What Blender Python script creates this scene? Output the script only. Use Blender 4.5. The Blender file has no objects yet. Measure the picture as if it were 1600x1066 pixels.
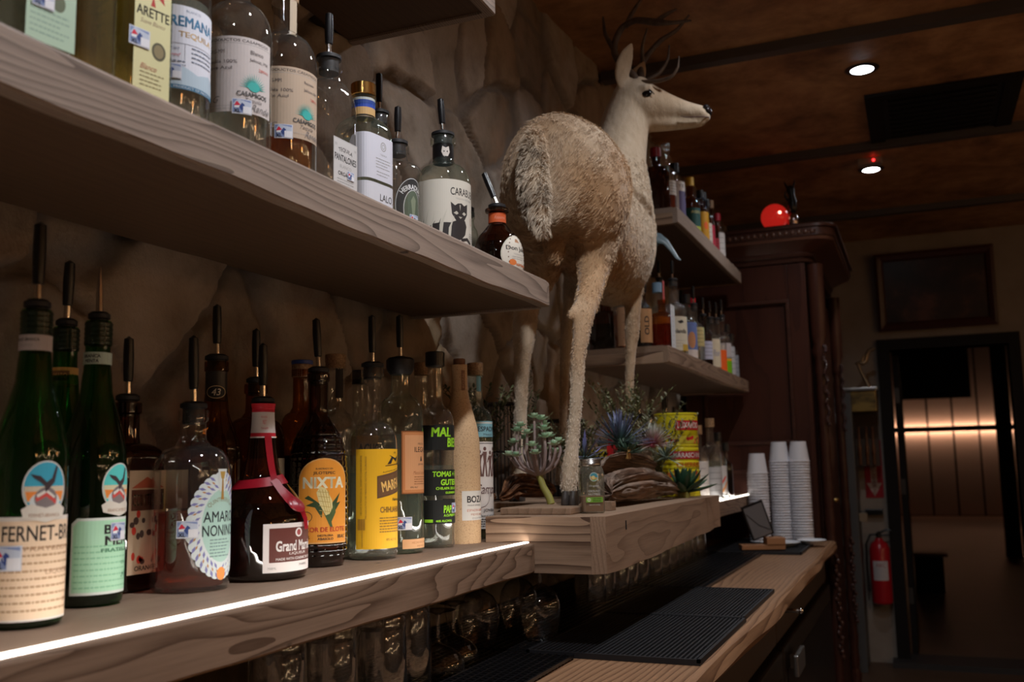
import bpy, bmesh, math, random
import numpy as np
from mathutils import Vector, Matrix
PI = math.pi
S = bpy.context.scene
C = S.collection
R0 = random.Random(7)
H = 1.29            # eye height above the floor; heights below are written relative to the eye and lifted at the end

# ------------------------------------------------------------------ camera
cam = bpy.data.cameras.new('camera'); camo = bpy.data.objects.new('camera', cam); C.objects.link(camo)
cam.sensor_width = 36; cam.lens = 1507.1 / 1600 * 36
M = Matrix(((0.92212264, 0.38641596, -0.01930119), (-0.06705868, 0.11049502, -0.99161181), (-0.38104195, 0.91568202, 0.12780251)))
rot = (M.transposed() @ Matrix(((1, 0, 0), (0, -1, 0), (0, 0, -1)))).to_4x4()
camo.matrix_world = Matrix.Translation((0, 0, H)) @ rot
cam.clip_start = .05; cam.clip_end = 80
cam.dof.use_dof = True; cam.dof.focus_distance = 1.62; cam.dof.aperture_fstop = 5.6
S.camera = camo
# ------------------------------------------------------------------ world, exposure
S.view_settings.view_transform = 'Standard'; S.view_settings.look = 'None'
S.view_settings.gamma = 1; S.view_settings.exposure = 0.0; S.view_settings.use_curve_mapping = False
w = bpy.data.worlds.new('world'); S.world = w; w.use_nodes = True
w.node_tree.nodes['Background'].inputs[0].default_value = (.02, .015, .012, 1)
w.node_tree.nodes['Background'].inputs[1].default_value = .2
S.cycles.max_bounces = 10; S.cycles.transparent_max_bounces = 40; S.cycles.transmission_bounces = 8
S.cycles.glossy_bounces = 5; S.cycles.diffuse_bounces = 4
S.cycles.use_denoising = True; S.cycles.sample_clamp_indirect = 3; S.cycles.caustics_refractive = False; S.cycles.caustics_reflective = False
# ------------------------------------------------------------------ lamps that fill the bar
def lamp(name, kind, loc, power, col, soft=.05, rot=None, **k):
    l = bpy.data.lights.new(name, kind); l.energy = power; l.color = col
    if kind in ('POINT', 'SPOT'): l.shadow_soft_size = soft
    for a, b in k.items(): setattr(l, a, b)
    o = bpy.data.objects.new(name, l); C.objects.link(o); o.location = loc
    if rot: o.rotation_euler = rot
    return o
DOWNLIGHTS = [(-.10, -.36), (-.10, 1.0), (-.10, 2.35), (-.10, 3.71), (-.126, 5.07)]
CEIL = 1.45
DLP = [17, 68, 22, 18, 10]
for (x, y), pw in zip(DOWNLIGHTS, DLP):
    lamp('downlight_beam', 'SPOT', (x, y, CEIL - .05), pw, (.95, .96, 1), .035, None, spot_size=2.6, spot_blend=.7)
WARM = [(2.3, -.6), (2.3, 1.6), (2.3, 3.8)]
for x, y in WARM:
    lamp('warm_fill', 'POINT', (x, y, .62), 4.5, (1, .62, .33), .06)  # added warm fill for ceiling and room; no such lamp in view
lamp('far_room_lamp', 'POINT', (3.2, 12, 1.0), 3, (1, .6, .35), .2)

# the light strips let into the shelf fronts shine back onto the bottles
for y0, y1, pw in ((-.45, 1.738, 1.95), (2.88, 4.43, 1.4)):
    o = lamp('strip_light', 'AREA', (-.6975, (y0 + y1) / 2, -.1435), pw, (1, .93, .85), rot=(0, math.radians(72), 0), shape='RECTANGLE', size=.012, size_y=y1 - y0)
# ------------------------------------------------------------------ materials
_m = {}
def nmat(name, build):
    if name in _m: return _m[name]
    m = bpy.data.materials.new(name); m.use_nodes = True
    nt = m.node_tree; b = nt.nodes['Principled BSDF']
    build(nt, b); _m[name] = m; return m
def N(nt, t, **k):
    n = nt.nodes.new(t)
    for a, v in k.items(): setattr(n, a, v)
    return n
def L(nt, a, b): nt.links.new(a, b)
def plain(name, col, rough=.5, metal=0, spec=.5, coat=0):
    def f(nt, b):
        b.inputs['Base Color'].default_value = (*col, 1); b.inputs['Roughness'].default_value = rough
        b.inputs['Metallic'].default_value = metal; b.inputs['Specular IOR Level'].default_value = spec
        b.inputs['Coat Weight'].default_value = coat
    return nmat(name, f)
def inks(col):      # printed paper colour
    return plain('print_%02x%02x%02x' % tuple(int(255 * min(1, c)) for c in col), col, .55, 0, .3)
def emis(name, col, s):
    def f(nt, b):
        b.inputs['Base Color'].default_value = (*col, 1); b.inputs['Emission Color'].default_value = (*col, 1)
        b.inputs['Emission Strength'].default_value = s
    return nmat(name, f)
def ramp(nt, stops):
    r = N(nt, 'ShaderNodeValToRGB'); e = r.color_ramp.elements
    while len(e) < len(stops): e.new(.5)
    for i, (p, c) in enumerate(stops): e[i].position = p; e[i].color = (*c, 1)
    return r
def coords(nt, scale=(1, 1, 1), loc=(0, 0, 0), kind='Object'):
    t = N(nt, 'ShaderNodeTexCoord'); m = N(nt, 'ShaderNodeMapping')
    m.inputs['Scale'].default_value = scale; m.inputs['Location'].default_value = loc
    L(nt, t.outputs[kind], m.inputs[0]); return m.outputs[0]
def noise(nt, vec, scale, detail=6, rough=.6, dist=0):
    n = N(nt, 'ShaderNodeTexNoise'); n.inputs['Scale'].default_value = scale; n.inputs['Detail'].default_value = detail
    n.inputs['Roughness'].default_value = rough; n.inputs['Distortion'].default_value = dist
    if vec: L(nt, vec, n.inputs['Vector'])
    return n.outputs['Fac']
def math_(nt, op, a, b=None, c=None):
    n = N(nt, 'ShaderNodeMath', operation=op)
    for i, v in enumerate((a, b, c)):
        if v is None: continue
        if isinstance(v, (int, float)): n.inputs[i].default_value = v
        else: L(nt, v, n.inputs[i])
    return n.outputs[0]
def bump(nt, b, h, strength=.3, dist=.01):
    n = N(nt, 'ShaderNodeBump'); n.inputs['Strength'].default_value = strength; n.inputs['Distance'].default_value = dist
    L(nt, h, n.inputs['Height']); L(nt, n.outputs[0], b.inputs['Normal'])
def mixc(nt, f, a, b, mode='MIX'):
    n = N(nt, 'ShaderNodeMix', data_type='RGBA', blend_type=mode)
    for s, v in ((0, f), (6, a), (7, b)):
        if isinstance(v, (int, float)): n.inputs[s].default_value = v
        elif isinstance(v, tuple): n.inputs[s].default_value = (*v, 1)
        else: L(nt, v, n.inputs[s])
    return n.outputs[2]
def wood(name, light, dark, along=1, seed=0., ring=46, off=(.28, 0, .19), rough=.62, knots=True, contrast=.75, warp=.13, stretch=.16):
    """plank cut out of a log whose axis runs along one of the object's axes"""
    def f(nt, b):
        sc = [1, 1, 1]; sc[along] = stretch
        v = coords(nt, tuple(sc), (off[0] + seed, off[1] + seed * 2.3, off[2]))
        t = N(nt, 'ShaderNodeTexCoord')
        nz = N(nt, 'ShaderNodeTexNoise'); nz.inputs['Scale'].default_value = 4.2; nz.inputs['Detail'].default_value = 3.5; L(nt, v, nz.inputs['Vector'])
        sub = N(nt, 'ShaderNodeVectorMath', operation='SUBTRACT'); L(nt, nz.outputs['Color'], sub.inputs[0]); sub.inputs[1].default_value = (.5, .5, .5)
        sca = N(nt, 'ShaderNodeVectorMath', operation='SCALE'); L(nt, sub.outputs[0], sca.inputs[0]); sca.inputs['Scale'].default_value = warp
        ad = N(nt, 'ShaderNodeVectorMath', operation='ADD'); L(nt, v, ad.inputs[0]); L(nt, sca.outputs[0], ad.inputs[1])
        sx = N(nt, 'ShaderNodeSeparateXYZ'); L(nt, ad.outputs[0], sx.inputs[0])
        ax = [0, 1, 2]; ax.remove(along)
        r = math_(nt, 'SQRT', math_(nt, 'ADD', math_(nt, 'POWER', sx.outputs[ax[0]], 2.), math_(nt, 'POWER', sx.outputs[ax[1]], 2.)))
        fr = math_(nt, 'FRACT', math_(nt, 'MULTIPLY', r, ring))
        fr = math_(nt, 'POWER', fr, 3.0)
        sc2 = [170, 170, 170]; sc2[along] = 5
        fib = noise(nt, coords(nt, tuple(sc2)), 1.6, 4, .7)
        big = noise(nt, coords(nt, tuple(3 if i != along else 1.1 for i in range(3))), 1.3, 3, .5)
        fac = math_(nt, 'ADD', math_(nt, 'MULTIPLY', fr, .42 * contrast), math_(nt, 'ADD', math_(nt, 'MULTIPLY', fib, .55), math_(nt, 'MULTIPLY', big, .35)))
        rp = ramp(nt, [(.28, light), (.62, tuple((a + c) / 2 for a, c in zip(light, dark))), (.95, dark)]); L(nt, fac, rp.inputs[0])
        col = rp.outputs[0]
        if knots:
            vo = N(nt, 'ShaderNodeTexVoronoi'); vo.inputs['Scale'].default_value = 7.5
            L(nt, coords(nt, (1, .75, 1)), vo.inputs['Vector'])
            kr = ramp(nt, [(.0, (1, 1, 1)), (.035, (1, 1, 1)), (.06, (0, 0, 0))]); L(nt, vo.outputs['Distance'], kr.inputs[0])
            col = mixc(nt, math_(nt, 'MULTIPLY', kr.outputs[0], .85), col, (.02, .012, .008))
        L(nt, col, b.inputs['Base Color']); b.inputs['Roughness'].default_value = rough
        b.inputs['Specular IOR Level'].default_value = .3
        bump(nt, b, fac, .12, .0012)
    return nmat(name, f)
W_SHELF = wood('oak_shelf', (.34, .23, .158), (.11, .064, .04), 1, 6.1, ring=300, contrast=1.25, stretch=.10, warp=.16)
W_SHELF2 = wood('oak_shelf_upper', (.35, .265, .21), (.13, .093, .072), 1, 3.1, ring=240, contrast=1.2, stretch=.10, warp=.15)
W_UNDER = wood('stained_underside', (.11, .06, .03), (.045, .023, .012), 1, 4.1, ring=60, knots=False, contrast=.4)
W_BOXX = wood('oak_box_end', (.42, .28, .185), (.085, .045, .027), 0, 1.7, ring=120, off=(.1, .4, .06), contrast=1.35)
W_BOX = wood('oak_box', (.38, .25, .165), (.15, .085, .052), 1, 5.2, ring=130)
W_COUNT = wood('counter_slab', (.42, .235, .125), (.12, .055, .027), 1, 2.4, ring=70, off=(.05, 0, .1), rough=.45, contrast=1.1)
W_DARK = wood('mahogany', (.060, .019, .011), (.022, .007, .005), 2, 1, rough=.32, knots=False)
W_DARKH = wood('mahogany_across', (.066, .024, .015), (.024, .009, .006), 0, 1, rough=.34, knots=False)
W_BARK = None
W_FLOOR = wood('floor_boards', (.13, .075, .045), (.06, .032, .02), 0, 1, rough=.45, knots=False)
W_BOARD = wood('base_plank', (.36, .24, .16), (.16, .10, .06), 1, 6, knots=False)
BLACK = plain('black_rubber', (.008, .008, .010), .55)
BLACKG = plain('black_plastic', (.006, .006, .007), .3)
STEEL = plain('brushed_steel', (.5, .49, .47), .3, 1)
DSTEEL = plain('dark_steel', (.10, .095, .09), .35, .9)
CHROME = plain('chrome_spout', (.75, .72, .68), .18, 1)
CORK = nmat('cork', lambda nt, b: (L(nt, (lambda r: (L(nt, noise(nt, coords(nt), 260, 4), r.inputs[0]), r.outputs[0])[1])(ramp(nt, [(.35, (.18, .09, .04)), (.7, (.42, .26, .13))])), b.inputs['Base Color'])))
WHITEP = plain('white_styrene', (.72, .72, .76), .5)
PORC = plain('white_porcelain', (.75, .78, .82), .12)
GOLD = plain('gold_foil', (.85, .50, .15), .2, 1)

def glass(name, tint, edge=None, refl=1.0, rough=.015, haze=0., hcol=(.8, .8, .78)):
    """thin-walled glass: clear tint face on, a longer path through the wall (darker) at grazing angles, mirror-like by Fresnel"""
    if name in _m: return _m[name]
    m = bpy.data.materials.new(name); m.use_nodes = True; nt = m.node_tree; nt.nodes.clear()
    out = N(nt, 'ShaderNodeOutputMaterial'); mx = N(nt, 'ShaderNodeMixShader')
    tr = N(nt, 'ShaderNodeBsdfTransparent'); gl = N(nt, 'ShaderNodeBsdfGlossy'); gl.inputs['Roughness'].default_value = rough
    gl.inputs['Color'].default_value = (1, 1, 1, 1)
    lw = N(nt, 'ShaderNodeLayerWeight'); lw.inputs['Blend'].default_value = .5
    edge = edge or tuple(c * .45 for c in tint)
    L(nt, mixc(nt, math_(nt, 'POWER', lw.outputs['Facing'], 3.), tint, edge), tr.inputs['Color'])
    f = math_(nt, 'ADD', math_(nt, 'MULTIPLY', math_(nt, 'POWER', lw.outputs['Facing'], 4.5), .7 * refl), .045 * refl)
    nz = noise(nt, coords(nt), 22, 2); bp = N(nt, 'ShaderNodeBump'); bp.inputs['Strength'].default_value = .12; bp.inputs['Distance'].default_value = .006
    L(nt, nz, bp.inputs['Height']); L(nt, bp.outputs[0], gl.inputs['Normal'])
    L(nt, f, mx.inputs[0]); L(nt, tr.outputs[0], mx.inputs[1]); L(nt, gl.outputs[0], mx.inputs[2]); 
    if haze:     # added diffuse share so glass and liquid catch light, standing in for milky highlights
        d = N(nt, 'ShaderNodeBsdfTranslucent'); d2 = N(nt, 'ShaderNodeBsdfDiffuse'); ds = N(nt, 'ShaderNodeMixShader'); ds.inputs[0].default_value = .5
        d.inputs[0].default_value = (*hcol, 1); d2.inputs[0].default_value = (*hcol, 1); L(nt, d.outputs[0], ds.inputs[1]); L(nt, d2.outputs[0], ds.inputs[2])
        hx = N(nt, 'ShaderNodeMixShader'); hx.inputs[0].default_value = haze; L(nt, mx.outputs[0], hx.inputs[1]); L(nt, ds.outputs[0], hx.inputs[2]); L(nt, hx.outputs[0], out.inputs[0])
    else: L(nt, mx.outputs[0], out.inputs[0])
    _m[name] = m; return m
CLEAR = glass('clear_glass', (.97, .975, .96), (.60, .62, .58), 2.1, haze=.022)
CLEARG = glass('greenish_clear_glass', (.93, .965, .92), (.48, .60, .50), 1.5, haze=.03, hcol=(.65, .8, .68))
GREEN = glass('green_glass', (.09, .42, .11), (.02, .14, .04), 1.1, haze=.012, hcol=(.1, .6, .15))
AMBER = glass('amber_glass', (.62, .30, .09), (.2, .07, .02), 1.2, haze=.02, hcol=(.6, .3, .1))
DAMBER = glass('dark_amber_glass', (.32, .12, .055), (.08, .03, .015), 1.5, haze=.012, hcol=(.5, .2, .1))
SMOKE = glass('tumbler_glass', (.94, .94, .94), (.5, .5, .5), 3.2, haze=.010)
LQ_CLEAR = glass('liquid_clear', (.93, .96, .92), (.72, .78, .70), .6, haze=.10, hcol=(.66, .74, .66))
LQ_YEL = glass('liquid_straw', (.84, .74, .38), (.5, .4, .12), .3, haze=.10, hcol=(.8, .68, .3))
LQ_AMB = glass('liquid_amber', (.72, .34, .08), (.35, .12, .02), .3, haze=.12, hcol=(.85, .38, .06))
LQ_RED = glass('liquid_red_amber', (.62, .17, .07), (.3, .05, .02), .3, haze=.12, hcol=(.7, .14, .05))
LQ_DARK = glass('liquid_dark', (.12, .035, .018), (.03, .008, .004), .3, haze=.05, hcol=(.3, .08, .03))
LQ_GRN = glass('liquid_under_green', (.03, .12, .03), (.0, .03, .0), .3)

# ------------------------------------------------------------------ object helpers
def tag(o, label=None, cat=None, group=None, kind=None):
    if label: o['label'] = label
    if cat: o['category'] = cat
    if group: o['group'] = group
    if kind: o['kind'] = kind
    return o
def obj(name, bm, mats, parent=None, smooth=True, sharp=38, loc=None):
    me = bpy.data.meshes.new(name)
    if smooth:
        for f in bm.faces: f.smooth = True
        bm.normal_update()
        a = math.radians(sharp)
        for e in bm.edges:
            if len(e.link_faces) == 2 and e.calc_face_angle(0) > a: e.smooth = False
    bm.to_mesh(me); bm.free()
    for m in (mats if isinstance(mats, (list, tuple)) else [mats]): me.materials.append(m)
    o = bpy.data.objects.new(name, me); C.objects.link(o)
    if parent: o.parent = parent
    if loc: o.location = loc
    return o
def thing(name, label, cat, loc=(0, 0, 0), rz=0, group=None):
    o = bpy.data.objects.new(name, None); C.objects.link(o); o.location = loc; o.rotation_euler = (0, 0, rz)
    o.empty_display_size = .05
    return tag(o, label, cat, group)
def struct(name, bm, m, **k):
    o = obj(name, bm, m, **k); o['kind'] = 'structure'; return o
def B(): return bmesh.new()
def box(bm, x0, y0, z0, x1, y1, z1, mi=0, bev=0):
    r = bmesh.ops.create_cube(bm, size=1)
    vs = r['verts']
    for v in vs: v.co = Vector(((x0 + x1) / 2 + v.co.x * (x1 - x0), (y0 + y1) / 2 + v.co.y * (y1 - y0), (z0 + z1) / 2 + v.co.z * (z1 - z0)))
    fs = list({f for v in vs for f in v.link_faces})
    for f in fs: f.material_index = mi
    if bev:
        es = list({e for f in fs for e in f.edges})
        bmesh.ops.bevel(bm, geom=es, offset=bev, segments=2, affect='EDGES', profile=.6)
    return bm
def lathe(bm, prof, seg=40, mi=0, disp=None, cx=0, cy=0, cz=0, cap=True, rz=0):
    """prof rows: (r, z) or (rx, ry, z, n) where n is the superellipse exponent"""
    rings = []
    for row in prof:
        if len(row) == 2: rx, ry, z, n = row[0], row[0], row[1], 2
        else: rx, ry, z, n = row
        ring = []
        for i in range(seg):
            a = 2 * PI * i / seg + (PI / seg)
            c, s = math.cos(a), math.sin(a)
            if n != 2:
                k = (abs(c) ** n + abs(s) ** n) ** (-1 / n); x, y = rx * k * c, ry * k * s
            else: x, y = rx * c, ry * s
            if disp: d = disp(a, z); x *= d; y *= d
            if rz: x, y = x * math.cos(rz) - y * math.sin(rz), x * math.sin(rz) + y * math.cos(rz)
            ring.append(bm.verts.new((cx + x, cy + y, cz + z)))
        rings.append(ring)
    for a, b in zip(rings, rings[1:]):
        for i in range(seg):
            j = (i + 1) % seg
            f = bm.faces.new((a[i], a[j], b[j], b[i])); f.material_index = mi
    if cap:
        f = bm.faces.new(list(reversed(rings[0]))); f.material_index = mi
        f = bm.faces.new(rings[-1]); f.material_index = mi
    return bm
def tube(bm, pts, seg=10, mi=0, closed_ends=True, flat=1.0):
    """pts: (x, y, z, r); a swept tube with rounded ends"""
    P = [Vector(p[:3]) for p in pts]; rad = [p[3] for p in pts]
    rings = []; prev = None
    for i, p in enumerate(P):
        d = (P[min(i + 1, len(P) - 1)] - P[max(i - 1, 0)]).normalized()
        if prev is None:
            u = d.orthogonal().normalized()
        else:
            u = (prev - d * prev.dot(d))
            u = u.normalized() if u.length > 1e-6 else d.orthogonal().normalized()
        prev = u; v = d.cross(u)
        rings.append([bm.verts.new(p + (u * math.cos(2 * PI * k / seg) + v * math.sin(2 * PI * k / seg) * flat) * rad[i]) for k in range(seg)])
    for a, b in zip(rings, rings[1:]):
        for k in range(seg):
            j = (k + 1) % seg
            f = bm.faces.new((a[k], a[j], b[j], b[k])); f.material_index = mi
    if closed_ends:
        for ring, end, s in ((rings[0], 0, -1), (rings[-1], -1, 1)):
            d = (P[end] - P[1 if end == 0 else -2]).normalized()
            tip = bm.verts.new(P[end] + d * rad[end] * .7)
            for k in range(seg):
                j = (k + 1) % seg
                f = bm.faces.new((ring[k], ring[j], tip) if s > 0 else (ring[j], ring[k], tip)); f.material_index = mi
    return bm
def ball(bm, c, r, mi=0, sub=3):
    rr = r if isinstance(r, (tuple, list)) else (r, r, r)
    g = bmesh.ops.create_icosphere(bm, subdivisions=sub, radius=1)
    for v in g['verts']: v.co = Vector((c[0] + v.co.x * rr[0], c[1] + v.co.y * rr[1], c[2] + v.co.z * rr[2]))
    for f in {f for v in g['verts'] for f in v.link_faces}: f.material_index = mi
    return bm
def copy_tree(o, parent=None):
    c = o.copy(); C.objects.link(c)
    c.parent = parent
    for ch in [x for x in bpy.data.objects if x.parent == o]: copy_tree(ch, c)
    return c

# ------------------------------------------------------------------ printed labels: every word and mark is cut as geometry and laid on the bottle
_txt = {}
def text_geo(s, bold, shear):
    k = (s, bold, shear)
    if k not in _txt:
        cu = bpy.data.curves.new('t', 'FONT'); cu.body = s; cu.size = 1; cu.shear = shear; cu.resolution_u = 3
        cu.fill_mode = 'BOTH'
        o = bpy.data.objects.new('t', cu); C.objects.link(o)
        dg = bpy.context.evaluated_depsgraph_get()
        me = bpy.data.meshes.new_from_object(o.evaluated_get(dg))
        v = [tuple(x.co[:2]) for x in me.vertices]; f = [tuple(p.vertices) for p in me.polygons]
        bpy.data.objects.remove(o); bpy.data.curves.remove(cu); bpy.data.meshes.remove(me)
        if bold:    # heavier strokes: the glyphs struck four times, slightly apart
            n = len(v); v0, f0 = v, f; v = []; f = []
            for q, (ax, ay) in enumerate(((-1, -.7), (1, -.7), (-1, .7), (1, .7))):
                v += [(x + ax * bold, y + ay * bold) for x, y in v0]; f += [tuple(i + q * n for i in p) for p in f0]
        _txt[k] = (v, f)
    return _txt[k]
def label(parent, els, R=None, phi=0., name='label', flat=None, sect=None):
    """els in millimetres: u to the right round the bottle, v up from its base. R radius (or function of v in m) for round bottles; flat=distance of a flat face"""
    bm = B(); cols = []; mats = []
    def mi(c):
        m = c if not isinstance(c, tuple) else inks(c)
        if m not in mats: mats.append(m)
        return mats.index(m)
    layer = 0; prev = ''
    for e in els:
        k = e[0]; verts = None
        if not (k[0] == '=' and prev == '='): layer += 1      # marks that never overlap share one layer of ink
        prev = k[0]; k = k.lstrip('=')
        if k == 'r': _, u0, v0, u1, v1, c = e; verts = [(u0, v0), (u1, v0), (u1, v1), (u0, v1)]; faces = [(0, 1, 2, 3)]
        elif k == 'e':
            _, u, v, ru, rv, c = e; n = 28
            verts = [(u + ru * math.cos(2 * PI * q / n), v + rv * math.sin(2 * PI * q / n)) for q in range(n)]; faces = [tuple(range(n))]
        elif k == 'o':   # ring
            _, u, v, ru, rv, th, c = e; n = 32; verts = []; faces = []
            for q in range(n):
                a = 2 * PI * q / n; verts += [(u + ru * math.cos(a), v + rv * math.sin(a)), (u + (ru - th) * math.cos(a), v + (rv - th) * math.sin(a))]
            for q in range(n):
                p = (q + 1) % n; faces.append((2 * q, 2 * p, 2 * p + 1, 2 * q + 1))
        elif k == 'p': _, pts, c = e; verts = list(pts); faces = [tuple(range(len(pts)))]
        elif k == 't':
            _, s, u, v, wd, ht, c = e[:7]; o = e[7] if len(e) > 7 else {}
            tv, faces = text_geo(s, o.get('b', 0), o.get('sh', 0))
            if not tv: continue
            x0 = min(p[0] for p in tv); x1 = max(p[0] for p in tv); y0 = min(p[1] for p in tv); y1 = max(p[1] for p in tv)
            sx = wd / max(x1 - x0, 1e-6); sy = ht / max(y1 - y0, 1e-6)
            a = math.radians(o.get('rot', 0)); ar = o.get('arc', 0)
            verts = []
            for x, y in tv:
                X = (x - (x0 + x1) / 2) * sx; Y = (y - (y0 + y1) / 2) * sy
                if ar: t = X / ar; X, Y = (ar + Y) * math.sin(t), (ar + Y) * math.cos(t) - ar
                verts.append((u + X * math.cos(a) - Y * math.sin(a), v + X * math.sin(a) + Y * math.cos(a)))
        m = mi(c); lift = .0004 + layer * .00004
        sb = B(); vs = [sb.verts.new((a, b, 0)) for a, b in verts]
        for f in faces:
            try: sb.faces.new([vs[q] for q in f])
            except ValueError: pass
        if flat is None:
            u0 = min(a for a, b in verts); u1 = max(a for a, b in verts); cut = math.ceil((u0 + .01) / 4) * 4
            while cut < u1:
                bmesh.ops.bisect_plane(sb, geom=sb.verts[:] + sb.edges[:] + sb.faces[:], plane_co=(cut, 0, 0), plane_no=(1, 0, 0), dist=1e-4); cut += 4
            if callable(R):
                v0 = min(b for a, b in verts); v1 = max(b for a, b in verts); cut = math.ceil((v0 + .01) / 8) * 8
                while cut < v1:
                    bmesh.ops.bisect_plane(sb, geom=sb.verts[:] + sb.edges[:] + sb.faces[:], plane_co=(0, cut, 0), plane_no=(0, 1, 0), dist=1e-4); cut += 8
        mp = {}
        for v in sb.verts:
            u, z = v.co.x / 1000, v.co.y / 1000
            if sect:      # follows a rounded-square bottle wall
                rx, ry, nn, corr = sect; a = 0.; s_ = 0.; st = .004 if u >= 0 else -.004
                def P_(q): k_ = (abs(math.cos(q)) ** nn + abs(math.sin(q)) ** nn) ** (-1 / nn); return rx * k_ * math.cos(q), ry * k_ * math.sin(q)
                p0 = P_(0)
                while s_ < abs(u) and abs(a) < 3: a += st; p1_ = P_(a); s_ += math.hypot(p1_[0] - p0[0], p1_[1] - p0[1]); p0 = p1_
                l_ = math.hypot(*p0); x_, y_ = p0[0] * (1 + lift / l_), p0[1] * (1 + lift / l_); ca, sa = math.cos(math.radians(phi)), math.sin(math.radians(phi))
                mp[v] = bm.verts.new((x_ * ca - y_ * sa, x_ * sa + y_ * ca, z))
            elif flat is None:
                r = R(z) if callable(R) else R; R1 = R(.1) if callable(R) else R
                a = math.radians(phi) + u / R1; r += lift
                mp[v] = bm.verts.new((r * math.cos(a), r * math.sin(a), z))
            else:
                a = math.radians(phi); d = flat + lift
                mp[v] = bm.verts.new((d * math.cos(a) - u * math.sin(a), d * math.sin(a) + u * math.cos(a), z))
        for f in sb.faces:
            try:
                nf = bm.faces.new([mp[v] for v in f.verts]); nf.material_index = m
            except ValueError: pass
        sb.free()
    # outward normals
    for f in bm.faces:
        f.normal_update()
        c = f.calc_center_median()
        if f.normal.x * c.x + f.normal.y * c.y < 0: f.normal_flip()
    return obj(name, bm, mats, parent, smooth=False)
INK = (.03, .025, .025); WHT = (.80, .78, .74); GRY = (.35, .34, .33)
def lines(u0, u1, v0, v1, n, c, th=1.0, jag=.25, seed=1):
    r = random.Random(seed); out = []
    for i in range(n):
        v = v1 - (v1 - v0) * i / max(1, n - 1); a = u0; e = u1 - (u1 - u0) * jag * r.random()
        while a < e:
            wd = r.uniform(2, 6); out.append(('=r', a, v, min(a + wd, e), v + th, c)); a += wd + 1.0
    return out
def sticker(parent, R, phi, u, v, s=17, flat=None):
    """small discount sticker: pale blue sky, red cap and blue figure shape, blank square where its code sits"""
    e = [('r', u - s * .62, v - s / 2, u + s * .62, v + s / 2, (.62, .64, .72)),
         ('r', u - s * .58, v - s * .42, u + s * .55, v + s * .45, (.22, .28, .48)),
         ('p', [(u - s * .58, v + .1 * s), (u - s * .3, v + .45 * s), (u + s * .55, v + .3 * s), (u + s * .55, v)], (.5, .55, .66)),
         ('p', [(u - s * .5, v + .02 * s), (u - s * .36, v + .3 * s), (u - s * .28, v + .3 * s), (u - s * .1, v + .08 * s)], (.62, .02, .05)),
         ('p', [(u - s * .48, v - .1 * s), (u - s * .48, v + .02 * s), (u - s * .1, v + .06 * s), (u - .05 * s, v - .1 * s)], (.8, .8, .82)),
         ('p', [(u - s * .2, v - .05 * s), (u, v + .25 * s), (u + .16 * s, v + .12 * s), (u + .02 * s, v - .3 * s)], (.03, .06, .22)),
         ('t', 'XL', u - s * .3, v - s * .3, s * .4, s * .24, (.02, .02, .03), {'b': .03}),
         ('r', u + s * .06, v - s * .45, u + s * .58, v + s * .02, (.74, .74, .78))]
    return label(parent, e, R, phi, 'price_sticker' if False else 'sticker', flat)

# ------------------------------------------------------------------ bottles
def interp(prof, z):
    for a, b in zip(prof, prof[1:]):
        if a[-1 if len(a) == 2 else 2] <= z <= b[-1 if len(b) == 2 else 2]:
            za, zb = a[-1 if len(a) == 2 else 2], b[-1 if len(b) == 2 else 2]
            t = (z - za) / max(zb - za, 1e-9); return a[0] + (b[0] - a[0]) * t
    return prof[-1][0]
def smooth_prof(pts, n=5):
    """Catmull-like rounding of a coarse profile"""
    out = []
    for i in range(len(pts) - 1):
        p0 = pts[max(i - 1, 0)]; p1 = pts[i]; p2 = pts[i + 1]; p3 = pts[min(i + 2, len(pts) - 1)]
        for k in range(n):
            t = k / n
            q = []
            for a, b, c, d in zip(p0, p1, p2, p3):
                m1 = (c - a) * .35; m2 = (d - b) * .35
                h = (2 * t ** 3 - 3 * t ** 2 + 1) * b + (t ** 3 - 2 * t ** 2 + t) * m1 + (-2 * t ** 3 + 3 * t ** 2) * c + (t ** 3 - t ** 2) * m2
                q.append(h)
            out.append(tuple(q))
    out.append(pts[-1]); return out
def round_prof(r, zs, zn, top, rn, rl=None, heel=.008):
    """body radius r up to zs, shoulder up to zn, neck radius rn up to top, lip rl"""
    rl = rl or rn + .0025
    p = [(r * .55, .003), (r - heel, .0), (r - heel * .3, heel * .3), (r, heel), (r, zs)]
    n = 9
    for i in range(1, n + 1):
        t = i / n; s = (1 - math.cos(PI * t)) / 2
        q = s if zn - zs > .05 else math.sin(t * PI / 2) ** 0 * s
        p.append((r + (rn * 1.18 - r) * q, zs + (zn - zs) * t))
    p += [(rn, zn + (top - zn) * .35), (rn, top - .016), (rl, top - .014), (rl, top - .002), (rl - .001, top)]
    return p
def shoulder_prof(r, zs, zn, top, rn, rl=None, heel=.008):
    """rounder dome shoulder"""
    rl = rl or rn + .0025
    p = [(r * .55, .003), (r - heel, .0), (r - heel * .3, heel * .3), (r, heel), (r, zs)]
    for i in range(1, 8):
        a = i / 7 * PI / 2 * .93; p.append((rn * 1.25 + (r - rn * 1.25) * math.cos(a), zs + (zn - zs) * math.sin(a)))
    p += [(rn * 1.05, zn + .008), (rn, zn + .02), (rn, top - .016), (rl, top - .014), (rl, top - .002), (rl - .001, top)]
    return p
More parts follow.
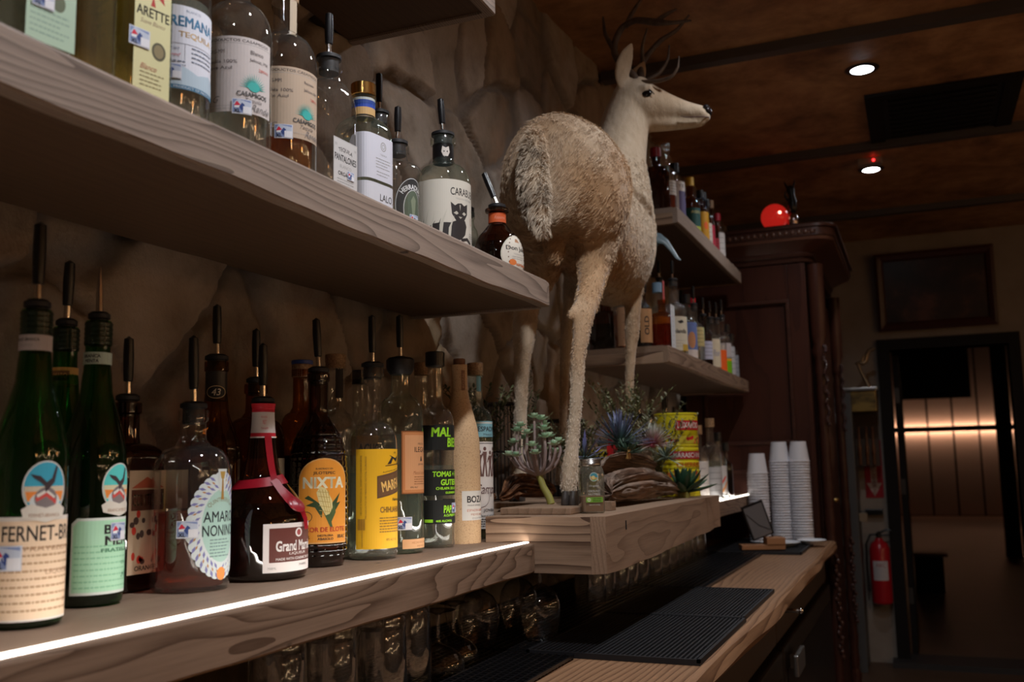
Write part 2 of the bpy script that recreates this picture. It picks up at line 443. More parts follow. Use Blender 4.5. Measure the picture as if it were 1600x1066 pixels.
def liquid_of(prof, level, k=.93, zb=.006):
    out = []
    rows = [p if len(p) == 4 else (p[0], p[0], p[1], 2) for p in prof]
    out.append((rows[3][0] * k * .9, rows[3][1] * k * .9, zb, rows[3][3]))
    for a, b in zip(rows, rows[1:]):
        if a[2] > zb + .004 and a[2] < level: out.append((a[0] * k, a[1] * k, a[2], a[3]))
        if a[2] < level <= b[2]:
            t = (level - a[2]) / (b[2] - a[2]); out.append(((a[0] + (b[0] - a[0]) * t) * k, (a[1] + (b[1] - a[1]) * t) * k, level, a[3]))
            break
    return out
def pourer(parent, top, tilt=0, az=0, cap=True, ln=.075, collar=.014):
    """rubber stopper, steel spout and the black dust cap on it"""
    bm = B(); lathe(bm, [(collar * .8, top - .02), (collar * .8, top), (collar, top + .001), (collar, top + .006), (collar * .7, top + .009), (collar * .35, top + .0095)], 24)
    p = obj('stopper', bm, BLACK, parent)
    dx, dy = math.sin(tilt) * math.cos(az), math.sin(tilt) * math.sin(az); dz = math.cos(tilt)
    def at(s, r): return (dx * s, dy * s, top + .008 + dz * s, r)
    bm = B()
    if cap: tube(bm, [at(0, .0042), at(.022, .0038), at(.03, .0036)], 12)
    else: tube(bm, [at(0, .0042), at(.022, .0038), at(.035, .0032), at(.055, .0014)], 12)
    obj('spout', bm, CHROME, parent)
    if cap:
        bm = B(); tube(bm, [at(.018, .0058), at(.03, .0064), at(.018 + ln * .6, .0068), at(.018 + ln, .0060)], 14)
        obj('spout_cap', bm, BLACKG, parent)
BOTTLES = 'liquor bottles on the back-bar shelves'
def bottle(lab, loc, prof, gm, lq=None, level=0, rz=0, seg=44, disp=None, cat='bottle', name='liquor_bottle', k=.93):
    t = thing(name, lab, cat, loc, rz, None)
    bm = B(); lathe(bm, prof, seg, disp=disp, cap=False)
    # close the base with a punt
    bm.verts.ensure_lookup_table(); ring = bm.verts[:seg]; c = bm.verts.new((0, 0, .009))
    for i in range(seg): bm.faces.new((ring[(i + 1) % seg], ring[i], c))
    obj('glass_body', bm, gm, t)
    if lq:
        bm = B(); lathe(bm, liquid_of(prof, level, k), seg)
        obj('liquid', bm, lq, t)
    return t
def cap_cyl(parent, r, z0, z1, m, name='cap', bev=.001):
    bm = B(); lathe(bm, [(r - bev, z0), (r, z0 + bev), (r, z1 - bev), (r - bev, z1)], 28); return obj(name, bm, m, parent)
def band(parent, R, z0, z1, m, name='neck_band', add=.0006):
    bm = B(); lathe(bm, [((R(z0 + (z1 - z0) * i / 5) if callable(R) else R) + add, z0 + (z1 - z0) * i / 5) for i in range(6)], 36, cap=False); return obj(name, bm, m, parent)
# ------------------------------------------------------------------ the room
XW = -1.0
YB = 6.76; ZF = -1.29
def vnoise(x, y, seed):
    """value noise on numpy arrays"""
    xi = np.floor(x).astype(int); yi = np.floor(y).astype(int); xf = x - xi; yf = y - yi
    def h(a, b):
        v = np.sin(a * 127.1 + b * 311.7 + seed * 74.7) * 43758.5453; return v - np.floor(v)
    u = xf * xf * (3 - 2 * xf); v = yf * yf * (3 - 2 * yf)
    return (h(xi, yi) * (1 - u) + h(xi + 1, yi) * u) * (1 - v) + (h(xi, yi + 1) * (1 - u) + h(xi + 1, yi + 1) * u) * v
def fbm(x, y, seed, oct=4):
    s = 0; a = .5
    for i in range(oct): s = s + a * vnoise(x, y, seed + i * 3); x = x * 2.03; y = y * 2.03; a *= .5
    return s
def m_stone(nt, b):
    at = N(nt, 'ShaderNodeAttribute', attribute_name='stone'); at2 = N(nt, 'ShaderNodeAttribute', attribute_name='mortar')
    rp = ramp(nt, [(0, (.20, .15, .11)), (.35, (.27, .22, .175)), (.65, (.34, .29, .25)), (1, (.25, .175, .115))]); L(nt, at.outputs['Fac'], rp.inputs[0])
    v = coords(nt)
    n1 = noise(nt, v, 7, 6, .65); r1 = ramp(nt, [(.3, (.62, .55, .5)), (.5, (1, .97, .92)), (.72, (1.25, 1.2, 1.2))]); L(nt, n1, r1.inputs[0])
    c = mixc(nt, 1., rp.outputs[0], r1.outputs[0], 'MULTIPLY')
    n2 = noise(nt, v, 3, 4, .6); r2 = ramp(nt, [(.55, (0, 0, 0)), (.72, (1, 1, 1))]); L(nt, n2, r2.inputs[0])
    c = mixc(nt, math_(nt, 'MULTIPLY', r2.outputs[0], .45), c, (.30, .14, .06))
    c = mixc(nt, at2.outputs['Fac'], c, (.17, .135, .11))
    L(nt, c, b.inputs['Base Color']); b.inputs['Roughness'].default_value = .85; b.inputs['Specular IOR Level'].default_value = .2
    bump(nt, b, math_(nt, 'ADD', noise(nt, v, 24, 6, .7), math_(nt, 'MULTIPLY', noise(nt, v, 110, 3), .4)), .55, .006)
STONE = nmat('fieldstone', m_stone)
def stone_wall():
    y0, y1, z0, z1, d = -.6, YB, ZF, CEIL, .0085
    ny = int((y1 - y0) / d); nz = int((z1 - z0) / d)
    Y, Z = np.meshgrid(np.linspace(y0, y1, ny), np.linspace(z0, z1, nz))
    wy = Y + .16 * (fbm(Y * 4, Z * 4, 3) - .5) + .03 * (fbm(Y * 18, Z * 18, 8) - .5); wz = Z + .16 * (fbm(Y * 4, Z * 4, 17) - .5) + .02 * (fbm(Y * 18, Z * 18, 21) - .5)
    cy, cz = .28, .22
    gy = wy / cy; gz = wz / cz
    iy = np.floor(gy).astype(int); iz = np.floor(gz).astype(int)
    def hs(a, b, s):
        v = np.sin(a * 127.1 + b * 311.7 + s) * 43758.5453; return v - np.floor(v)
    d1 = np.full(Y.shape, 9.); d2 = np.full(Y.shape, 9.); idv = np.zeros(Y.shape); tl = np.zeros(Y.shape)
    for a in (-2, -1, 0, 1, 2):
        for b in (-2, -1, 0, 1, 2):
            px = (iy + a) + hs(iy + a, iz + b, 1.) * .95 + .25 * ((iz + b) % 2); pz = (iz + b) + hs(iy + a, iz + b, 2.) * .9
            ex = (gy - px) * cy; ez = (gz - pz) * cz
            dd = np.maximum(np.hypot(ex, ez), .72 * (np.abs(ex) + np.abs(ez)))
            i = hs(iy + a, iz + b, 5.)
            m = dd < d1
            d2 = np.where(m, d1, np.minimum(d2, dd)); idv = np.where(m, i, idv); tl = np.where(m, ex * (i - .5) + ez * (hs(iy + a, iz + b, 9.) - .5), tl); d1 = np.where(m, dd, d1)
    e = (d2 - d1)
    s = np.clip((e - .006) / .026, 0, 1); s = s * s * (3 - 2 * s)
    X = XW - .028 + s * (.022 + .016 * (idv - .5) + .22 * tl) + .012 * (fbm(Y * 9, Z * 9, 33) - .5) * s + .010 * (fbm(Y * 3, Z * 3, 40) - .5)
    X = np.minimum(X, XW + .004)
    me = bpy.data.meshes.new('wall_left')
    co = np.stack([X, Y, Z], -1).reshape(-1, 3)
    idx = np.arange(ny * nz).reshape(nz, ny)
    q = np.stack([idx[:-1, :-1], idx[:-1, 1:], idx[1:, 1:], idx[1:, :-1]], -1).reshape(-1, 4)
    me.vertices.add(len(co)); me.vertices.foreach_set('co', co.ravel())
    me.loops.add(q.size); me.loops.foreach_set('vertex_index', q.ravel())
    me.polygons.add(len(q)); me.polygons.foreach_set('loop_start', np.arange(0, q.size, 4)); me.polygons.foreach_set('loop_total', np.full(len(q), 4))
    me.update(calc_edges=True)
    me.polygons.foreach_set('use_smooth', np.ones(len(q), bool))
    a = me.attributes.new('stone', 'FLOAT', 'POINT'); a.data.foreach_set('value', idv.ravel())
    a = me.attributes.new('mortar', 'FLOAT', 'POINT'); a.data.foreach_set('value', (1 - s).ravel())
    me.materials.append(STONE)
    o = bpy.data.objects.new('wall_left', me); C.objects.link(o); o['kind'] = 'structure'
stone_wall()
def m_plaster(nt, b):
    v = coords(nt); n = noise(nt, v, 3.2, 8, .68, .4); n2 = noise(nt, v, 11, 5, .6)
    r = ramp(nt, [(.33, (.13, .055, .022)), (.46, (.34, .165, .07)), (.60, (.56, .31, .15))])  # mottle is the plaster's own; brightened and saturated to stand in for warm uplight
    L(nt, math_(nt, 'ADD', math_(nt, 'MULTIPLY', n, .75), math_(nt, 'MULTIPLY', n2, .25)), r.inputs[0])
    L(nt, r.outputs[0], b.inputs['Base Color']); b.inputs['Roughness'].default_value = .55
    bump(nt, b, n2, .2, .004)
CEILM = nmat('mottled_copper_plaster', m_plaster)
def m_wall(nt, b):
    v = coords(nt); n = noise(nt, v, 5, 6, .6)
    r = ramp(nt, [(.3, (.26, .215, .175)), (.7, (.33, .28, .235))]); L(nt, n, r.inputs[0]); L(nt, r.outputs[0], b.inputs['Base Color'])
    b.inputs['Roughness'].default_value = .8; bump(nt, b, noise(nt, v, 60, 4), .3, .003)
WALLM = nmat('grey_brown_plaster', m_wall)
DTRIM = plain('near_black_trim', (.010, .008, .008), .6, 0, .2)
BEAMM = plain('dark_batten', (.075, .062, .055), .5)
XR = 3.2; YREAR = -2.2
struct('ceiling', box(B(), XW - .05, YREAR, CEIL, XR, YB, CEIL + .08), CEILM, smooth=False)
for i, y in enumerate((-3.2 + 1.29 * 1.5, -.52, .765, 2.05, 3.34, 4.63, 5.95)):
    if y < YREAR: continue
    struct('trim_%d' % (i + 1), box(B(), XW, y - .025, CEIL - .035, XR - .01, y + .025, CEIL), BEAMM, smooth=False)
struct('floor', box(B(), XW - .05, YREAR, ZF - .08, XR, YB, ZF), W_FLOOR, smooth=False)
struct('wall_right', box(B(), XR, YREAR, ZF, XR + .1, YB, CEIL), WALLM, smooth=False)
struct('wall_rear', box(B(), XW - .05, YREAR - .1, ZF, XR, YREAR, CEIL), WALLM, smooth=False)
struct('wall_near_left', box(B(), XW - .12, YREAR, ZF, XW - .02, -.6, CEIL), WALLM, smooth=False)
# back wall with the doorway
dx0, dx1, dz = -.135, .565, .70
def backwall():
    b = B()
    box(b, XW - .05, YB, ZF, dx0, YB + .12, CEIL); box(b, dx1, YB, ZF, XR, YB + .12, CEIL); box(b, dx0, YB, dz, dx1, YB + .12, CEIL)
    return b
struct('wall_back', backwall(), WALLM, smooth=False)
b = B()
box(b, dx0 - .075, YB - .03, ZF, dx0, YB + .14, dz + .07); box(b, dx1, YB - .03, ZF, dx1 + .065, YB + .14, dz + .07); box(b, dx0, YB - .03, dz, dx1, YB + .14, dz + .07)
struct('door_1', b, DTRIM, smooth=False)
struct('trim_9', box(B(), dx0 - .1, YB - .16, ZF, dx1 + .1, YB + .16, ZF + .035), plain('threshold', (.03, .028, .028), .6), smooth=False)
# room beyond the door
YF = 23.6
struct('floor_beyond', box(B(), -2, YB + .12, ZF - .08, 4, YF, ZF), W_FLOOR, smooth=False)
struct('ceiling_beyond', box(B(), -2, YB + .12, 2.6, 4, YF, 2.7), DTRIM, smooth=False)
struct('wall_beyond_left', box(B(), -2.1, YB + .12, ZF, -2, YF, 2.6), WALLM, smooth=False)
struct('wall_beyond_right', box(B(), 4, YB + .12, ZF, 4.1, YF, 2.6), WALLM, smooth=False)
struct('wall_beyond_back', box(B(), -2, YF, ZF, 4, YF + .1, 2.6), DTRIM, smooth=False)
PANEL = plain('pale_wall_panel', (.52, .40, .33), .6)
t = thing('panelled_wall', 'pale vertical wall panels with dark gaps glowing beyond the doorway', 'wall panelling', (0, YF - .02, 0))
x = -1.3
while x < 3.2:
    for z0, z1 in ((ZF + .02, .575), (.655, 2.5)):
        obj('panel', box(B(), x, -.02, z0, x + .475, .015, z1, bev=.004), PANEL, t, smooth=False)
    x += .515
obj('rail', box(B(), -1.4, -.16, .555, 3.3, -.13, .675, bev=.004), DTRIM, t, smooth=False)
GLOW = emis('warm_strip', (1, .60, .40), 22)
obj('light_strip', box(B(), -1.35, -.128, .585, 3.25, -.10, .645), GLOW, t, smooth=False)
t = thing('television', 'black switched-off screen hung high on the glowing panelled wall beyond the doorway', 'television', (0, YF - .26, 0))
obj('screen', box(B(), -.42, -.04, 1.28, 1.14, 0, 2.5, bev=.01), BLACKG, t, smooth=False); obj('bracket', box(B(), .2, 0, 1.6, .5, .216, 1.9), BLACK, t, smooth=False)
t = thing('side_post', 'dark square post standing inside the room beyond the doorway at its right', 'post', (1.05, 14.2, ZF))
obj('shaft', box(B(), -.09, -.09, 0, .09, .09, 3.85, bev=.01), DTRIM, t, smooth=False)
t = thing('low_stand', 'low dark stand on the floor of the room beyond the doorway', 'stand', (.02, 10.4, ZF))
obj('stand_body', box(B(), -.13, -.12, 0, .13, .12, .34, bev=.01), DTRIM, t, smooth=False); obj('top_tray', box(B(), -.16, -.14, .34, .17, .14, .37, bev=.008), plain('reddish_tray', (.10, .03, .02), .5), t, smooth=False)
# open door leaf
t = thing('door_leaf', 'dark door leaf folded open against the left side of the doorway', 'door', (dx0 + .012, YB + .15, ZF))
b = B(); box(b, 0, 0, .01, .035, .78, 1.97, bev=.003)
for z0, z1 in ((.15, .9), (1.0, 1.85)): box(b, .035, .12, z0, .04, .66, z1)
obj('leaf', b, DTRIM, t, smooth=False)
for z in (.35, 1.05, 1.65): obj('hinge', box(B(), .0, -.012, z, .03, .0, z + .1), DSTEEL, t, smooth=False)
# ------------------------------------------------------------------ painting above the doorway
t = thing('framed_painting', 'dark landscape painting in a heavy mahogany frame above the doorway', 'painting', (.165, YB - .06, 1.075))
FR = plain('frame_wood', (.065, .02, .012), .35)
bm = B(); W2, H2 = .355, .255
def frame_ring(bm, w0, h0, y0, w1, h1, y1):
    a = [bm.verts.new((sx * w0, y0, sz * h0)) for sx, sz in ((-1, -1), (1, -1), (1, 1), (-1, 1))]
    c = [bm.verts.new((sx * w1, y1, sz * h1)) for sx, sz in ((-1, -1), (1, -1), (1, 1), (-1, 1))]
    for i in range(4): bm.faces.new((a[i], a[(i + 1) % 4], c[(i + 1) % 4], c[i]))
for p in (((W2, H2, .05), (W2, H2, 0)), ((W2, H2, 0), (W2 - .02, H2 - .02, -.012)), ((W2 - .02, H2 - .02, -.012), (W2 - .045, H2 - .045, .0)), ((W2 - .045, H2 - .045, 0), (W2 - .06, H2 - .06, .02))):
    frame_ring(bm, *p[0], *p[1])
bmesh.ops.recalc_face_normals(bm, faces=bm.faces[:])
obj('frame', bm, FR, t, smooth=False)
def m_paint(nt, b):
    v = coords(nt, (1, 1, 1)); n = noise(nt, v, 5, 6, .6); r = ramp(nt, [(.4, (.012, .008, .007)), (.55, (.035, .016, .012)), (.68, (.12, .05, .035))])
    L(nt, n, r.inputs[0]); L(nt, r.outputs[0], b.inputs['Base Color']); b.inputs['Roughness'].default_value = .3
obj('canvas', box(B(), -W2 + .055, .015, -H2 + .055, W2 - .055, .03, H2 - .055), nmat('dark_oil_paint', m_paint), t, smooth=False)
t.rotation_euler = (math.radians(5), 0, 0)
# ------------------------------------------------------------------ ceiling fixtures
LED_W = emis('downlight_lens', (.85, .93, 1.0), 30)
LABD = ['recessed downlight in the ceiling behind the viewer', 'recessed downlight in the ceiling above the near shelves', 'recessed downlight in the ceiling over the deer',
        'larger bright round downlight in the ceiling, in front of the black vent', 'smaller bright round downlight in the ceiling beyond the black vent']
for (x, y), lb in zip(DOWNLIGHTS, LABD):
    t = thing('downlight', lb, 'ceiling light', (x, y, CEIL), 0, None)
    bm = B(); lathe(bm, [(.040, -.001), (.041, -.005), (.057, -.004), (.062, -.0005)], 40, cap=False); obj('trim_ring', bm, plain('dark_bronze', (.05, .035, .025), .35, .6), t)
    bm = B(); lathe(bm, [(.0405, -.0035), (.030, -.008), (.001, -.009)], 40, cap=False); obj('lens', bm, LED_W, t)
t = thing('air_vent', 'wide black rectangular air vent set in the ceiling between the two downlights', 'vent', (.181, 4.335, CEIL))
b = B()
for a in ((-.288, -.345, -.225, .345), (.225, -.345, .288, .345), (-.225, -.345, .225, -.28), (-.225, .28, .225, .345)): box(b, a[0], a[1], -.014, a[2], a[3], -.0005)
obj('vent_frame', b, DTRIM, t, smooth=False)
obj('vent_plate', box(B(), -.225, -.28, -.004, .225, .28, -.0005), BLACK, t, smooth=False)
b = B()
for i in range(9): box(b, -.2, -.25 + i * .06, -.012, .2, -.235 + i * .06, -.004)
obj('vent_louvres', b, BLACKG, t, smooth=False)
t = thing('smoke_alarm', 'small pale box with a red light on the ceiling beside the smaller downlight', 'alarm', (-.125, 4.89, CEIL))
obj('alarm_body', box(B(), -.055, -.03, -.032, .055, .03, -.0005, bev=.004), plain('alarm_grey', (.3, .27, .25), .5), t, smooth=False)
bm = B(); ball(bm, (.018, -.031, -.016), .0055); obj('red_light', bm, emis('red_led', (1, .02, .02), 8), t)
# added pendants, unseen behind and right of the viewer, for warm fill light
for i, (x, y) in enumerate(WARM):
    t = thing('added_pendant', 'warm glass pendant lamp hanging over the bar seats, %s of a row' % ('nearest', 'middle', 'furthest')[i], 'pendant lamp', (x, y, CEIL), 0, 'pendant lamps over the bar seats')
    bm = B(); tube(bm, [(0, 0, -.0, .003), (0, 0, -.72, .003)], 8); obj('cord', bm, BLACK, t)
    bm = B(); lathe(bm, [(.02, -.70), (.05, -.73), (.11, -.82), (.12, -.88)], 32, cap=False); obj('shade', bm, glass('amber_shade', (.9, .6, .3), (.6, .3, .1)), t)
# festoon lights on the far side of the room, seen only as glints in the glass
for k, (z0, y0, y1) in enumerate(((.35, -1.6, 1.4), (.75, -1.0, 3.2), (.15, .6, 4.6), (.95, 1.6, 6.0))):
    t = thing('festoon_lights', 'string of small warm bulbs on the wall opposite the shelves, %s' % ('nearest and low', 'nearest and high', 'further and low', 'furthest and high')[k], 'string lights', (XR - .03, y0, z0))
    nb = 22; sg = lambda q: -.10 * math.sin(q * PI * 3) ** 2
    bm = B(); tube(bm, [(0, (y1 - y0) * q / 66, sg(q / 66), .003) for q in range(67)], 5); obj('cable', bm, BLACK, t)
    for q in range(nb):
        bm = B(); ball(bm, (-.02, (y1 - y0) * (q + .5) / nb, sg((q + .5) / nb) - .025), .016, sub=2); obj('bulb', bm, emis('festoon_bulb', (1, .70, .40), 30), t)
# ------------------------------------------------------------------ shelves (live-edge oak planks)
XF = -.685
def plank(y0, z0, y1, z1, mat, lab, seed=0, endmat=None, wob=.002):
    """hollow shelf: face board at the front, end boards, stained panel set up a little underneath"""
    t = thing('wooden_shelf', lab, 'shelf', (0, 0, 0))
    r = random.Random(seed); ph = [r.uniform(0, 6) for _ in range(4)]
    def wv(y, k): return wob * (math.sin(y * 5.1 + ph[k]) * .5 + math.sin(y * 13.7 + ph[k] * 2) * .3 + (math.sin(y * 41 + ph[k]) * .15))
    n = max(6, int((y1 - y0) / .02)); bm = B(); rings = []; x1 = XF; x0 = XF - .019
    for i in range(n + 1):
        y = y0 + (y1 - y0) * i / n; fx = x1 + wv(y, 0) * .5; bz = z0 + wv(y, 1); b_ = .003
        pts = [(x0, bz), (x0, z1), (fx - b_ * 1.3, z1), (fx - b_ * .3, z1 - b_ * .5), (fx, z1 - b_ * 1.4), (fx, bz + b_), (fx - b_, bz)]
        if i in (0, n): pts = [(px - (.002 if px > x0 + .01 else 0), pz + (.002 if pz < (z0 + z1) / 2 else -.002)) for px, pz in pts]
        rings.append([bm.verts.new((px, y, pz)) for px, pz in pts])
    for a, c in zip(rings, rings[1:]):
        for k in range(7): bm.faces.new((a[k], a[(k + 1) % 7], c[(k + 1) % 7], c[k]))
    bm.faces.new(rings[0][::-1]); bm.faces.new(rings[-1]); bmesh.ops.recalc_face_normals(bm, faces=bm.faces[:])
    obj('face_board', bm, mat, t, smooth=False)
    obj('top_panel', box(B(), XW, y0 + .0005, z1 - .018, x0 - .0002, y1 - .0005, z1), mat, t, smooth=False)
    for ya, yb in ((y0, y0 + .019), (y1 - .019, y1)): obj('end_board', box(B(), XW, ya, z0, x0 - .0003, yb, z1 - .0182, bev=.001), endmat or mat, t, smooth=False)
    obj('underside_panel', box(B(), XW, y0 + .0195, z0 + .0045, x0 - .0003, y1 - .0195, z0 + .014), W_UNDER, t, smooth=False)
    return t
plank(-.5, .849, 1.60, .905, W_SHELF2, 'highest near wooden shelf, only its corner showing at the top of the picture', 3)
plank(-.5, .3215, 1.855, .378, W_SHELF2, 'thick oak shelf carrying the upper row of tequila bottles', 5, wob=.0035)
plank(-.5, -.204, 1.742, -.1475, W_SHELF, 'low oak shelf with a light strip set in its front edge', 8)
plank(3.105, .789, 4.36, .845, W_SHELF2, 'far upper oak shelf reaching the dark wardrobe behind the deer', 11, W_BOXX)
plank(2.90, .304, 4.42, .358, W_SHELF, 'far middle oak shelf behind the deer legs, crowded with bottles', 13, W_BOXX)
plank(2.87, -.204, 4.44, -.1475, W_SHELF, 'far low oak shelf with a short lit strip beside the paper cups', 16)
# the raised oak box the deer stands on: front board with a waney lower edge, end board, top board
t = thing('deer_plinth', 'deep oak box shelf on which the deer and plants stand', 'plinth', (0, 0, 0))
BX1, BY0, BY1, BZ1 = -.545, 1.745, 2.86, -.098
bm = B(); n = 70; top = []; bot = []
rr = random.Random(4)
for i in range(n + 1):
    y = BY0 + (BY1 - BY0) * i / n; u = i / n
    zb = -.2035 + + .0012 * math.sin(y * 23) + .003 * (fbm(np.array(y * 9.), np.array(1.), 5) - .5) + (.005 * (fbm(np.array(y * 40.), np.array(3.), 9) - .4) if u > .3 else .0) + .022 * max(0, u - .25)
    top.append((y, BZ1)); bot.append((y, float(zb)))
def vv(x, p): return bm.verts.new((x, p[0], p[1]))
A = [vv(BX1, p) for p in top]; D = [vv(BX1, (p[0], p[1])) for p in bot]; E_ = [vv(BX1 - .03, (p[0], p[1] - .002)) for p in bot]; T2 = [vv(BX1 - .03, p) for p in top]
for i in range(n):
    for a, c in ((A, D), (D, E_), (E_, T2), (T2, A)): bm.faces.new((a[i], a[i + 1], c[i + 1], c[i]))
bm.faces.new((A[0], D[0], E_[0], T2[0])); bm.faces.new((A[-1], T2[-1], E_[-1], D[-1]))
bmesh.ops.recalc_face_normals(bm, faces=bm.faces[:])
obj('front_board', bm, W_BOX, t, smooth=False)
NX, NY = -.79, 1.862      # the low shelf runs on behind the plinth's wall-side corner, where the last bottles stand
obj('end_board', box(B(), NX, BY0, -.2045, BX1 - .0303, BY0 + .03, BZ1 - .0004, bev=.001), W_BOXX, t, smooth=False)
obj('side_board', box(B(), NX, BY0 + .0302, -.2, NX + .02, NY, BZ1 - .0004, bev=.001), W_BOX, t, smooth=False)
obj('wall_side_board', box(B(), XW, NY + .0002, -.2, NX + .02, NY + .02, BZ1 - .0004, bev=.001), W_BOXX, t, smooth=False)
obj('top_board', box(box(B(), XW, NY + .0204, BZ1 - .025, BX1 - .0303, BY1, BZ1, bev=.001), NX + .0202, BY0 + .0302, BZ1 - .025, BX1 - .0303, NY + .0204, BZ1, bev=.001), W_BOARD, t, smooth=False)
obj('bottom_board', box(B(), XW, NY + .0204, -.195, BX1 - .0303, BY1, -.175), W_BOARD, t, smooth=False)
obj('far_end_board', box(B(), XW, BY1 - .029, -.174, BX1 - .0303, BY1 - .0, BZ1 - .0255), W_BOARD, t, smooth=False)
tag(obj('corner_shelf', box(B(), XW, 1.7425, -.2, NX - .0005, NY - .0005, -.1477), W_SHELF, smooth=False), 'short wall-side end of the low shelf under the last bottles beside the plinth', 'shelf')
bm = B(); tube(bm, [(BX1 + .001, 1.877, -.108 - .005, .0012), (BX1 + .001, 1.877, -.13, .0015)], 6); obj('crack', bm, BLACK, t)
# light strips in the shelf fronts
LEDM = emis('led_diffuser', (1.0, .93, .86), 2.1)
b = B(); box(b, XF - .0235, -.45, -.1472, XF - .0115, 1.738, -.1455)
tag(obj('led_strip', b, LEDM, smooth=False), 'glowing white light strip along the front of the near low shelf', 'light strip')
b = B(); box(b, XF - .0235, 2.88, -.1472, XF - .0115, 4.43, -.1455)
tag(obj('led_strip', b, LEDM, smooth=False), 'short glowing light strip on the far low shelf beside the cups', 'light strip')
# ------------------------------------------------------------------ counter
ZC = -.35
def counter():
    bm = B(); n = 120; y0, y1 = .2, 4.4432; rings = []
    for i in range(n + 1):
        y = y0 + (y1 - y0) * i / n
        wv = .010 * math.sin(y * 2.3 + 1) + .006 * math.sin(y * 5.9) + .02 * max(0, 1 - abs(y - 3.3) / .5) * -.6 + (-.02 + .0 * y)
        x1 = -.335 + wv * .7
        pts = [(XW, ZC - .05), (XW, ZC), (x1 - .012, ZC), (x1 - .003, ZC - .006), (x1 + .004 + .003 * math.sin(y * 11), ZC - .03), (x1 - .012, ZC - .052)]
        rings.append([bm.verts.new((a, y, b)) for a, b in pts])
    for a, c in zip(rings, rings[1:]):
        for k in range(6): bm.faces.new((a[k], a[(k + 1) % 6], c[(k + 1) % 6], c[k]))
    bm.faces.new(rings[0][::-1]); bm.faces.new(rings[-1]); bmesh.ops.recalc_face_normals(bm, faces=bm.faces[:])
    return bm
tag(obj('counter_top', counter(), W_COUNT, smooth=True, sharp=30), 'long honey-coloured live-edge wooden counter running to the wardrobe', 'counter')
FRX = -.40
def fridge(y0, y1, lab, first):
    t = thing('bar_fridge', lab, 'fridge', (0, 0, ZF))
    zt = ZC - .054 - ZF
    obj('fridge_body', box(B(), XW + .01, y0, .0, FRX - .03, y1, zt, bev=.004), DSTEEL, t, smooth=False)
    obj('control_panel', box(B(), FRX - .03, y0 + .002, zt - .11, FRX - .004, y1 - .002, zt - .001, bev=.003), plain('worn_steel', (.24, .19, .15), .35, .8), t, smooth=False)
    d = obj('door', box(B(), FRX - .03, y0 + .01, .10, FRX + .012, y1 - .01, zt - .125, bev=.006), DSTEEL, t, smooth=False)
    obj('door_glass', box(B(), FRX + .0122, y0 + .06, .16, FRX + .0135, y1 - .06, zt - .19), BLACKG, d, smooth=False)
    obj('handle', box(box(B(), FRX + .0125, y0 + .12, zt - .20, FRX + .04, y0 + .14, zt - .16), FRX + .03, y0 + .05, zt - .21, FRX + .045, y0 + .22, zt - .15, bev=.004), STEEL, d, smooth=False)
    obj('kick_plate', box(B(), FRX - .06, y0 + .01, .0, FRX - .031, y1 - .01, .095), BLACK, t, smooth=False)
fridge(.5, 1.62, 'steel under-counter fridge nearest the viewer below the counter', 1)
fridge(1.64, 2.86, 'dark steel under-counter fridge with pull handle below the bar mats', 0)
fridge(2.88, 4.43, 'far dark under-counter fridge next to the wardrobe', 0)
bm = B(); tube(bm, [(FRX - .004, 2.90, -.425, .006), (FRX + .062, 2.90, -.425, .006)], 10); ball(bm, (FRX + .062, 2.90, -.425), .008, sub=2)
tag(obj('towel_hook', bm, CHROME), 'short steel peg sticking out under the counter edge', 'hook')
# ------------------------------------------------------------------ mats
def ribbed_mat(lab, x0, y0, x1, y1, z, nr=34, group=None):
    bm = B(); box(bm, x0, y0, z, x1, y1, z + .004)
    for a in ((x0, y0, x0 + .006, y1), (x1 - .006, y0, x1, y1), (x0, y0, x1, y0 + .006), (x0, y1 - .006, x1, y1)): box(bm, a[0], a[1], z + .004, a[2], a[3], z + .010)
    for i in range(nr):
        x = x0 + .012 + (x1 - x0 - .024) * i / (nr - 1); box(bm, x - .0018, y0 + .008, z + .004, x + .0018, y1 - .008, z + .0085)
    return tag(obj('bar_mat', bm, BLACK, smooth=False), lab, 'bar mat', group)
ribbed_mat('near black ribbed rubber bar mat on the counter', -.695, 1.71, -.372, 2.195, ZC + .0005)
ribbed_mat('second black ribbed rubber bar mat beyond the near one', -.695, 2.20, -.378, 2.69, ZC + .0005)
ribbed_mat('small black ribbed mat under the paper cups and plates', -.80, 3.76, -.425, 4.43, ZC + .0005)
def net_mat(lab, x0, y0, x1, y1, z):
    bm = B(); s = .016
    n = int((x1 - x0) / s)
    for i in range(n + 1): x = x0 + (x1 - x0) * i / n; box(bm, x - .002, y0, z + .003, x + .002, y1, z + .0085)
    n = int((y1 - y0) / s)
    for i in range(n + 1): y = y0 + (y1 - y0) * i / n; box(bm, x0, y - .002, z, x1, y + .002, z + .0065)
    return tag(obj('drain_mat', bm, BLACKG, smooth=False), lab, 'drainage mat')
net_mat('black honeycomb drainage mat under the near upside-down glasses', -.985, .95, -.60, 1.70, ZC + .0005)
net_mat('black open-weave drainage mat along the far run of the counter', -.985, 2.70, -.565, 3.75, ZC + .0005)
net_mat('black open-weave drainage mat in the shade behind the bar mats', -.985, 1.72, -.70, 2.68, ZC + .0005)
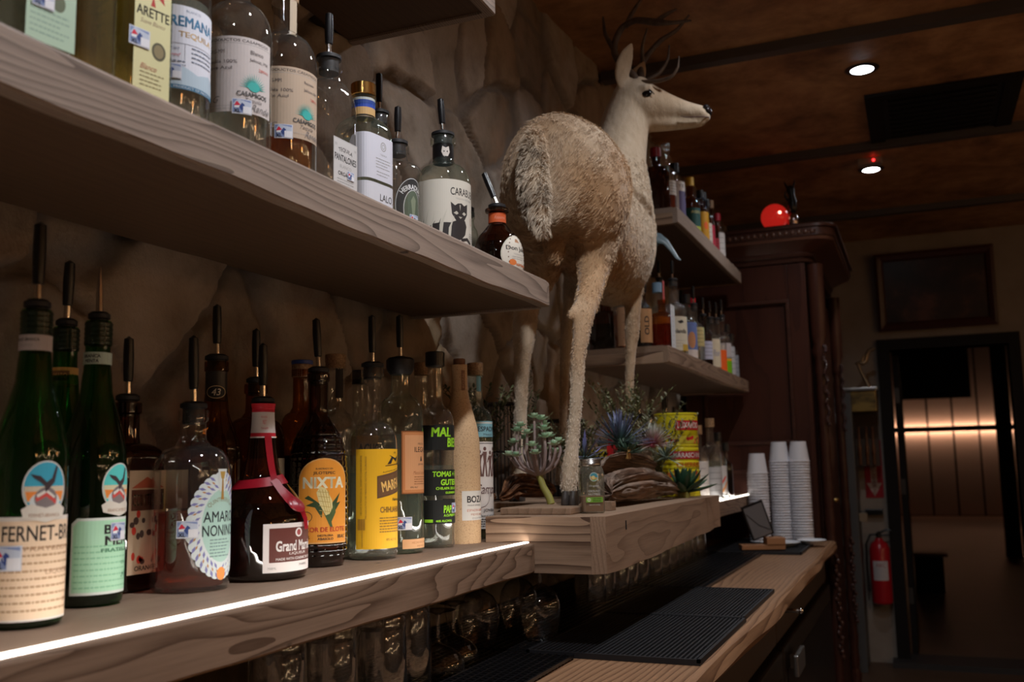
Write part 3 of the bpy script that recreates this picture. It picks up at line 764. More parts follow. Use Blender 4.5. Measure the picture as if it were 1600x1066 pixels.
# ------------------------------------------------------------------ wardrobe
t = thing('carved_wardrobe', 'tall dark mahogany carved wardrobe closing the end of the counter', 'wardrobe', (0, 0, ZF))
zz = -ZF
WY0, WY1, WX = 4.45, 5.55, -.43
obj('carcass', box(B(), XW + .02, WY0 + .012, 0, WX - .01, WY1, zz + .90), W_DARK, t, smooth=False)
b = B()
for a in ((WX - .065, 0, WX, zz + .88), (XW + .02, 0, XW + .1, zz + .88)): box(b, a[0], WY0, a[1], a[2], WY0 + .0118, a[3], bev=.002)
for z0, z1 in ((.72, .88), (-.04, .07), (-1.28, -1.15)): box(b, XW + .1005, WY0, zz + z0, WX - .0655, WY0 + .0118, zz + z1, bev=.002)
obj('side_frame', b, W_DARK, t, smooth=False)
def moulding(x0, x1, z0, z1):
    b = B()
    for a in ((x0, z0, x1, z0 + .016), (x0, z1 - .016, x1, z1), (x0, z0 + .016, x0 + .016, z1 - .016), (x1 - .016, z0 + .016, x1, z1 - .016)):
        box(b, a[0], WY0 - .006, zz + a[1], a[2], WY0 + .0119, zz + a[3], bev=.004)
    return b
obj('panel_moulding', moulding(XW + .1, WX - .065, .07, .72), W_DARKH, t, smooth=False)
obj('panel_moulding', moulding(XW + .1, WX - .065, -1.15, -.04), W_DARKH, t, smooth=False)
# front: pilasters, turned column and carved drops
b = B(); box(b, WX - .0095, WY0 + .001, 0, WX + .012, WY1, zz + .88, bev=.003); obj('front_face', b, W_DARK, t, smooth=False)
for y in (WY0 + .045, WY1 - .05):
    bm = B()
    pr = [(.0, 0), (.034, .0), (.034, .12), (.026, .14), (.030, .17), (.022, .2)]
    z = .2
    while z < zz + .45: pr += [(.021, z), (.0235, z + .05), (.021, z + .10)]; z += .11
    pr += [(.022, z), (.032, z + .03), (.024, z + .06), (.036, z + .10), (.036, zz + .875)]
    lathe(bm, pr, 20, cap=False, disp=lambda a, z: 1 + .05 * math.cos(8 * a + z * 30), cx=WX + .05, cy=y); obj('column', bm, W_DARK, t)
    bm = B()
    for k in range(30):
        zc = zz + .50 - k * .012; ball(bm, (WX + .075 + .006 * math.sin(k * 1.1), y - .03 + .006 * math.cos(k * 1.7), zc), (.009, .008, .007), sub=2)
    obj('carved_drop', bm, plain('polished_carving', (.05, .018, .012), .18), t)
    bm = B()
    for k in range(22): ball(bm, (WX + .07 + .008 * math.sin(k * 1.9), y - .03 + .007 * math.cos(k * 1.3), zz - .42 - k * .02), (.009, .008, .0125), sub=2)
    obj('carved_drop', bm, plain('polished_carving', (.05, .018, .012), .18), t)
# doors on the front
for k, (y0, y1) in enumerate(((WY0 + .1, (WY0 + WY1) / 2 - .003), ((WY0 + WY1) / 2 + .003, WY1 - .1))):
    d = obj('door', box(B(), WX + .0122, y0, .15, WX + .03, y1, zz + .8, bev=.003), W_DARK, t, smooth=False)
    bm = B(); ball(bm, (WX + .042, y1 - .03 if k == 0 else y0 + .03, zz - .2), .012, sub=2); obj('knob', bm, plain('brass', (.5, .33, .12), .3, 1), d)
# cornice: stacked mouldings swept round side and front, rounded at the near corner
def cornice(rows, mat, name):
    bm = B(); rings = []
    for out, z in rows:
        r = .06 + out * .3; x1 = WX + .03 + out; y0 = WY0 - out * .62
        pts = [(XW + .02, y0)]
        for k in range(9):
            a = -PI / 2 + PI / 2 * k / 8; pts.append((x1 - r + r * math.cos(a), y0 + r + r * math.sin(a)))
        for k in range(5):
            a = PI / 2 * k / 4; pts.append((x1 - r * .5 + r * .5 * math.cos(a), WY1 - r * .5 + out * .3 + r * .5 * math.sin(a)))
        pts.append((XW + .02, WY1 + out * .3))
        rings.append([bm.verts.new((x, y, zz + z)) for x, y in pts])
    n = len(rings[0])
    for a, c in zip(rings, rings[1:]):
        for k in range(n): bm.faces.new((a[k], a[(k + 1) % n], c[(k + 1) % n], c[k]))
    bm.faces.new(rings[0][::-1]); bm.faces.new(rings[-1])
    bmesh.ops.recalc_face_normals(bm, faces=bm.faces[:])
    return obj(name, bm, mat, t, smooth=True, sharp=25)
cornice([(-.004, .882), (.012, .887), (.016, .898), (.006, .904), (.02, .912), (.026, .922), (.02, .93)], W_DARKH, 'lower_moulding')
cornice([(.02, .931), (.045, .945), (.085, .962), (.11, .972), (.115, .985)], plain('cove_mahogany', (.10, .038, .022), .3), 'cove')
cornice([(.112, .986), (.118, .990), (.118, 1.024), (.13, 1.028), (.13, 1.040), (.12, 1.046)], W_DARKH, 'crown')
bm = B(); r = random.Random(5)
y0 = WY0 - .118 * .62
x = XW + .04
while x < WX + .06:
    ball(bm, (x, y0 - .001, zz + 1.006), (.011, .006, .012), sub=2); ball(bm, (x + .014, y0 - .001, zz + 1.010), (.006, .005, .006), sub=1); ball(bm, (x + .014, y0 - .001, zz + 1.000), (.005, .004, .005), sub=1); x += .028
obj('carved_frieze', bm, plain('frieze_mahogany', (.085, .034, .02), .3), t)
# red globe lamp and figurine on the wardrobe
t = thing('globe_lamp', 'glowing red glass globe on top of the wardrobe', 'lamp', (-.545, 4.52, 1.0465))
bm = B(); lathe(bm, [(.03, 0), (.032, .004), (.02, .010), (.018, .014)], 28); obj('lamp_base', bm, DSTEEL, t)
def m_red(nt, b):
    b.inputs['Base Color'].default_value = (.6, .01, .01, 1); b.inputs['Roughness'].default_value = .15; b.inputs['Emission Color'].default_value = (1, .03, .02, 1)
    tc = N(nt, 'ShaderNodeTexCoord'); mp = N(nt, 'ShaderNodeMapping'); mp.inputs['Location'].default_value = (0, .0, -.072)
    L(nt, tc.outputs['Object'], mp.inputs[0]); b.inputs['Emission Strength'].default_value = .33
bm = B(); ball(bm, (0, 0, .0745), .062, sub=4); obj('globe', bm, nmat('red_glass_globe', m_red), t)
bm = B(); ball(bm, (.030, -.052, .082), .007, sub=2); obj('bulb_glow', bm, emis('bulb', (1, .45, .3), 6), t)
t = thing('figurine', 'dark upright animal figurine with a silvery base beside the red globe', 'figurine', (-.462, 4.50, 1.0465))
bm = B(); lathe(bm, [(.022, 0), (.026, .006), (.020, .02), (.027, .04), (.024, .06), (.012, .075), (.010, .08)], 24); obj('vase_base', bm, plain('silvered', (.6, .5, .5), .15, 1), t)
bm = B(); tube(bm, [(0, 0, .078, .012), (0, 0, .10, .021), (.002, 0, .135, .020), (0, 0, .165, .013), (-.004, 0, .19, .019), (-.004, 0, .205, .014)], 12)
tube(bm, [(-.016, 0, .20, .006), (-.026, 0, .222, .004), (-.030, 0, .236, .001)], 8); tube(bm, [(.008, 0, .20, .006), (.016, 0, .222, .004), (.018, 0, .238, .001)], 8); tube(bm, [(-.018, 0, .14, .006), (-.03, 0, .17, .004), (-.024, 0, .185, .002)], 8)
obj('figure', bm, BLACKG, t)
# ------------------------------------------------------------------ by the doorway: steel cabinet, sign, extinguisher
t = thing('steel_cabinet', 'tall narrow stainless steel cabinet against the back wall beside the doorway', 'cabinet', (0, 0, ZF))
BR = nmat('brassy_steel', lambda nt, b: (L(nt, (lambda r: (L(nt, noise(nt, coords(nt, (2, 2, 5)), 3, 3), r.inputs[0]), r.outputs[0])[1])(ramp(nt, [(.4, (.10, .075, .04)), (.6, (.42, .29, .09))])), b.inputs['Base Color']), setattr(b.inputs['Roughness'], 'default_value', .35), setattr(b.inputs['Metallic'], 'default_value', .6)))
GS = plain('cabinet_side', (.12, .12, .12), .45, .5)
obj('body', box(B(), -.52, 6.40, 0, -.37, YB - .045, zz + .42, bev=.004), GS, t, smooth=False)
obj('top_box', box(B(), -.3695, 6.40, zz + .29, -.222, YB - .045, zz + .42, bev=.004), BR, t, smooth=False)
obj('lid', box(B(), -.53, 6.385, zz + .4205, -.215, YB - .04, zz + .44, bev=.003), STEEL, t, smooth=False)
obj('inner_back', box(B(), -.3695, 6.60, zz - .05, -.23, YB - .045, zz + .289), plain('cabinet_recess', (.06, .035, .02), .5), t, smooth=False)
for x in (-.345, -.30, -.262):
    bm = B(); lathe(bm, [(.008, zz - .04), (.009, zz + .02), (.013, zz + .07), (.006, zz + .10), (.006, zz + .20)], 12, cx=x, cy=6.56); obj('bottle_neck', bm, plain('brown_syrup', (.14, .05, .02), .3), t)
t = thing('paper_notice', 'small white paper notice stuck on the side of the steel cabinet', 'notice', (-.465, 6.3975, .30))
obj('sheet', box(B(), -.022, -.0012, -.075, .035, .0012, .075), plain('notice_paper', (.45, .48, .52), .7), t, smooth=False)
obj('printing', box(box(B(), -.014, -.0018, .03, .02, -.00125, .05), -.014, -.0018, -.01, .022, -.00125, .0), plain('notice_ink', (.1, .12, .2), .7), t, smooth=False)
bm = B()
tube(bm, [(-.262, 6.5, .4415 + .004, .016), (-.27, 6.5, .47, .014), (-.292, 6.5, .52, .012), (-.31, 6.5, .565, .010), (-.318, 6.5, .60, .010)], 12)
tube(bm, [(-.335, 6.5, .60, .006), (-.31, 6.5, .605, .012), (-.285, 6.5, .60, .014), (-.268, 6.5, .615, .011), (-.262, 6.5, .65, .011), (-.25, 6.5, .68, .012), (-.215, 6.5, .69, .014)], 12)
tube(bm, [(-.30, 6.5, .60, .009), (-.285, 6.5, .64, .007), (-.262, 6.5, .665, .007)], 10)
tag(obj('tap_ornament', bm, plain('old_brass', (.45, .33, .2), .3, .9)), 'curled brass tap ornament standing on the steel cabinet', 'ornament')
t = thing('extinguisher_sign', 'red sign with a white down arrow on the wall beside the doorway', 'sign', (0, 0, 0))
RED = plain('sign_red', (.34, .008, .02), .4); SW = plain('sign_white', (.55, .45, .43), .5)
yy = YB - .0015
def flatpoly(bm, pts, y, mi=0, d=.0008):
    a = [bm.verts.new((x, y, z)) for x, z in pts]; f = bm.faces.new(a); f.material_index = mi
    g = bmesh.ops.extrude_face_region(bm, geom=[f]); 
    for v in g['geom']:
        if isinstance(v, bmesh.types.BMVert): v.co.y += d
    return bm
SX0, SX1, SZ0, SZ1 = -.335, -.225, -.255, .115
obj('sign_plate', box(B(), SX0, yy - .002, SZ0, SX1, yy, SZ1), RED, t, smooth=False)
bm = B(); cx = (SX0 + SX1) / 2
flatpoly(bm, [(cx - .018, .045), (cx - .018, -.16), (cx - .046, -.16), (cx, -.245), (cx + .046, -.16), (cx + .018, -.16), (cx + .018, .045)], yy - .0031)
obj('arrow', bm, SW, t, smooth=False)
def wall_text(parent, s, x0, x1, z0, z1, y, mat, name='lettering', vertical=False):
    tv, fc = text_geo(s, .01, 0); a0 = min(p[0] for p in tv); a1 = max(p[0] for p in tv); b0 = min(p[1] for p in tv); b1 = max(p[1] for p in tv)
    bm = B(); vs = []
    for x, z in tv:
        p, q = (x - a0) / (a1 - a0), (z - b0) / (b1 - b0)
        if vertical: vs.append(bm.verts.new((x0 + (x1 - x0) * q, y, z1 - (z1 - z0) * p)))
        else: vs.append(bm.verts.new((x0 + (x1 - x0) * p, y, z0 + (z1 - z0) * q)))
    for f in fc: bm.faces.new([vs[i] for i in f])
    for f in bm.faces:
        f.normal_update()
        if f.normal.y > 0: f.normal_flip()
    return obj(name, bm, mat, parent, smooth=False)
wall_text(t, 'FIRE', cx - .04, cx + .04, .06, .10, yy - .0035, SW)
wall_text(t, 'EXTINGUISHER', cx - .012, cx + .012, -.19, .035, yy - .0042, RED, vertical=True)
tag(obj('wall_bracket', box(B(), -.345, YB - .05, -.36, -.235, YB - .001, -.325, bev=.006), BLACKG, smooth=False), 'black bracket bar on the wall under the red arrow sign', 'bracket')
tag(obj('switch_box', box(B(), -.365, YB - .36, -.385, -.318, YB - .33, -.335, bev=.003), plain('ivory', (.30, .22, .14), .5), smooth=False), 'small ivory switch box low on the steel cabinet', 'switch')
t = thing('fire_extinguisher', 'red fire extinguisher with a white label hanging on the wall by the doorway', 'fire extinguisher', (-.272, YB - .075, -.915))
bm = B(); lathe(bm, [(.05, 0), (.06, .008), (.062, .02), (.062, .34), (.05, .375), (.025, .395), (.02, .41)], 32); obj('tank', bm, plain('extinguisher_red', (.45, .01, .02), .25), t)
bm = B(); tube(bm, [(0, 0, .40, .018), (0, 0, .44, .016)], 12); tube(bm, [(.0, 0, .44, .007), (.05, 0, .462, .007), (.075, 0, .455, .006)], 8); tube(bm, [(0, 0, .425, .006), (.06, 0, .43, .006)], 8); obj('valve', bm, BLACKG, t)
bm = B(); tube(bm, [(-.01, 0, .43, .007), (-.05, -.01, .43, .007), (-.078, -.01, .37, .007), (-.078, -.01, .2, .007), (-.074, -.01, .08, .010)], 10); obj('hose', bm, BLACK, t)
label(t, [('r', -48, 150, 48, 270, (.62, .6, .62)), ('t', 'ABC', 0, 245, 60, 22, (.3, .02, .03)), *lines(-40, 40, 165, 225, 6, (.3, .3, .35), 3)], .062, -88)
# ------------------------------------------------------------------ bottles on the low lit shelf
ZS = -.1475; ZU = .378
def lip(parent, r, z, m, name='rim'): pass
# -- green bottles with eagle medallions
def green_bottle(lab, x, y, h, phi, cap=True, cols=None, kind=1):
    r = .0355
    pr = [(r * .5, .003), (r - .006, 0), (r - .001, .003), (r, .008), (r, .155), (r * .98, .17), (r * .88, .192), (r * .68, .218), (r * .5, .240), (.0160, .262), (.0142, .275), (.0138, h - .03), (.0150, h - .029), (.0152, h - .018), (.0146, h - .016), (.0150, h - .002), (.0138, h)]
    t = bottle(lab, (x, y, ZS), pr, GREEN, LQ_GRN, .150 if kind == 2 else .035)
    bm = B(); rows = []
    z = h - .028
    while z < h - .002: rows += [(.0152, z), (.0158, z + .002), (.0152, z + .004)]; z += .0055
    lathe(bm, rows, 28, cap=False); obj('screw_collar', bm, plain('green_black_foil', (.01, .022, .012), .25), t)
    return t, r
t, r = green_bottle('tall green bottle with cream FERNET label, nearest on the low shelf', -.826, .716, .315, 0)
pourer(t, .317, .03, 2.6, ln=.062, collar=.013)
cr = (.80, .60, .42); cr2 = (.45, .28, .16)
els = [('r', -95, 8, 95, 107, (.72, .66, .60)), ('r', -93, 10, 93, 103, cr)]
els += [('t', 'FERNET-BRANCA', 0, 91, 112, 15, INK, {'b': .012})] + [e for k in range(9) for e in lines(-88, 88, 16 + k * 7.4, 17 + k * 7.4, 1, cr2, 2.2, .1, k)] + [('t', 'FRATELLI BRANCA', 10, 76, 90, 3.6, (.35, .2, .12)), ('t', 'LIQUORE AMARO', 20, 53, 70, 4.5, (.35, .2, .12)), ('t', 'MILANO', 30, 25, 40, 4.5, (.35, .2, .12))]
label(t, els, r, 12)
sticker(t, r + .001, -70, 0, 68, 24)
def medallion(t, phi, skin, mid, sea, z=134):
    e = [('e', 0, z, 22, 27, (.62, .60, .55)), ('e', 0, z, 20.5, 25.5, skin),
         ('p', [(-20, z + 2), (20, z + 2), (20.2, z - 4), (17, z - 13), (-17, z - 13), (-20.2, z - 4)], mid), ('p', [(-19, z - 3), (19, z - 3), (17, z - 12), (-17, z - 12)], (.78, .25, .05)),
         ('e', 0, z - 13, 15, 10, (.62, .66, .66)), ('e', 0, z - 10, 11, 11, (.20, .17, .17)), ('p', [(-10, z - 9), (0, z - 3), (11, z - 12), (10, z - 16), (0, z - 8), (-9, z - 13)], (.55, .07, .06)), ('p', [(-9, z - 6), (0, z - 1), (9, z - 8), (8, z - 10), (0, z - 4), (-8, z - 9)], (.7, .66, .6)),
         ('p', [(-15, z + 14), (-6, z + 12), (0, z + 6), (5, z + 10), (9, z + 22), (11, z + 21), (8, z + 6), (3, z), (-1, z - 4), (-2, z + 2), (-6, z + 6), (-12, z + 10)], (.045, .03, .035)),
         ('p', [(-22, z - 20), (-14, z - 15), (0, z - 19), (14, z - 15), (22, z - 20), (20, z - 28), (0, z - 33), (-20, z - 28)], (.68, .63, .55)), ('t', 'FERNET-BRANCA' if phi > -99 and skin[0] < .1 else 'BRANCAMENTA', 0, z - 26, 30, 3.5, (.3, .15, .08))]
    return label(t, e, .0358, phi, 'medallion')
medallion(t, -16, (.05, .36, .50), (.62, .52, .38), 0)
label(t, [('r', -52, 272, 52, 288, (.60, .55, .56)), ('t', 'FERNET-BRANCA', -10, 283, 26, 3, INK, {'b': .02}), ('t', 'MILANO', -10, 277, 14, 2, GRY)], .0152, -40, 'neck_label')
t, r = green_bottle('dark green bottle with mint BRANCA MENTA label, beside the cream-labelled green one', -.880, .850, .325, 0, kind=2)
pourer(t, .327, .04, 2.8, cap=False, collar=.0125)
mg = (.42, .72, .50)
els = [('p', [(-70, 14), (70, 14), (70, 98), (-64, 98), (-70, 92)], (.66, .72, .66)), ('p', [(-68, 17), (68, 17), (68, 95), (-62, 95), (-68, 89)], mg)]
els += [e for k in range(8) for e in lines(-66, 64, 20 + k * 6.4, 21 + k * 6.4, 1, (.28, .58, .36), 2, .1, k + 20)] + [('t', 'BRANCA', -2, 85, 66, 10.5, INK, {'b': .03}), ('t', 'MENTA', -4, 72.5, 60, 10.5, INK, {'b': .03}), ('t', 'FRATELLI BRANCA', 4, 62, 84, 4, (.05, .2, .1), {'b': .02}), ('t', 'DISTILLERIE', 12, 47, 44, 3.5, (.05, .25, .12)), ('p', [(0, 38), (30, 50), (31, 48), (2, 35)], (.1, .45, .2)), ('t', 'Milano', 10, 33, 40, 5, (.05, .2, .1), {'sh': .3})]
label(t, els, r, 34)
sticker(t, r + .001, 8, 0, 82, 20)
medallion(t, 6, (.10, .58, .55), (.66, .60, .40), 0, 132)
label(t, [('r', -50, 273, 50, 287, (.50, .60, .52)), ('t', 'BRANCA', -8, 282.5, 20, 4, INK, {'b': .03}), ('t', 'MENTA', -8, 276.8, 16, 4, INK, {'b': .03})], .0152, -40, 'neck_label')
t, r = green_bottle('green bottle with a gold collar, half hidden behind the two eagle bottles', -.951, .868, .325, 0)
pourer(t, .327, .02, 0, ln=.052, collar=.0125)
label(t, [('r', -50, 255, 50, 275, (.62, .33, .10)), ('r', -18, 259, 6, 271, (.18, .08, .03)), ('t', 'AMARO', -6, 265, 18, 6, (.62, .33, .10))], .0150, -45, 'neck_label')
label(t, [('r', -40, 92, 44, 150, (.32, .48, .03)), ('t', 'AMARO', 0, 104, 40, 9, INK)], r, -30)
# -- square amber bottle
def rectprof(rx, ry, n, zs, zn, top, rn, heel=.006):
    p = [(rx * .5, ry * .5, .003, n), (rx - heel, ry - heel, 0, n), (rx - heel * .2, ry - heel * .2, heel * .4, n), (rx, ry, heel, n), (rx, ry, zs, n)]
    for i in range(1, 8):
        a = i / 7; s = math.sin(a * PI / 2); c = 1 - math.cos(a * PI / 2)
        p.append((rn * 1.1 + (rx - rn * 1.1) * math.cos(a * PI / 2), rn * 1.1 + (ry - rn * 1.1) * math.cos(a * PI / 2), zs + (zn - zs) * s, n + (2.001 - n) * c))
    p += [(rn, rn, zn + .01, 2.001), (rn, rn, top - .016, 2.001), (rn + .0025, rn + .0025, top - .014, 2.001), (rn + .0025, rn + .0025, top - .001, 2.001), (rn + .001, rn + .001, top, 2.001)]
    return p
t = bottle('square amber bottle with a narrow strawberry-patterned label, behind the mint-labelled bottle', (-.942, .962, ZS), rectprof(.036, .036, 9, .165, .185, .238, .0155), DAMBER, LQ_DARK, .13, seg=56)
pourer(t, .240, .02, 3, ln=.055, collar=.015)
els = [('r', -30, 22, 33, 150, (.60, .44, .30)), ('r', -26, 100, 30, 126, (.10, .035, .02)), ('t', 'COINTREAU', 2, 113, 52, 15, (.78, .62, .40), {'b': .012}), ('p', [(-26, 128), (0, 142), (30, 128)], (.45, .10, .05))]
rr = random.Random(3)
for k in range(16): els.append(('=e', rr.uniform(-26, 28), rr.uniform(36, 96), rr.uniform(2.5, 4.5), rr.uniform(3, 5), rr.choice([(.6, .05, .03), (.6, .05, .03), (.08, .05, .04)])))
els += [('t', 'ORANGE', 0, 29, 36, 6, INK, {'b': .02})]
label(t, els, None, 0, flat=.036)
# -- Amaro Nonino
rN = .048
t = bottle('wide clear bottle of red amaro with a pale oval wreath label', (-.86, .992, ZS), shoulder_prof(rN, .145, .180, .226, .0165, .019, .006), CLEAR, LQ_RED, .097)
pourer(t, .228, .03, 3.3, ln=.066, collar=.017)
TL = (.34, .52, .46); BL = (.20, .20, .42)
els = []
def oval(a, k=1.): return (41 * k * math.cos(a), 80 + 60 * k * math.sin(a))
for q in range(34):
    a = 2 * PI * q / 34 + .05; els.append(('=e', oval(a)[0], oval(a)[1], 6.5, 6.5, (.62, .68, .68)))
els.append(('e', 0, 80, 41, 60, (.62, .68, .68))); els.append(('e', 0, 80, 29, 45, (.40, .60, .53)))
for q in range(34):
    a = 2 * PI * q / 34 + .05
    if abs(a - PI / 2) < .15 or abs(a - 3 * PI / 2) < .12: continue
    for kk, cc, rr_ in ((1.03, BL, 1.), (.84, BL, .9), (.94, (.45, .22, .08), .6)):
        x, y = oval(a + (.05 if kk != .84 else -.04), kk); dx, dy = math.cos(a + .7), math.sin(a + .7)
        if x > 0: dx = -math.cos(PI - a + .7)
        n = (-dy, dx); L_ = 5.2 * rr_
        els.append(('=p', [(x - dx * L_, y - dy * L_), (x - n[0] * 1.9 * rr_, y - n[1] * 1.9 * rr_), (x + dx * L_, y + dy * L_), (x + n[0] * 1.9 * rr_, y + n[1] * 1.9 * rr_)], cc))
els += [('t', 'QUINTESSENTIA', 0, 112, 46, 6, (.25, .22, .12), {'arc': 30}), ('t', 'AMARO', 0, 91, 54, 13.5, (.02, .025, .03), {'b': .008}), ('t', 'NONINO', 0, 74, 56, 13.5, (.02, .025, .03), {'b': .008})]
els += lines(-18, 18, 42, 62, 6, (.2, .3, .28), 1.6, .3, 5) + [('e', 0, 21, 7.5, 8, (.78, .28, .06)), ('p', [(-8, 150), (8, 150), (5, 122), (-5, 122)], (.62, .66, .64)), ('p', [(-5, 147), (5, 147), (2.5, 138), (-2.5, 138)], (.42, .26, .06)), ('p', [(-1.2, 138), (1.2, 138), (2.5, 112), (-2.5, 112)], (.36, .2, .05))]
label(t, els, rN, 0)
sticker(t, rN + .001, -54, 0, 77, 21)
label(t, [('r', -30, 100, 30, 150, (.35, .28, .2)), *lines(-26, 26, 104, 145, 7, (.16, .12, .09), 2)], rN - .0025, 175, 'back_label')
# -- 43
t = bottle('tall clear bottle with a black 43 neck seal, behind the wreath-labelled amaro', (-.950, 1.143, ZS), round_prof(.036, .175, .245, .308, .0150), AMBER, LQ_AMB, .16)
pourer(t, .310, .03, 2.8, ln=.055, collar=.017)
band(t, .0152, .250, .300, plain('black_foil', (.02, .016, .014), .35), 'neck_foil')
label(t, [('e', 0, 262, 15, 10, (.02, .016, .014)), ('o', 0, 262, 14.5, 9.5, 1.1, (.50, .36, .18)), ('t', '43', 0, 262, 13, 10, (.62, .50, .36), {'b': .01, 'sh': .2})], .0165, -50, 'neck_label')
# -- dark amber rounded
t = bottle('brown round-shouldered bottle in the dark behind the red-ribboned bottle', (-.942, 1.226, ZS), shoulder_prof(.044, .195, .228, .280, .0155), AMBER, LQ_DARK, .12)
pourer(t, .282, .02, 3, ln=.056, collar=.015)
label(t, [('r', -42, 70, 42, 165, (.42, .36, .26)), ('t', 'RUM', 0, 120, 50, 20, INK)], .044, -15)
# -- Grand Marnier
gp = [(.034, .003), (.055, 0), (.0615, .004), (.063, .010), (.0635, .045), (.0632, .066), (.061, .084), (.0555, .100), (.0465, .114), (.037, .126), (.0285, .136), (.0245, .148), (.0215, .165), (.0190, .185), (.0170, .205), (.0160, .222), (.0160, .232), (.0175, .234), (.0175, .240), (.0165, .241)]
t = bottle('squat dark bottle with a red ribbon and wax seal, GRAND label', (-.850, 1.122, ZS), smooth_prof(gp, 3), DAMBER, LQ_DARK, .10)
pourer(t, .2415, .02, 3, ln=.056, collar=.016)
RB = plain('red_ribbon', (.50, .012, .03), .38)
GR = lambda z: interp(smooth_prof(gp, 3), z)
label(t, [('r', -65, 192, 65, 240, (.66, .60, .58)), ('r', -65, 228, 65, 240, (.50, .015, .03)), ('r', -65, 194, 65, 199, (.50, .015, .03)), ('t', 'MAISON FONDEE EN', 0, 221, 28, 3, (.55, .1, .1)), ('t', '1827', 2, 214, 16, 6, (.6, .06, .08)), ('t', 'Marnier Lapostolle', 2, 205, 30, 4.5, (.5, .05, .08), {'sh': .3})], lambda z: max(GR(z), .0160) + .0006, -46, 'neck_label')
bm = B(); n = 40; ring0 = []; ring1 = []
for i in range(n):
    a = 2 * PI * i / n; z = .132 + .004 * math.sin(a + .6)
    for lst, zz_, add in ((ring0, z + .006, .0016), (ring1, z - .006, .0022)): rr_ = GR(zz_) + add; lst.append(bm.verts.new((rr_ * math.cos(a), rr_ * math.sin(a), zz_)))
for i in range(n): bm.faces.new((ring0[i], ring1[i], ring1[(i + 1) % n], ring0[(i + 1) % n]))
def strip(bm, path, wd):
    """ribbon lying on the bottle: (phi deg, z, twist)"""
    L0 = []; L1 = []
    for i, (ph, z, add) in enumerate(path):
        a = math.radians(ph); r_ = GR(z) + .0022 + add
        p0 = path[max(0, i - 1)]; p1 = path[min(len(path) - 1, i + 1)]
        du = math.radians(p1[0] - p0[0]) * r_; dz_ = p1[1] - p0[1]; l = math.hypot(du, dz_) or 1
        nu, nz = -dz_ / l * wd / 2, du / l * wd / 2
        for lst, sg in ((L0, 1), (L1, -1)):
            aa = a + sg * nu / r_; lst.append(bm.verts.new((r_ * math.cos(aa), r_ * math.sin(aa), z + sg * nz)))
    for i in range(len(L0) - 1): bm.faces.new((L0[i], L1[i], L1[i + 1], L0[i + 1]))
strip(bm, [(-32 + 1.2 * i, .195 - .0063 * i, .001) for i in range(11)], .010)
strip(bm, [(-26, .134, .002), (-18, .122, .002), (-8, .110, .0025), (0, .100, .003), (6, .090, .003), (9, .080, .003), (10, .066, .0025)], .011)
strip(bm, [(-26, .134, .0035), (-20, .118, .0035), (-14, .106, .0035), (-6, .098, .004)], .010)
bmesh.ops.solidify(bm, geom=bm.faces[:], thickness=.0006)
rb = obj('ribbon', bm, RB, t)
bm = B(); a = math.radians(0); lathe(bm, [(.001, .003), (.008, .0028), (.0115, .002), (.013, .0)], 24, cap=False)
for v in bm.verts:
    z = .101 + v.co.y * .85; rr_ = GR(z) + .0055 + v.co.z - v.co.y * .2; aa = math.radians(-2) + v.co.x / .05; v.co = Vector((rr_ * math.cos(aa), rr_ * math.sin(aa), z))
obj('wax_seal', bm, plain('wax_seal', (.28, .01, .02), .3), rb)
els = [('r', -54, 12, 54, 76, (.72, .66, .64)), ('r', -46, 25, 46, 70, (.10, .022, .016)), ('t', 'Grand Marnier', 2, 46, 78, 14, (.72, .68, .66), {'b': .035}), ('t', 'LIQUEUR', 0, 35.5, 34, 4, (.72, .68, .66)), ('t', 'MADE WITH COGNAC BRANDY', 0, 29, 74, 3.4, (.72, .68, .66), {'b': .02}), ('t', 'PARIS', 10, 20, 18, 3, INK), ('e', 0, 63, 7, 6, (.72, .68, .66)), ('e', 0, 63, 4, 4, (.3, .05, .05)), ('t', '750ML', -42, 17.5, 12, 3, GRY)]
label(t, els, .0636, -2)
# -- corn bottle
cp = [(.025, .003), (.037, 0), (.041, .004), (.0415, .012), (.0435, .03), (.0445, .09), (.044, .13), (.0415, .165), (.037, .19), (.030, .207), (.021, .222), (.0165, .232), (.0155, .245), (.0155, .283), (.0175, .285), (.0175, .296), (.0165, .298)]
cps = smooth_prof(cp, 8)
def kern(a, z):
    if z < .012 or z > .222: return 1
    fade = min(1, (z - .012) / .01) * min(1, (.222 - z) / .02)
    return 1 + fade * (.075 * (abs(math.cos(a * 10)) ** .6 - .5) + .055 * (abs(math.sin(z * PI / .0095)) ** .5 - .6))
dense = []
for i in range(170):
    z = .298 * i / 169; dense.append((interp(cps, max(z, .0001)), z))
t = bottle('amber bottle moulded like a corn cob with an orange arched NIXTA label', (-.868, 1.286, ZS), [(.02, .003)] + dense[1:], DAMBER, None, 0, seg=120, disp=kern)
bm = B(); lathe(bm, liquid_of(cps, .20, .90), 40); obj('liquid', bm, LQ_DARK, t)
pourer(t, .299, -.06, .3, ln=.058, collar=.0165)
OR = (.78, .30, .035)
arch = [(-40, 36), (40, 36), (40, 130)] + [(40 * math.cos(a * PI / 14), 130 + 34 * math.sin(a * PI / 14)) for a in range(1, 14)] + [(-40, 130)]
arch2 = [(x * .96, 38 + (y - 36) * .97) for x, y in arch]
els = [('p', arch, (.70, .36, .12)), ('p', arch2, OR), ('t', 'ELABORADO EN', 0, 148, 26, 2.5, INK, {'b': .02}), ('t', 'JILOTEPEC', 0, 141, 34, 5.5, INK, {'b': .02}),
       ('t', 'NIXTA', 0, 127, 66, 17, (.88, .82, .58), {'b': .035})]
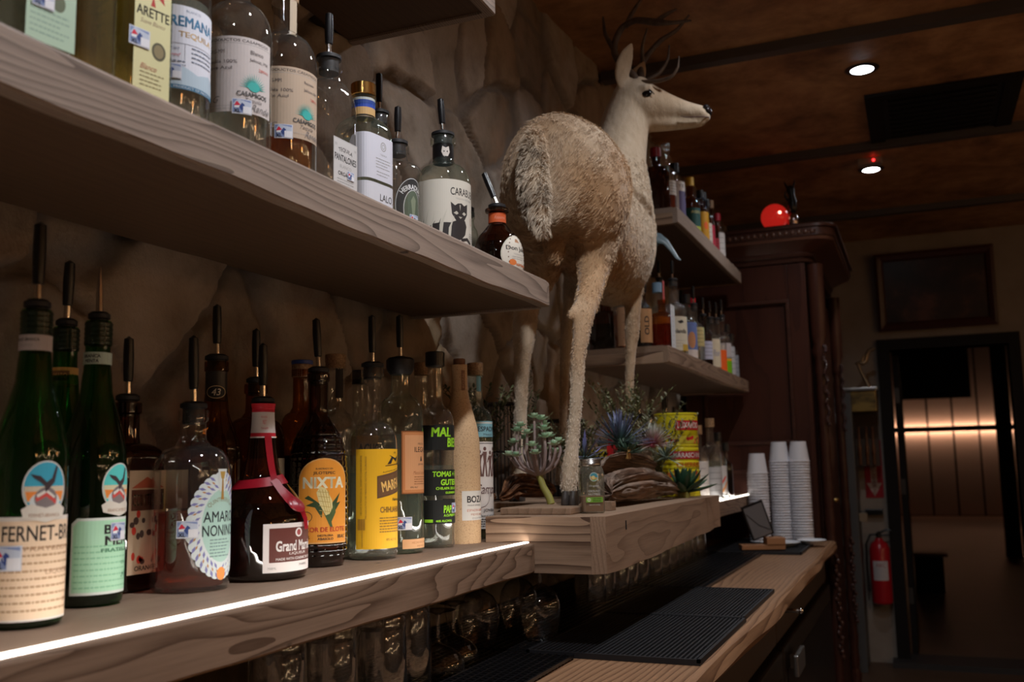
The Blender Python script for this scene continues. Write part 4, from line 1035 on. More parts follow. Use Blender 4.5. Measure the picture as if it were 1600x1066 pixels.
els += [('p', [(-2, 92), (-24, 108), (-30, 104), (-16, 98), (-28, 93), (-14, 90), (-4, 74)], (.035, .06, .02)), ('p', [(4, 70), (8, 92), (26, 112), (20, 96), (27, 98), (14, 80)], (.035, .06, .02))]
cob = [(-7, 122), (-12, 112), (-8, 96), (4, 74), (13, 84), (12, 100), (2, 118)]
els += [('p', cob, (.74, .62, .28))]
for k in range(6): els.append(('=p', [(-10 + k * .6, 114 - k * 7), (8 - k * -.3, 112 - k * 7.2), (8 - k * -.3, 111.2 - k * 7.2), (-10 + k * .6, 113.2 - k * 7)], (.48, .32, .08)))
for k in range(4): els.append(('=p', [(-8 + k * 4.3, 117 - k * 1), (-7.3 + k * 4.3, 117), (2.8 + k * 3, 80), (2 + k * 3, 80)], (.48, .32, .08)))
els += [('p', [(-10, 100), (-2, 84), (6, 66), (10, 58), (13, 60), (11, 68), (18, 82), (16, 96), (8, 80), (2, 78), (-6, 92)], (.06, .10, .03)), ('o', -27, 76, 9, 8, .8, INK), ('t', 'LICOR DE ELOTE', 0, 57, 70, 7, (.58, .06, .03), {'b': .02}), ('t', '700 ML', -28, 46, 14, 5, INK, {'b': .02}), ('t', 'DESTILERIA', 2, 48, 24, 3, INK, {'b': .02}), ('t', 'ABASOLO', 2, 43, 24, 3.5, INK, {'b': .02}), ('t', '30% ALC', 28, 46, 14, 5, INK, {'b': .02})]
label(t, els, .0479, -44)
# -- Marfa
rM = .0405
t = bottle('clear bottle with a bright yellow MARFA label and pourer', (-.84, 1.404, ZS), shoulder_prof(rM, .185, .222, .314, .0150, .019), CLEAR, LQ_CLEAR, .140)
pourer(t, .316, .02, 3, ln=.060, collar=.019)
YL = (.92, .50, .02)
els = [('r', -72, 18, 74, 178, YL), ('p', [(-36, 98), (50, 116), (50, 152), (-36, 134)], (.13, .065, .03)), ('p', [(-34, 101), (50, 119), (50, 149), (-34, 131)], (.16, .08, .035)), ('t', 'MARFA SPIRIT', 12, 124, 82, 17, (.88, .55, .16), {'b': .03, 'rot': 11}),
       ('t', 'Authentic spirit of the desert', 4, 145, 62, 3.4, INK, {'rot': 10}), ('t', 'Fabricado en', 10, 96, 34, 4.5, INK, {'sh': .2, 'b': .02}), ('t', 'CHIHUAHUAN SOTOL', 10, 80, 82, 9.5, (.28, .14, .05), {'b': .03})]
els += [('p', [(-18, 153), (-8, 166), (-4, 164), (-10, 154)], INK), ('p', [(-14, 168), (2, 163), (12, 168), (4, 157)], INK), ('p', [(8, 152), (10, 168), (12, 152)], INK), ('p', [(14, 152), (20, 165), (18, 152)], INK), ('p', [(20, 152), (30, 162), (25, 152)], INK), ('p', [(-22, 151), (34, 157), (34, 156), (-22, 150)], INK), ('t', '-M-', 0, 172, 8, 3, INK)]
els += lines(-32, 46, 44, 66, 6, (.30, .15, .04), 1.6, .2, 8) + [('t', '40% ALC/VOL', -8, 32, 26, 4, (.35, .18, .04)), ('t', '750 ML', 24, 32, 16, 4, (.35, .18, .04))]
els += [('t', 'HECHO A MANO EN EL DESIERTO CHIHUAHUENSE', -62, 120, 96, 3, (.32, .16, .04), {'rot': 90}), ('t', 'PRODUCTO DE MEXICO SOTOL CURADO', -54, 116, 100, 2.6, (.32, .16, .04), {'rot': 90}), *[('=r', -68 + 1.5 * k, 48, -67.3 + 1.5 * k, 66, (.3, .15, .04)) for k in range(9)], ('t', 'MADE IN MEXICO', -60, 34, 26, 2.5, (.32, .16, .04), {'rot': 90})]
label(t, els, rM, 2)
bm = B()
for k in range(26): ball(bm, ((rM - .0005) * math.cos(math.radians(-150 + k * 7)), (rM - .0005) * math.sin(math.radians(-150 + k * 7)), .011 + .001 * (k % 3)), (.0012, .0018, .0026), sub=1)
obj('raised_lettering', bm, CLEAR, t)
# -- bottle left of Marfa behind
t = bottle('clear bottle with a tan label peeping out left of the yellow-labelled one', (-.937, 1.522, ZS), shoulder_prof(.037, .19, .225, .323, .0135), CLEAR, LQ_CLEAR, .16)
cap_cyl(t, .015, .300, .326, BLACKG)
label(t, [('r', -34, 150, 34, 205, (.42, .24, .11)), ('t', 'ACHO', 0, 180, 44, 22, INK, {'b': .02}), ('r', -34, 60, 34, 130, (.38, .22, .10)), *lines(-30, 30, 70, 120, 6, INK, 2)], .037, -30)
# -- Ilegal
rI = .040
t = bottle('clear bottle with a burnt-orange torn-edge ILEGAL label', (-.845, 1.508, ZS), shoulder_prof(rI, .235, .272, .329, .0165, .020), CLEARG, LQ_CLEAR, .205)
bm = B(); lathe(bm, [(.019, .312), (.023, .318), (.025, .326), (.025, .338), (.021, .342), (.010, .344)], 28); obj('rubber_collar', bm, BLACK, t)
pourer(t, .336, .02, 3, ln=.055, collar=.012)
els = [('r', -41, 102, 41, 210, (.30, .10, .03)), ('r', -39, 104, 39, 208, (.55, .22, .08)), ('r', -35, 109, 35, 203, (.68, .34, .16)), ('t', 'ILEGAL', 0, 178, 34, 9, INK, {'b': .01}), ('t', 'MEZCAL', 0, 188, 18, 3, INK), ('t', 'JOVEN', 0, 152, 18, 3.4, INK), ('p', [(-3, 158), (3, 158), (1, 166), (-1, 166)], INK), ('t', 'Mezcal artesanal', 0, 138, 40, 6, (.35, .12, .05), {'sh': .4}), *lines(-18, 18, 118, 130, 4, (.3, .12, .05), 1.4), ('t', '40% ALC', -18, 113, 16, 3, INK)]
label(t, els, rI, 0)
label(t, [('r', -40, 9, 40, 25, (.70, .38, .18)), ('t', 'HECHO EN OAXACA', 0, 19, 46, 3.5, (.4, .15, .05)), ('t', 'MEXICO', 0, 13, 24, 3, (.4, .15, .05))], rI, 0, 'foot_label')
sticker(t, rI + .0005, -52, 0, 52, 22)
# -- Mal Bien
rB = .0345
t = bottle('clear bottle with black labels lettered in lime green', (-.835, 1.624, ZS), shoulder_prof(rB, .225, .258, .350, .0140, .0165), CLEAR, LQ_CLEAR, .150)
bm = B(); lathe(bm, [(.016, .335), (.0185, .337), (.0185, .362), (.017, .3635)], 28); obj('cap', bm, BLACKG, t)
LIME = (.36, .78, .03); LB = (.012, .013, .012)
for z0, z1, tx in ((178, 224, [('MAL', -14, 211, 40, 17), ('BIEN', 14, 192, 34, 17)]), (95, 142, [('TOMAS + ROSA', 8, 134, 80, 10), ('GUTIERREZ', 14, 119, 62, 11), ('CHILAPA DE ALVAREZ', 8, 108, 68, 5), ('GUERRERO 750ML', 14, 100, 44, 4)]), (44, 87, [('PAPALOTE', 14, 70, 52, 14), ('A.CUPREATA', 4, 59, 32, 4.5), ('46% ALC/VOL', -10, 49, 34, 4)])):
    els = [('r', -56, z0, 70, z1, LB)] + [('t', s, u, v, a, b_, LIME, {'b': .035, 'sh': .08}) for s, u, v, a, b_ in tx]
    if z0 == 44: els += [('r', -48, 46.5, -32, 52, LIME)]
    label(t, els, rB, -20)
sticker(t, rB + .001, 8, 0, 72, 18)
label(t, [('p', [(-10, 46), (-4, 88), (-12, 92), (-16, 44)], (.60, .52, .38))], rB + .0008, -128, 'torn_tape')
# -- clear one behind with cork
t = bottle('clear corked bottle in shadow behind the lime-lettered one', (-.94, 1.768, ZS), shoulder_prof(.036, .22, .255, .345, .0140), CLEAR, LQ_CLEAR, .18)
cap_cyl(t, .0155, .336, .362, CORK, 'cork')
t = bottle('clear bottle with a cork top and black seal strip, behind the corn-cob bottle', (-.94, 1.446, ZS), shoulder_prof(.038, .205, .245, .335, .0160), CLEAR, LQ_CLEAR, .17)
cap_cyl(t, .0185, .322, .348, CORK, 'cork')
label(t, [('r', -7, 270, 7, 338, (.02, .016, .014))], .0172, -35, 'seal_strip')
t = bottle('amber bottle with a blue-rimmed wooden stopper, behind the corn-cob bottle', (-.945, 1.352, ZS), shoulder_prof(.036, .205, .242, .315, .0150), AMBER, LQ_DARK, .17)
cap_cyl(t, .0175, .300, .322, CORK, 'cork'); cap_cyl(t, .018, .3222, .329, plain('blue_rim', (.03, .06, .22), .4), 'stopper_top')
# -- Bozal: clay bottle
rZ = .0385
def m_clay(nt, b):
    n = noise(nt, coords(nt), 420, 2, .7); r = ramp(nt, [(.32, (.30, .17, .085)), (.42, (.56, .36, .19)), (.7, (.62, .42, .24))]); L(nt, n, r.inputs[0]); L(nt, r.outputs[0], b.inputs['Base Color']); b.inputs['Roughness'].default_value = .7
bp_ = [(rZ - .006, 0), (rZ, .004), (rZ, .175), (rZ * .97, .20), (rZ * .87, .225), (rZ * .70, .25), (rZ * .52, .275), (.0165, .295), (.0155, .31), (.0155, .345), (.0150, .348)]
t = thing('liquor_bottle', 'matt tan clay bottle with a small white BOZAL label', 'bottle', (-.833, 1.726, ZS))
bm = B(); lathe(bm, smooth_prof(bp_, 3), 44); obj('clay_body', bm, nmat('speckled_clay', m_clay), t)
cap_cyl(t, .0120, .3485, .360, plain('brown_stopper', (.20, .09, .045), .6), 'stopper')
label(t, [('r', -36, 44, 36, 100, (.70, .66, .60)), ('t', 'BOZAL', 0, 84, 52, 13, INK, {'b': .03}), ('t', 'mezcal artesanal', -8, 73, 34, 3.5, INK), ('t', 'ESPADIN BARRIL', 0, 63, 52, 4.5, (.5, .12, .05)), ('t', 'MEXICANO', 0, 55, 36, 4, (.4, .15, .08)), ('t', 'ENSAMBLE', 0, 48, 30, 3.5, GRY)], rZ, -8)
label(t, [('r', -4, 296, 4, 336, (.24, .12, .06)), ('t', 'BOZAL', 0, 316, 30, 4, (.5, .3, .2), {'rot': 90})], .0162, -38, 'neck_label')
# -- Espadin
rE = .0335
t = bottle('clear corked bottle with a pale blue ESPADIN band and ink-drawn label, last before the plinth', (-.858, 1.838, ZS) if False else (-.840, 1.816, ZS), shoulder_prof(rE, .235, .265, .345, .0140), CLEARG, LQ_YEL, .205)
cap_cyl(t, .0165, .334, .360, CORK, 'cork')
label(t, [('r', -60, 206, 60, 238, (.20, .42, .48)), ('r', -60, 233, 60, 236, (.6, .6, .55)), ('t', 'ESPADIN', 0, 222, 48, 10, INK, {'b': .02}), ('t', 'Mezcal', 0, 211, 24, 4, INK)], rE, -18, 'band_label')
els = [('r', -60, 22, 60, 196, (.70, .66, .62)), ('r', -40, 192, 30, 193.4, INK)]
for cx_, h_ in ((-34, 52), (-22, 44), (-10, 50), (4, 42), (16, 50)):
    els += [('e', cx_, 138 + h_ - 6, 3.5, 4, (.12, .06, .05)), ('p', [(cx_ - 5, 138 + h_ - 12), (cx_ + 5, 138 + h_ - 12), (cx_ + 3, 138 + h_ - 32), (cx_ + 6, 126), (cx_ + 2, 126), (cx_, 138 + h_ - 36), (cx_ - 3, 126), (cx_ - 7, 126), (cx_ - 3, 138 + h_ - 32)], (.14, .07, .06)), ('p', [(cx_ - 6, 138 + h_ - 14), (cx_ - 10, 138 + h_ - 26), (cx_ - 8, 138 + h_ - 26), (cx_ - 4, 138 + h_ - 18)], (.14, .07, .06))]
els += [('t', 'Campante', 8, 98, 78, 26, (.10, .04, .04), {'sh': .3}), ('o', -22, 84, 22, 20, .8, (.10, .04, .04)), ('t', 'JOVEN', 0, 58, 30, 7, INK, {'b': .01}), ('t', 'Mezcal artesanal', 0, 48, 48, 5, INK), *lines(-40, 40, 26, 40, 4, INK, 2)]
label(t, els, rE, -18)
label(t, [('r', -5, 300, 5, 332, (.16, .36, .42))], .0150, -38, 'seal_strip')
# ------------------------------------------------------------------ bottles on the upper shelf
# pale green label
t = bottle('greenish bottle with a pale green label, at the far left of the upper shelf', (-.76, .630, ZU), rectprof(.040, .030, 5, .19, .215, .27, .0150), CLEARG, LQ_CLEAR, .15, seg=56, rz=math.radians(-8))
label(t, [('r', -24, 18, 26, 150, (.42, .56, .42)), ('e', 8, 62, 7, 9, (.12, .14, .08)), *lines(-20, 20, 26, 48, 5, (.28, .40, .32), 1.6), ('t', 'TEQUILA', 0, 100, 40, 8, INK)], None, 0, flat=.040)
sticker(t, None, 0, -8, 60, 18, flat=.041)
# textured
def waffle(a, z):
    if z < .01 or z > .20: return 1
    return 1 + .014 * math.sin(a * 14) * math.cos(z * 520)
dn = rectprof(.029, .028, 4, .19, .22, .28, .0150); dn2 = []
for a_, b_ in zip(dn, dn[1:]):
    m_ = max(1, int((b_[2] - a_[2]) / .004))
    for k in range(m_): f_ = k / m_; dn2.append(tuple(p + (q - p) * f_ for p, q in zip(a_, b_)))
dn2.append(dn[-1])
t = bottle('square pressed-glass bottle of straw-coloured tequila without a label', (-.762, .698, ZU), dn2, CLEAR, LQ_YEL, .17, seg=72, disp=waffle, k=.9)
cap_cyl(t, .018, .262, .288, CORK, 'cork')
t = bottle('rectangular bottle of straw tequila with a yellow-green ARETTE label', (-.754, .764, ZU), rectprof(.031, .029, 8, .19, .215, .28, .0150), CLEARG, LQ_YEL, .18, seg=56, rz=math.radians(-12))
cap_cyl(t, .018, .262, .288, BLACKG)
els = [('r', -22, 12, 22, 168, (.66, .62, .34)), ('t', 'ARETTE', 0, 108, 40, 11, INK, {'b': .02}), ('t', 'Suave Blanco', 0, 97, 30, 5, (.25, .15, .1), {'sh': .4}), ('p', [(-14, 122), (0, 132), (14, 122), (10, 140), (0, 136), (-10, 140)], (.45, .04, .03)), ('p', [(-3, 116), (0, 128), (3, 116)], (.45, .04, .03)), ('e', 8, 68, 8.5, 10, (.10, .09, .05)), ('e', 8, 68, 6, 7.5, (.25, .2, .1)), ('t', 'Blanco', -4, 47, 20, 6, (.4, .12, .08), {'sh': .4}), *lines(-14, 16, 26, 40, 4, (.25, .2, .1), 1)]
label(t, els, None, 0, flat=.031)
sticker(t, None, 0, -16, 76, 20, flat=.032)
# Teremana
t = bottle('round clear bottle with a white label lettered in blue and gold', (-.775, .848, ZU), shoulder_prof(.040, .20, .23, .28, .0150), CLEAR, LQ_CLEAR, .165)
cap_cyl(t, .018, .262, .29, CORK, 'cork')
els = [('r', -50, 52, 44, 152, (.66, .67, .74)), ('t', 'BLANCO', 4, 146, 18, 3, (.1, .16, .26)), ('t', 'TEREMANA', -2, 133, 74, 13, (.06, .20, .36), {'b': .03}), ('t', 'TEQUILA', 10, 117, 46, 8, (.62, .42, .20), {'b': .02}), ('t', 'SMALL', -28, 120, 18, 4, (.12, .16, .24)), ('t', 'BATCH', -28, 113, 16, 4, (.12, .16, .24)), ('r', -40, 106, 40, 106.6, (.4, .4, .45)), ('r', -6, 86, -5.4, 106, (.4, .4, .45)), ('t', 'NOM 1613', -20, 100, 16, 3, (.1, .12, .2)), ('t', 'Signed', -20, 92, 20, 5, (.5, .1, .12), {'sh': .4}), *lines(-40, -4, 80, 84, 2, (.15, .18, .25), 1.4), *lines(2, 36, 86, 102, 4, (.15, .18, .25), 1.4),
       ('p', [(-50, 56), (44, 56), (44, 70), (30, 78), (10, 72), (-10, 80), (-30, 72), (-50, 76)], (.42, .52, .60)), ('r', -50, 52, 44, 57, (.05, .16, .26)), ('t', 'PRODUCT OF MEXICO', 8, 54.5, 50, 2.6, (.6, .62, .68))]
label(t, els, .040, -24)
sticker(t, .041, -52, 0, 72, 18)
# Casamigos pair
def casa(lab, x, y, lq, pap, phi, cap):
    t = bottle(lab, (x, y, ZU), shoulder_prof(.0435, .160, .205, .27, .0155, .018, .006), CLEAR, lq, .150)
    cap_cyl(t, .0185, .255, .282, plain('wood_stopper', (.28, .18, .10), .6), 'stopper')
    els = [('r', -52, 52, 44, 148, pap), ('r', -50, 139, 42, 139.5, GRY), ('t', 'PRODUCTOS CASAMIGOS', -2, 143, 80, 3.6, (.10, .09, .09), {'b': .01}), ('t', 'PROYECTO', -42, 134, 12, 2, GRY), ('t', 'GO-RG-MM', -34, 128.5, 28, 5, (.12, .1, .1)), ('t', 'CATEGORIA', -42, 121, 12, 2, GRY), ('t', 'Tequila 100%', -26, 115, 42, 5.5, (.12, .1, .1)), ('t', 'Agave Azul', -29, 107, 36, 5.5, (.12, .1, .1)),
           ('t', 'Blanco' if lq == LQ_CLEAR else 'Reposado', 20, 130, 18, 5, (.12, .1, .1)), ('t', 'Jalisco, MX', 24, 120, 28, 5, (.12, .1, .1)), ('t', '28941', 30, 110, 16, 4, (.6, .15, .12))]
    for k in range(17):
        a = PI * (k + .5) / 17; els.append(('=p', [(16 + 6 * math.cos(a - .13), 84 + 6 * math.sin(a - .13)), (16 + 19 * math.cos(a), 84 + 20 * math.sin(a)), (16 + 6 * math.cos(a + .13), 84 + 6 * math.sin(a + .13))], (.05, .42, .38)))
    els += [('e', 16, 86, 7.5, 6, (.05, .42, .38)), ('t', 'CASAMIGOS', 15, 76, 40, 6, (.08, .08, .08), {'b': .02}), ('t', 'Tequila', 16, 68, 22, 6, (.12, .1, .1), {'sh': .35}), ('r', -50, 59, 42, 59.4, GRY), ('t', 'Jm G', -38, 66, 26, 11, (.2, .18, .18), {'sh': .5}), ('t', 'Rande', 26, 60, 28, 9, (.2, .18, .18), {'sh': .5}), ('t', 'CONT. NET 750ML 40% ALC', -28, 55.5, 36, 2, GRY)]
    label(t, els, .0435, phi); sticker(t, .0445, phi + (2 if lq == LQ_CLEAR else -22), 0, 59, 19)
    return t
casa('clear tequila bottle with a cream label and teal agave burst, pale liquid', -.76, .941, LQ_CLEAR, (.58, .52, .50), -44, 1)
t = casa('amber tequila bottle with a tan label and teal agave burst', -.76, 1.04, LQ_AMB, (.50, .38, .28), -32, 1)
label(t, [('r', -4, 205, 8, 262, (.45, .36, .26))], .0178, -20, 'seal_strip')
# Pantalones
t = bottle('flat-fronted clear bottle with a silver PANTALONES label and pourer', (-.765, 1.155, ZU), rectprof(.030, .040, 4.5, .135, .185, .218, .0175), CLEAR, LQ_CLEAR, .03, seg=56, rz=math.radians(-3))
pourer(t, .220, 0, 0, ln=.046, collar=.0185)
els = [('r', -29, 16, 29, 92, (.50, .48, .47)), ('r', -27, 18, 27, 90, (.56, .54, .53)), ('t', 'TEQUILA', 0, 77, 34, 7, INK, {'b': .01, 'arc': 60}), ('t', 'PANTALONES', 0, 64, 52, 10, INK, {'b': .02}), ('t', 'BLANCO', 0, 52, 28, 5, GRY), ('t', 'ORGANIC', 0, 41, 36, 6, INK, {'b': .01}), *lines(-20, 20, 24, 32, 3, GRY, 1.2), ('t', 'MX', -23, 82, 5, 4, GRY), ('t', '750', 23, 82, 5, 3, GRY)]
label(t, els, None, 0, flat=.030)
sticker(t, None, 0, 12, 42, 13, flat=.031)
# Lalo
t = bottle('clear bottle with white LALO label, blue neck band and gold cap', (-.775, 1.268, ZU), rectprof(.036, .038, 5, .138, .168, .205, .0175), CLEARG, LQ_CLEAR, .13, seg=56, rz=math.radians(-8))
cap_cyl(t, .0200, .206, .226, GOLD, 'gold_cap')
label(t, [('r', -60, 172, 60, 184, (.55, .34, .14)), ('r', -60, 184, 60, 196, (.02, .06, .35)), ('r', -60, 196, 60, 200, (.6, .58, .62))], .0182, -40, 'neck_label')
els = [('p', [(-62, 62), (34, 62), (34, 134), (-50, 134), (-58, 130), (-62, 122)], (.62, .62, .69)), ('p', [(-62, 12), (34, 12), (34, 57), (-62, 57)], (.62, .62, .67)), ('o', 4, 118, 6.5, 7.5, 1.5, GRY), ('o', 4, 118, 3.5, 4, 1.2, GRY), ('t', 'TEQUILA', 4, 104, 16, 3, GRY), *lines(-14, 22, 82, 96, 4, GRY, 1.2), *lines(-12, 20, 70, 75, 2, GRY, 1.2), ('t', 'LALO.', 12, 36, 32, 11, INK)]
label(t, els, None, 0, sect=(.0362, .0382, 5, 0))
# behind lalo
t = bottle('clear bottle half hidden behind the white LALO bottle, only its pourer and neck showing', (-.893, 1.517, ZU), shoulder_prof(.034, .17, .21, .278, .0160, .020), CLEAR, LQ_CLEAR, .1)
pourer(t, .280, 0, 0, ln=.054, collar=.019)
# Herradura
t = bottle('clear bottle with a black horseshoe HERRADURA label', (-.826, 1.468, ZU), rectprof(.036, .038, 3.2, .145, .162, .194, .0180), CLEAR, LQ_CLEAR, .05, seg=56, rz=math.radians(-14))
pourer(t, .196, .02, 0, ln=.044, collar=.0185)
hs_ = [('e', 0, 76, 36, 52, (.025, .025, .025)), ('o', 0, 76, 35, 51, 1.2, (.6, .6, .6)), ('e', 0, 70, 21, 36, (.10, .13, .09)), ('o', 0, 70, 21, 36, 1.4, (.6, .6, .6)), ('t', 'HERRADURA', 0, 111, 58, 9, (.72, .72, .72), {'b': .03, 'arc': 30}), ('t', 'DE JALISCO', 28, 66, 40, 6, (.6, .6, .6), {'rot': -86, 'b': .02}), ('p', [(-3, 60), (3, 60), (6, 88), (0, 96), (-6, 86)], (.22, .26, .18))]
label(t, hs_, .0372, 0)
sticker(t, .0382, 2, 0, 52, 18)
# Carabuena
rC = .0500
t = bottle('wide clear bottle with a cream label and a crouching black cat', (-.775, 1.548, ZU), shoulder_prof(rC, .135, .172, .227, .0190, .0235, .006), CLEARG, LQ_GRN if False else LQ_CLEAR, .05)
bm = B(); lathe(bm, [(.0196, .178), (.0196, .212)], 32, cap=False); obj('neck_foil', bm, BLACKG, t)
pourer(t, .229, -.06, .4, ln=.046, collar=.0215)
CK = (.03, .027, .025)
label(t, [('p', [(-6, 205), (0, 202), (6, 205), (8, 194), (4, 186), (-4, 186), (-8, 194)], (.6, .55, .5)), ('p', [(-4, 197), (-1, 195), (-4, 193)], CK), ('p', [(4, 197), (1, 195), (4, 193)], CK)], .0202, -50, 'neck_label')
els = [('r', -74, 8, 70, 134, (.62, .58, .50)), ('t', 'CARABUENA', 30, 112, 72, 14, CK, {'b': .01}), ('t', 'TEQUILA REPOSADO', 26, 99, 44, 3.5, GRY)]
# cat: body, head with ears, tail, markings
els += [('p', [(-52, 42), (-40, 52), (-22, 54), (-6, 54), (8, 60), (24, 60), (28, 50), (24, 34), (14, 24), (-10, 20), (-34, 22), (-50, 30)], CK),
        ('p', [(-4, 70), (-6, 92), (2, 86), (8, 90), (16, 91), (22, 87), (31, 92), (30, 72), (22, 60), (14, 55), (4, 58)], CK),
        ('p', [(-1, 72), (5, 76), (9, 72), (5, 69)], (.5, .47, .4)), ('p', [(17, 72), (21, 76), (27, 73), (22, 69)], (.5, .47, .4)), ('p', [(9, 66), (17, 66), (13, 62)], (.45, .42, .36)), ('p', [(11, 88), (12.5, 76), (14, 88)], (.4, .37, .32)),
        ('p', [(14, 26), (30, 30), (42, 22), (44, 16), (40, 18), (28, 24), (14, 20)], CK), ('p', [(-6, 24), (12, 22), (36, 10), (34, 8), (10, 15), (-8, 18)], CK)]
for k, (bx_, hh) in enumerate(((-66, 60), (-58, 78), (-50, 52), (-44, 70), (-36, 56), (-28, 74), (-20, 48), (-12, 62), (-4, 44))):
    els.append(('p', [(bx_, 10), (bx_ + 4, 10), (bx_ + 5 + (k % 3) * 2, 10 + hh * .6), (bx_ + 10 + (k % 3) * 3, hh + 6), (bx_ + 2, 10 + hh * .55)], CK if k % 2 == 0 else (.55, .52, .44)))
els += [('o', 44, 62, 4, 7, .7, (.4, .2, .15)), *lines(36, 60, 26, 38, 4, GRY, 1.3), ('r', -74, 8, 70, 14, (.40, .55, .40))]
label(t, els, rC, -42)
# small patron-like
t = bottle('small rounded clear bottle tucked between the cat label and the brown round bottle', (-.842, 1.788, ZU), shoulder_prof(.025, .085, .115, .150, .0150), CLEARG, LQ_CLEAR, .075)
cap_cyl(t, .0165, .140, .160, BLACKG)
label(t, [('t', 'PATRON', 6, 42, 34, 13, (.10, .20, .12), {'b': .03}), ('t', 'SILVER', 6, 29, 20, 5, (.10, .20, .12))], .025, -34)
sticker(t, .026, -44, 0, 64, 16)
# Don Julio
djp = [(.02, .0), (.045, .0), (.052, .006), (.055, .02), (.055, .045), (.052, .065), (.044, .085), (.032, .099), (.022, .107), (.0175, .112), (.0165, .118), (.0165, .134), (.024, .137), (.0245, .143), (.020, .145)]
def bub(a, z): return 1
t = bottle('squat brown bottle with an orange collar and a slanting pourer', (-.785, 1.722, ZU) if False else (-.775, 1.745, ZU), smooth_prof([(max(.001, a - .004) if b < .10 else a, b) for a, b in djp], 4), DAMBER, LQ_DARK, .07)
t.location = (-.765, 1.772, ZU)
bm = B(); pourer(t, .146, -.38, .0, ln=.056, collar=.018)
label(t, [('r', -60, 113, 60, 133, (.62, .11, .03)), ('t', 'Reserva', 0, 123, 24, 7, (.75, .3, .2), {'sh': .4})], .0178, -48, 'neck_label')
DJ = lambda z: interp(smooth_prof([(max(.001, a - .004) if b < .10 else a, b) for a, b in djp], 4), max(z, .007)) + .0012
shape = [(23 * math.cos(2 * PI * k / 28) * (1 - .12 * math.sin(2 * PI * k / 28)), 44 + 38 * math.sin(2 * PI * k / 28)) for k in range(28)]
shape2 = [(x * .93, 44 + (y - 44) * .93) for x, y in shape]
label(t, [('p', shape, (.60, .55, .45)), ('p', shape2, (.68, .63, .54)), ('p', [(-4, 66), (4, 66), (2, 74), (-2, 74)], (.4, .2, .1)), ('t', 'Don Julio', 0, 52, 34, 12, INK, {'b': .02}), ('t', 'TEQUILA', 0, 41, 16, 3, GRY), ('e', -9, 24, 5, 6, (.72, .2, .05)), ('t', 'REPOSADO', 7, 20, 22, 5, (.62, .16, .04), {'b': .03}), *lines(-10, 10, 31, 35, 2, GRY, 1)], DJ, -14)
bm = B(); n = 26
for k in range(n):
    a = 2 * PI * k / n; u = 26.5 * math.cos(a) * (1 - .12 * math.sin(a)); z = (44 + 42 * math.sin(a)) / 1000
    if z < .008 or z > .1: continue
    rr_ = DJ(z); ph = math.radians(-14) + u / 1000 / DJ(.1 if False else .04)
    ball(bm, (rr_ * math.cos(ph), rr_ * math.sin(ph), z), .0016, sub=1)
obj('bead_rim', bm, DAMBER, t)
# ------------------------------------------------------------------ far shelves
def simple(lab, x, y, z, h, r, gm, lq=None, lc=None, capm=None, pour=False, lb=None, phi=-40, els=None, shape='s', lz=(.12, .55), capc=None, name='liquor_bottle'):
    prof = shoulder_prof(r, h * .58, h * .70, h, r * .36, None, .005) if shape == 's' else round_prof(r, h * .55, h * .78, h, r * .36, None, .005) if shape == 'r' else rectprof(r, r * .85, 7, h * .64, h * .74, h, r * .36)
    t = bottle(lab, (x, y, z), prof, gm, lq, h * .5, seg=28)
    if pour: pourer(t, h + .002, 0, 0, ln=.045, collar=r * .42)
    elif capm: cap_cyl(t, r * .36 + .004, h - .022, h + .012, capm)
    if lc:
        w_ = r * 1000 * 1.25; a, b_ = h * 1000 * lz[0], h * 1000 * lz[1]
        e = [('r', -w_, a, w_, b_, lc)] + (els(a, b_, w_) if els else lines(-w_ * .6, w_ * .6, a + (b_ - a) * .2, a + (b_ - a) * .8, 4, INK, 1.6, .3, int(h * 1000)))
        if shape == 'q': label(t, [('r', -w_ * .66, a, w_ * .66, b_, lc)] + [q for q in e[1:]], None, phi and 0, flat=r)
        else: label(t, e, r, phi)
    return t
Z3 = .845; Z2 = .358
simple('first dark red square bottle on the far top shelf, beside the deer neck', -.765, 3.155, Z3, .215, .040, plain('dummy', (0, 0, 0)) if False else DAMBER, LQ_RED, None, plain('red_wax', (.25, .01, .02), .4), shape='q')
simple('clear long-necked bottle behind the first dark red one on the far top shelf', -.818, 3.295, Z3, .262, .034, CLEAR, LQ_RED, (.55, .5, .46), None, lz=(.3, .5))
simple('tall clear long-necked bottle between the first red one and the violet-labelled one', -.75, 3.245, Z3, .255, .030, CLEAR, LQ_RED, (.60, .56, .52), CLEAR, lz=(.3, .5))
simple('bottle with a white and violet label near the front corner of the far top shelf', -.74, 3.325, Z3, .205, .034, CLEAR, LQ_DARK, (.66, .62, .60), BLACKG, phi=-50, lz=(.05, .7), els=lambda a, b_, w_: [('r', -w_ * .1, a + 10, w_ * .8, b_ - 35, (.12, .10, .24)), ('t', 'RYE', 0, b_ - 16, w_, 12, INK)])
simple('dark bottle with a green-capped neck on the far top shelf', -.80, 3.44, Z3, .235, .030, DAMBER, LQ_DARK, None, plain('green_cap', (.02, .12, .10), .4))
simple('bottle with a tall yellow neck and a teal label on the far top shelf', -.745, 3.60, Z3, .228, .036, AMBER, LQ_DARK, (.015, .08, .07), plain('yellow_wax', (.62, .36, .02), .4), lz=(.08, .5), els=lambda a, b_, w_: [('r', -w_, a, w_, a + 24, (.40, .46, .05)), ('t', 'AGED', 0, b_ - 16, w_, 10, (.7, .6, .2))])
simple('bottle with a bright orange-yellow label on the far top shelf', -.735, 3.745, Z3, .215, .030, AMBER, LQ_DARK, (.55, .27, .01), BLACKG, lz=(.1, .62), els=lambda a, b_, w_: [('e', 0, (a + b_) / 2, 10, 16, (.75, .12, .01))])
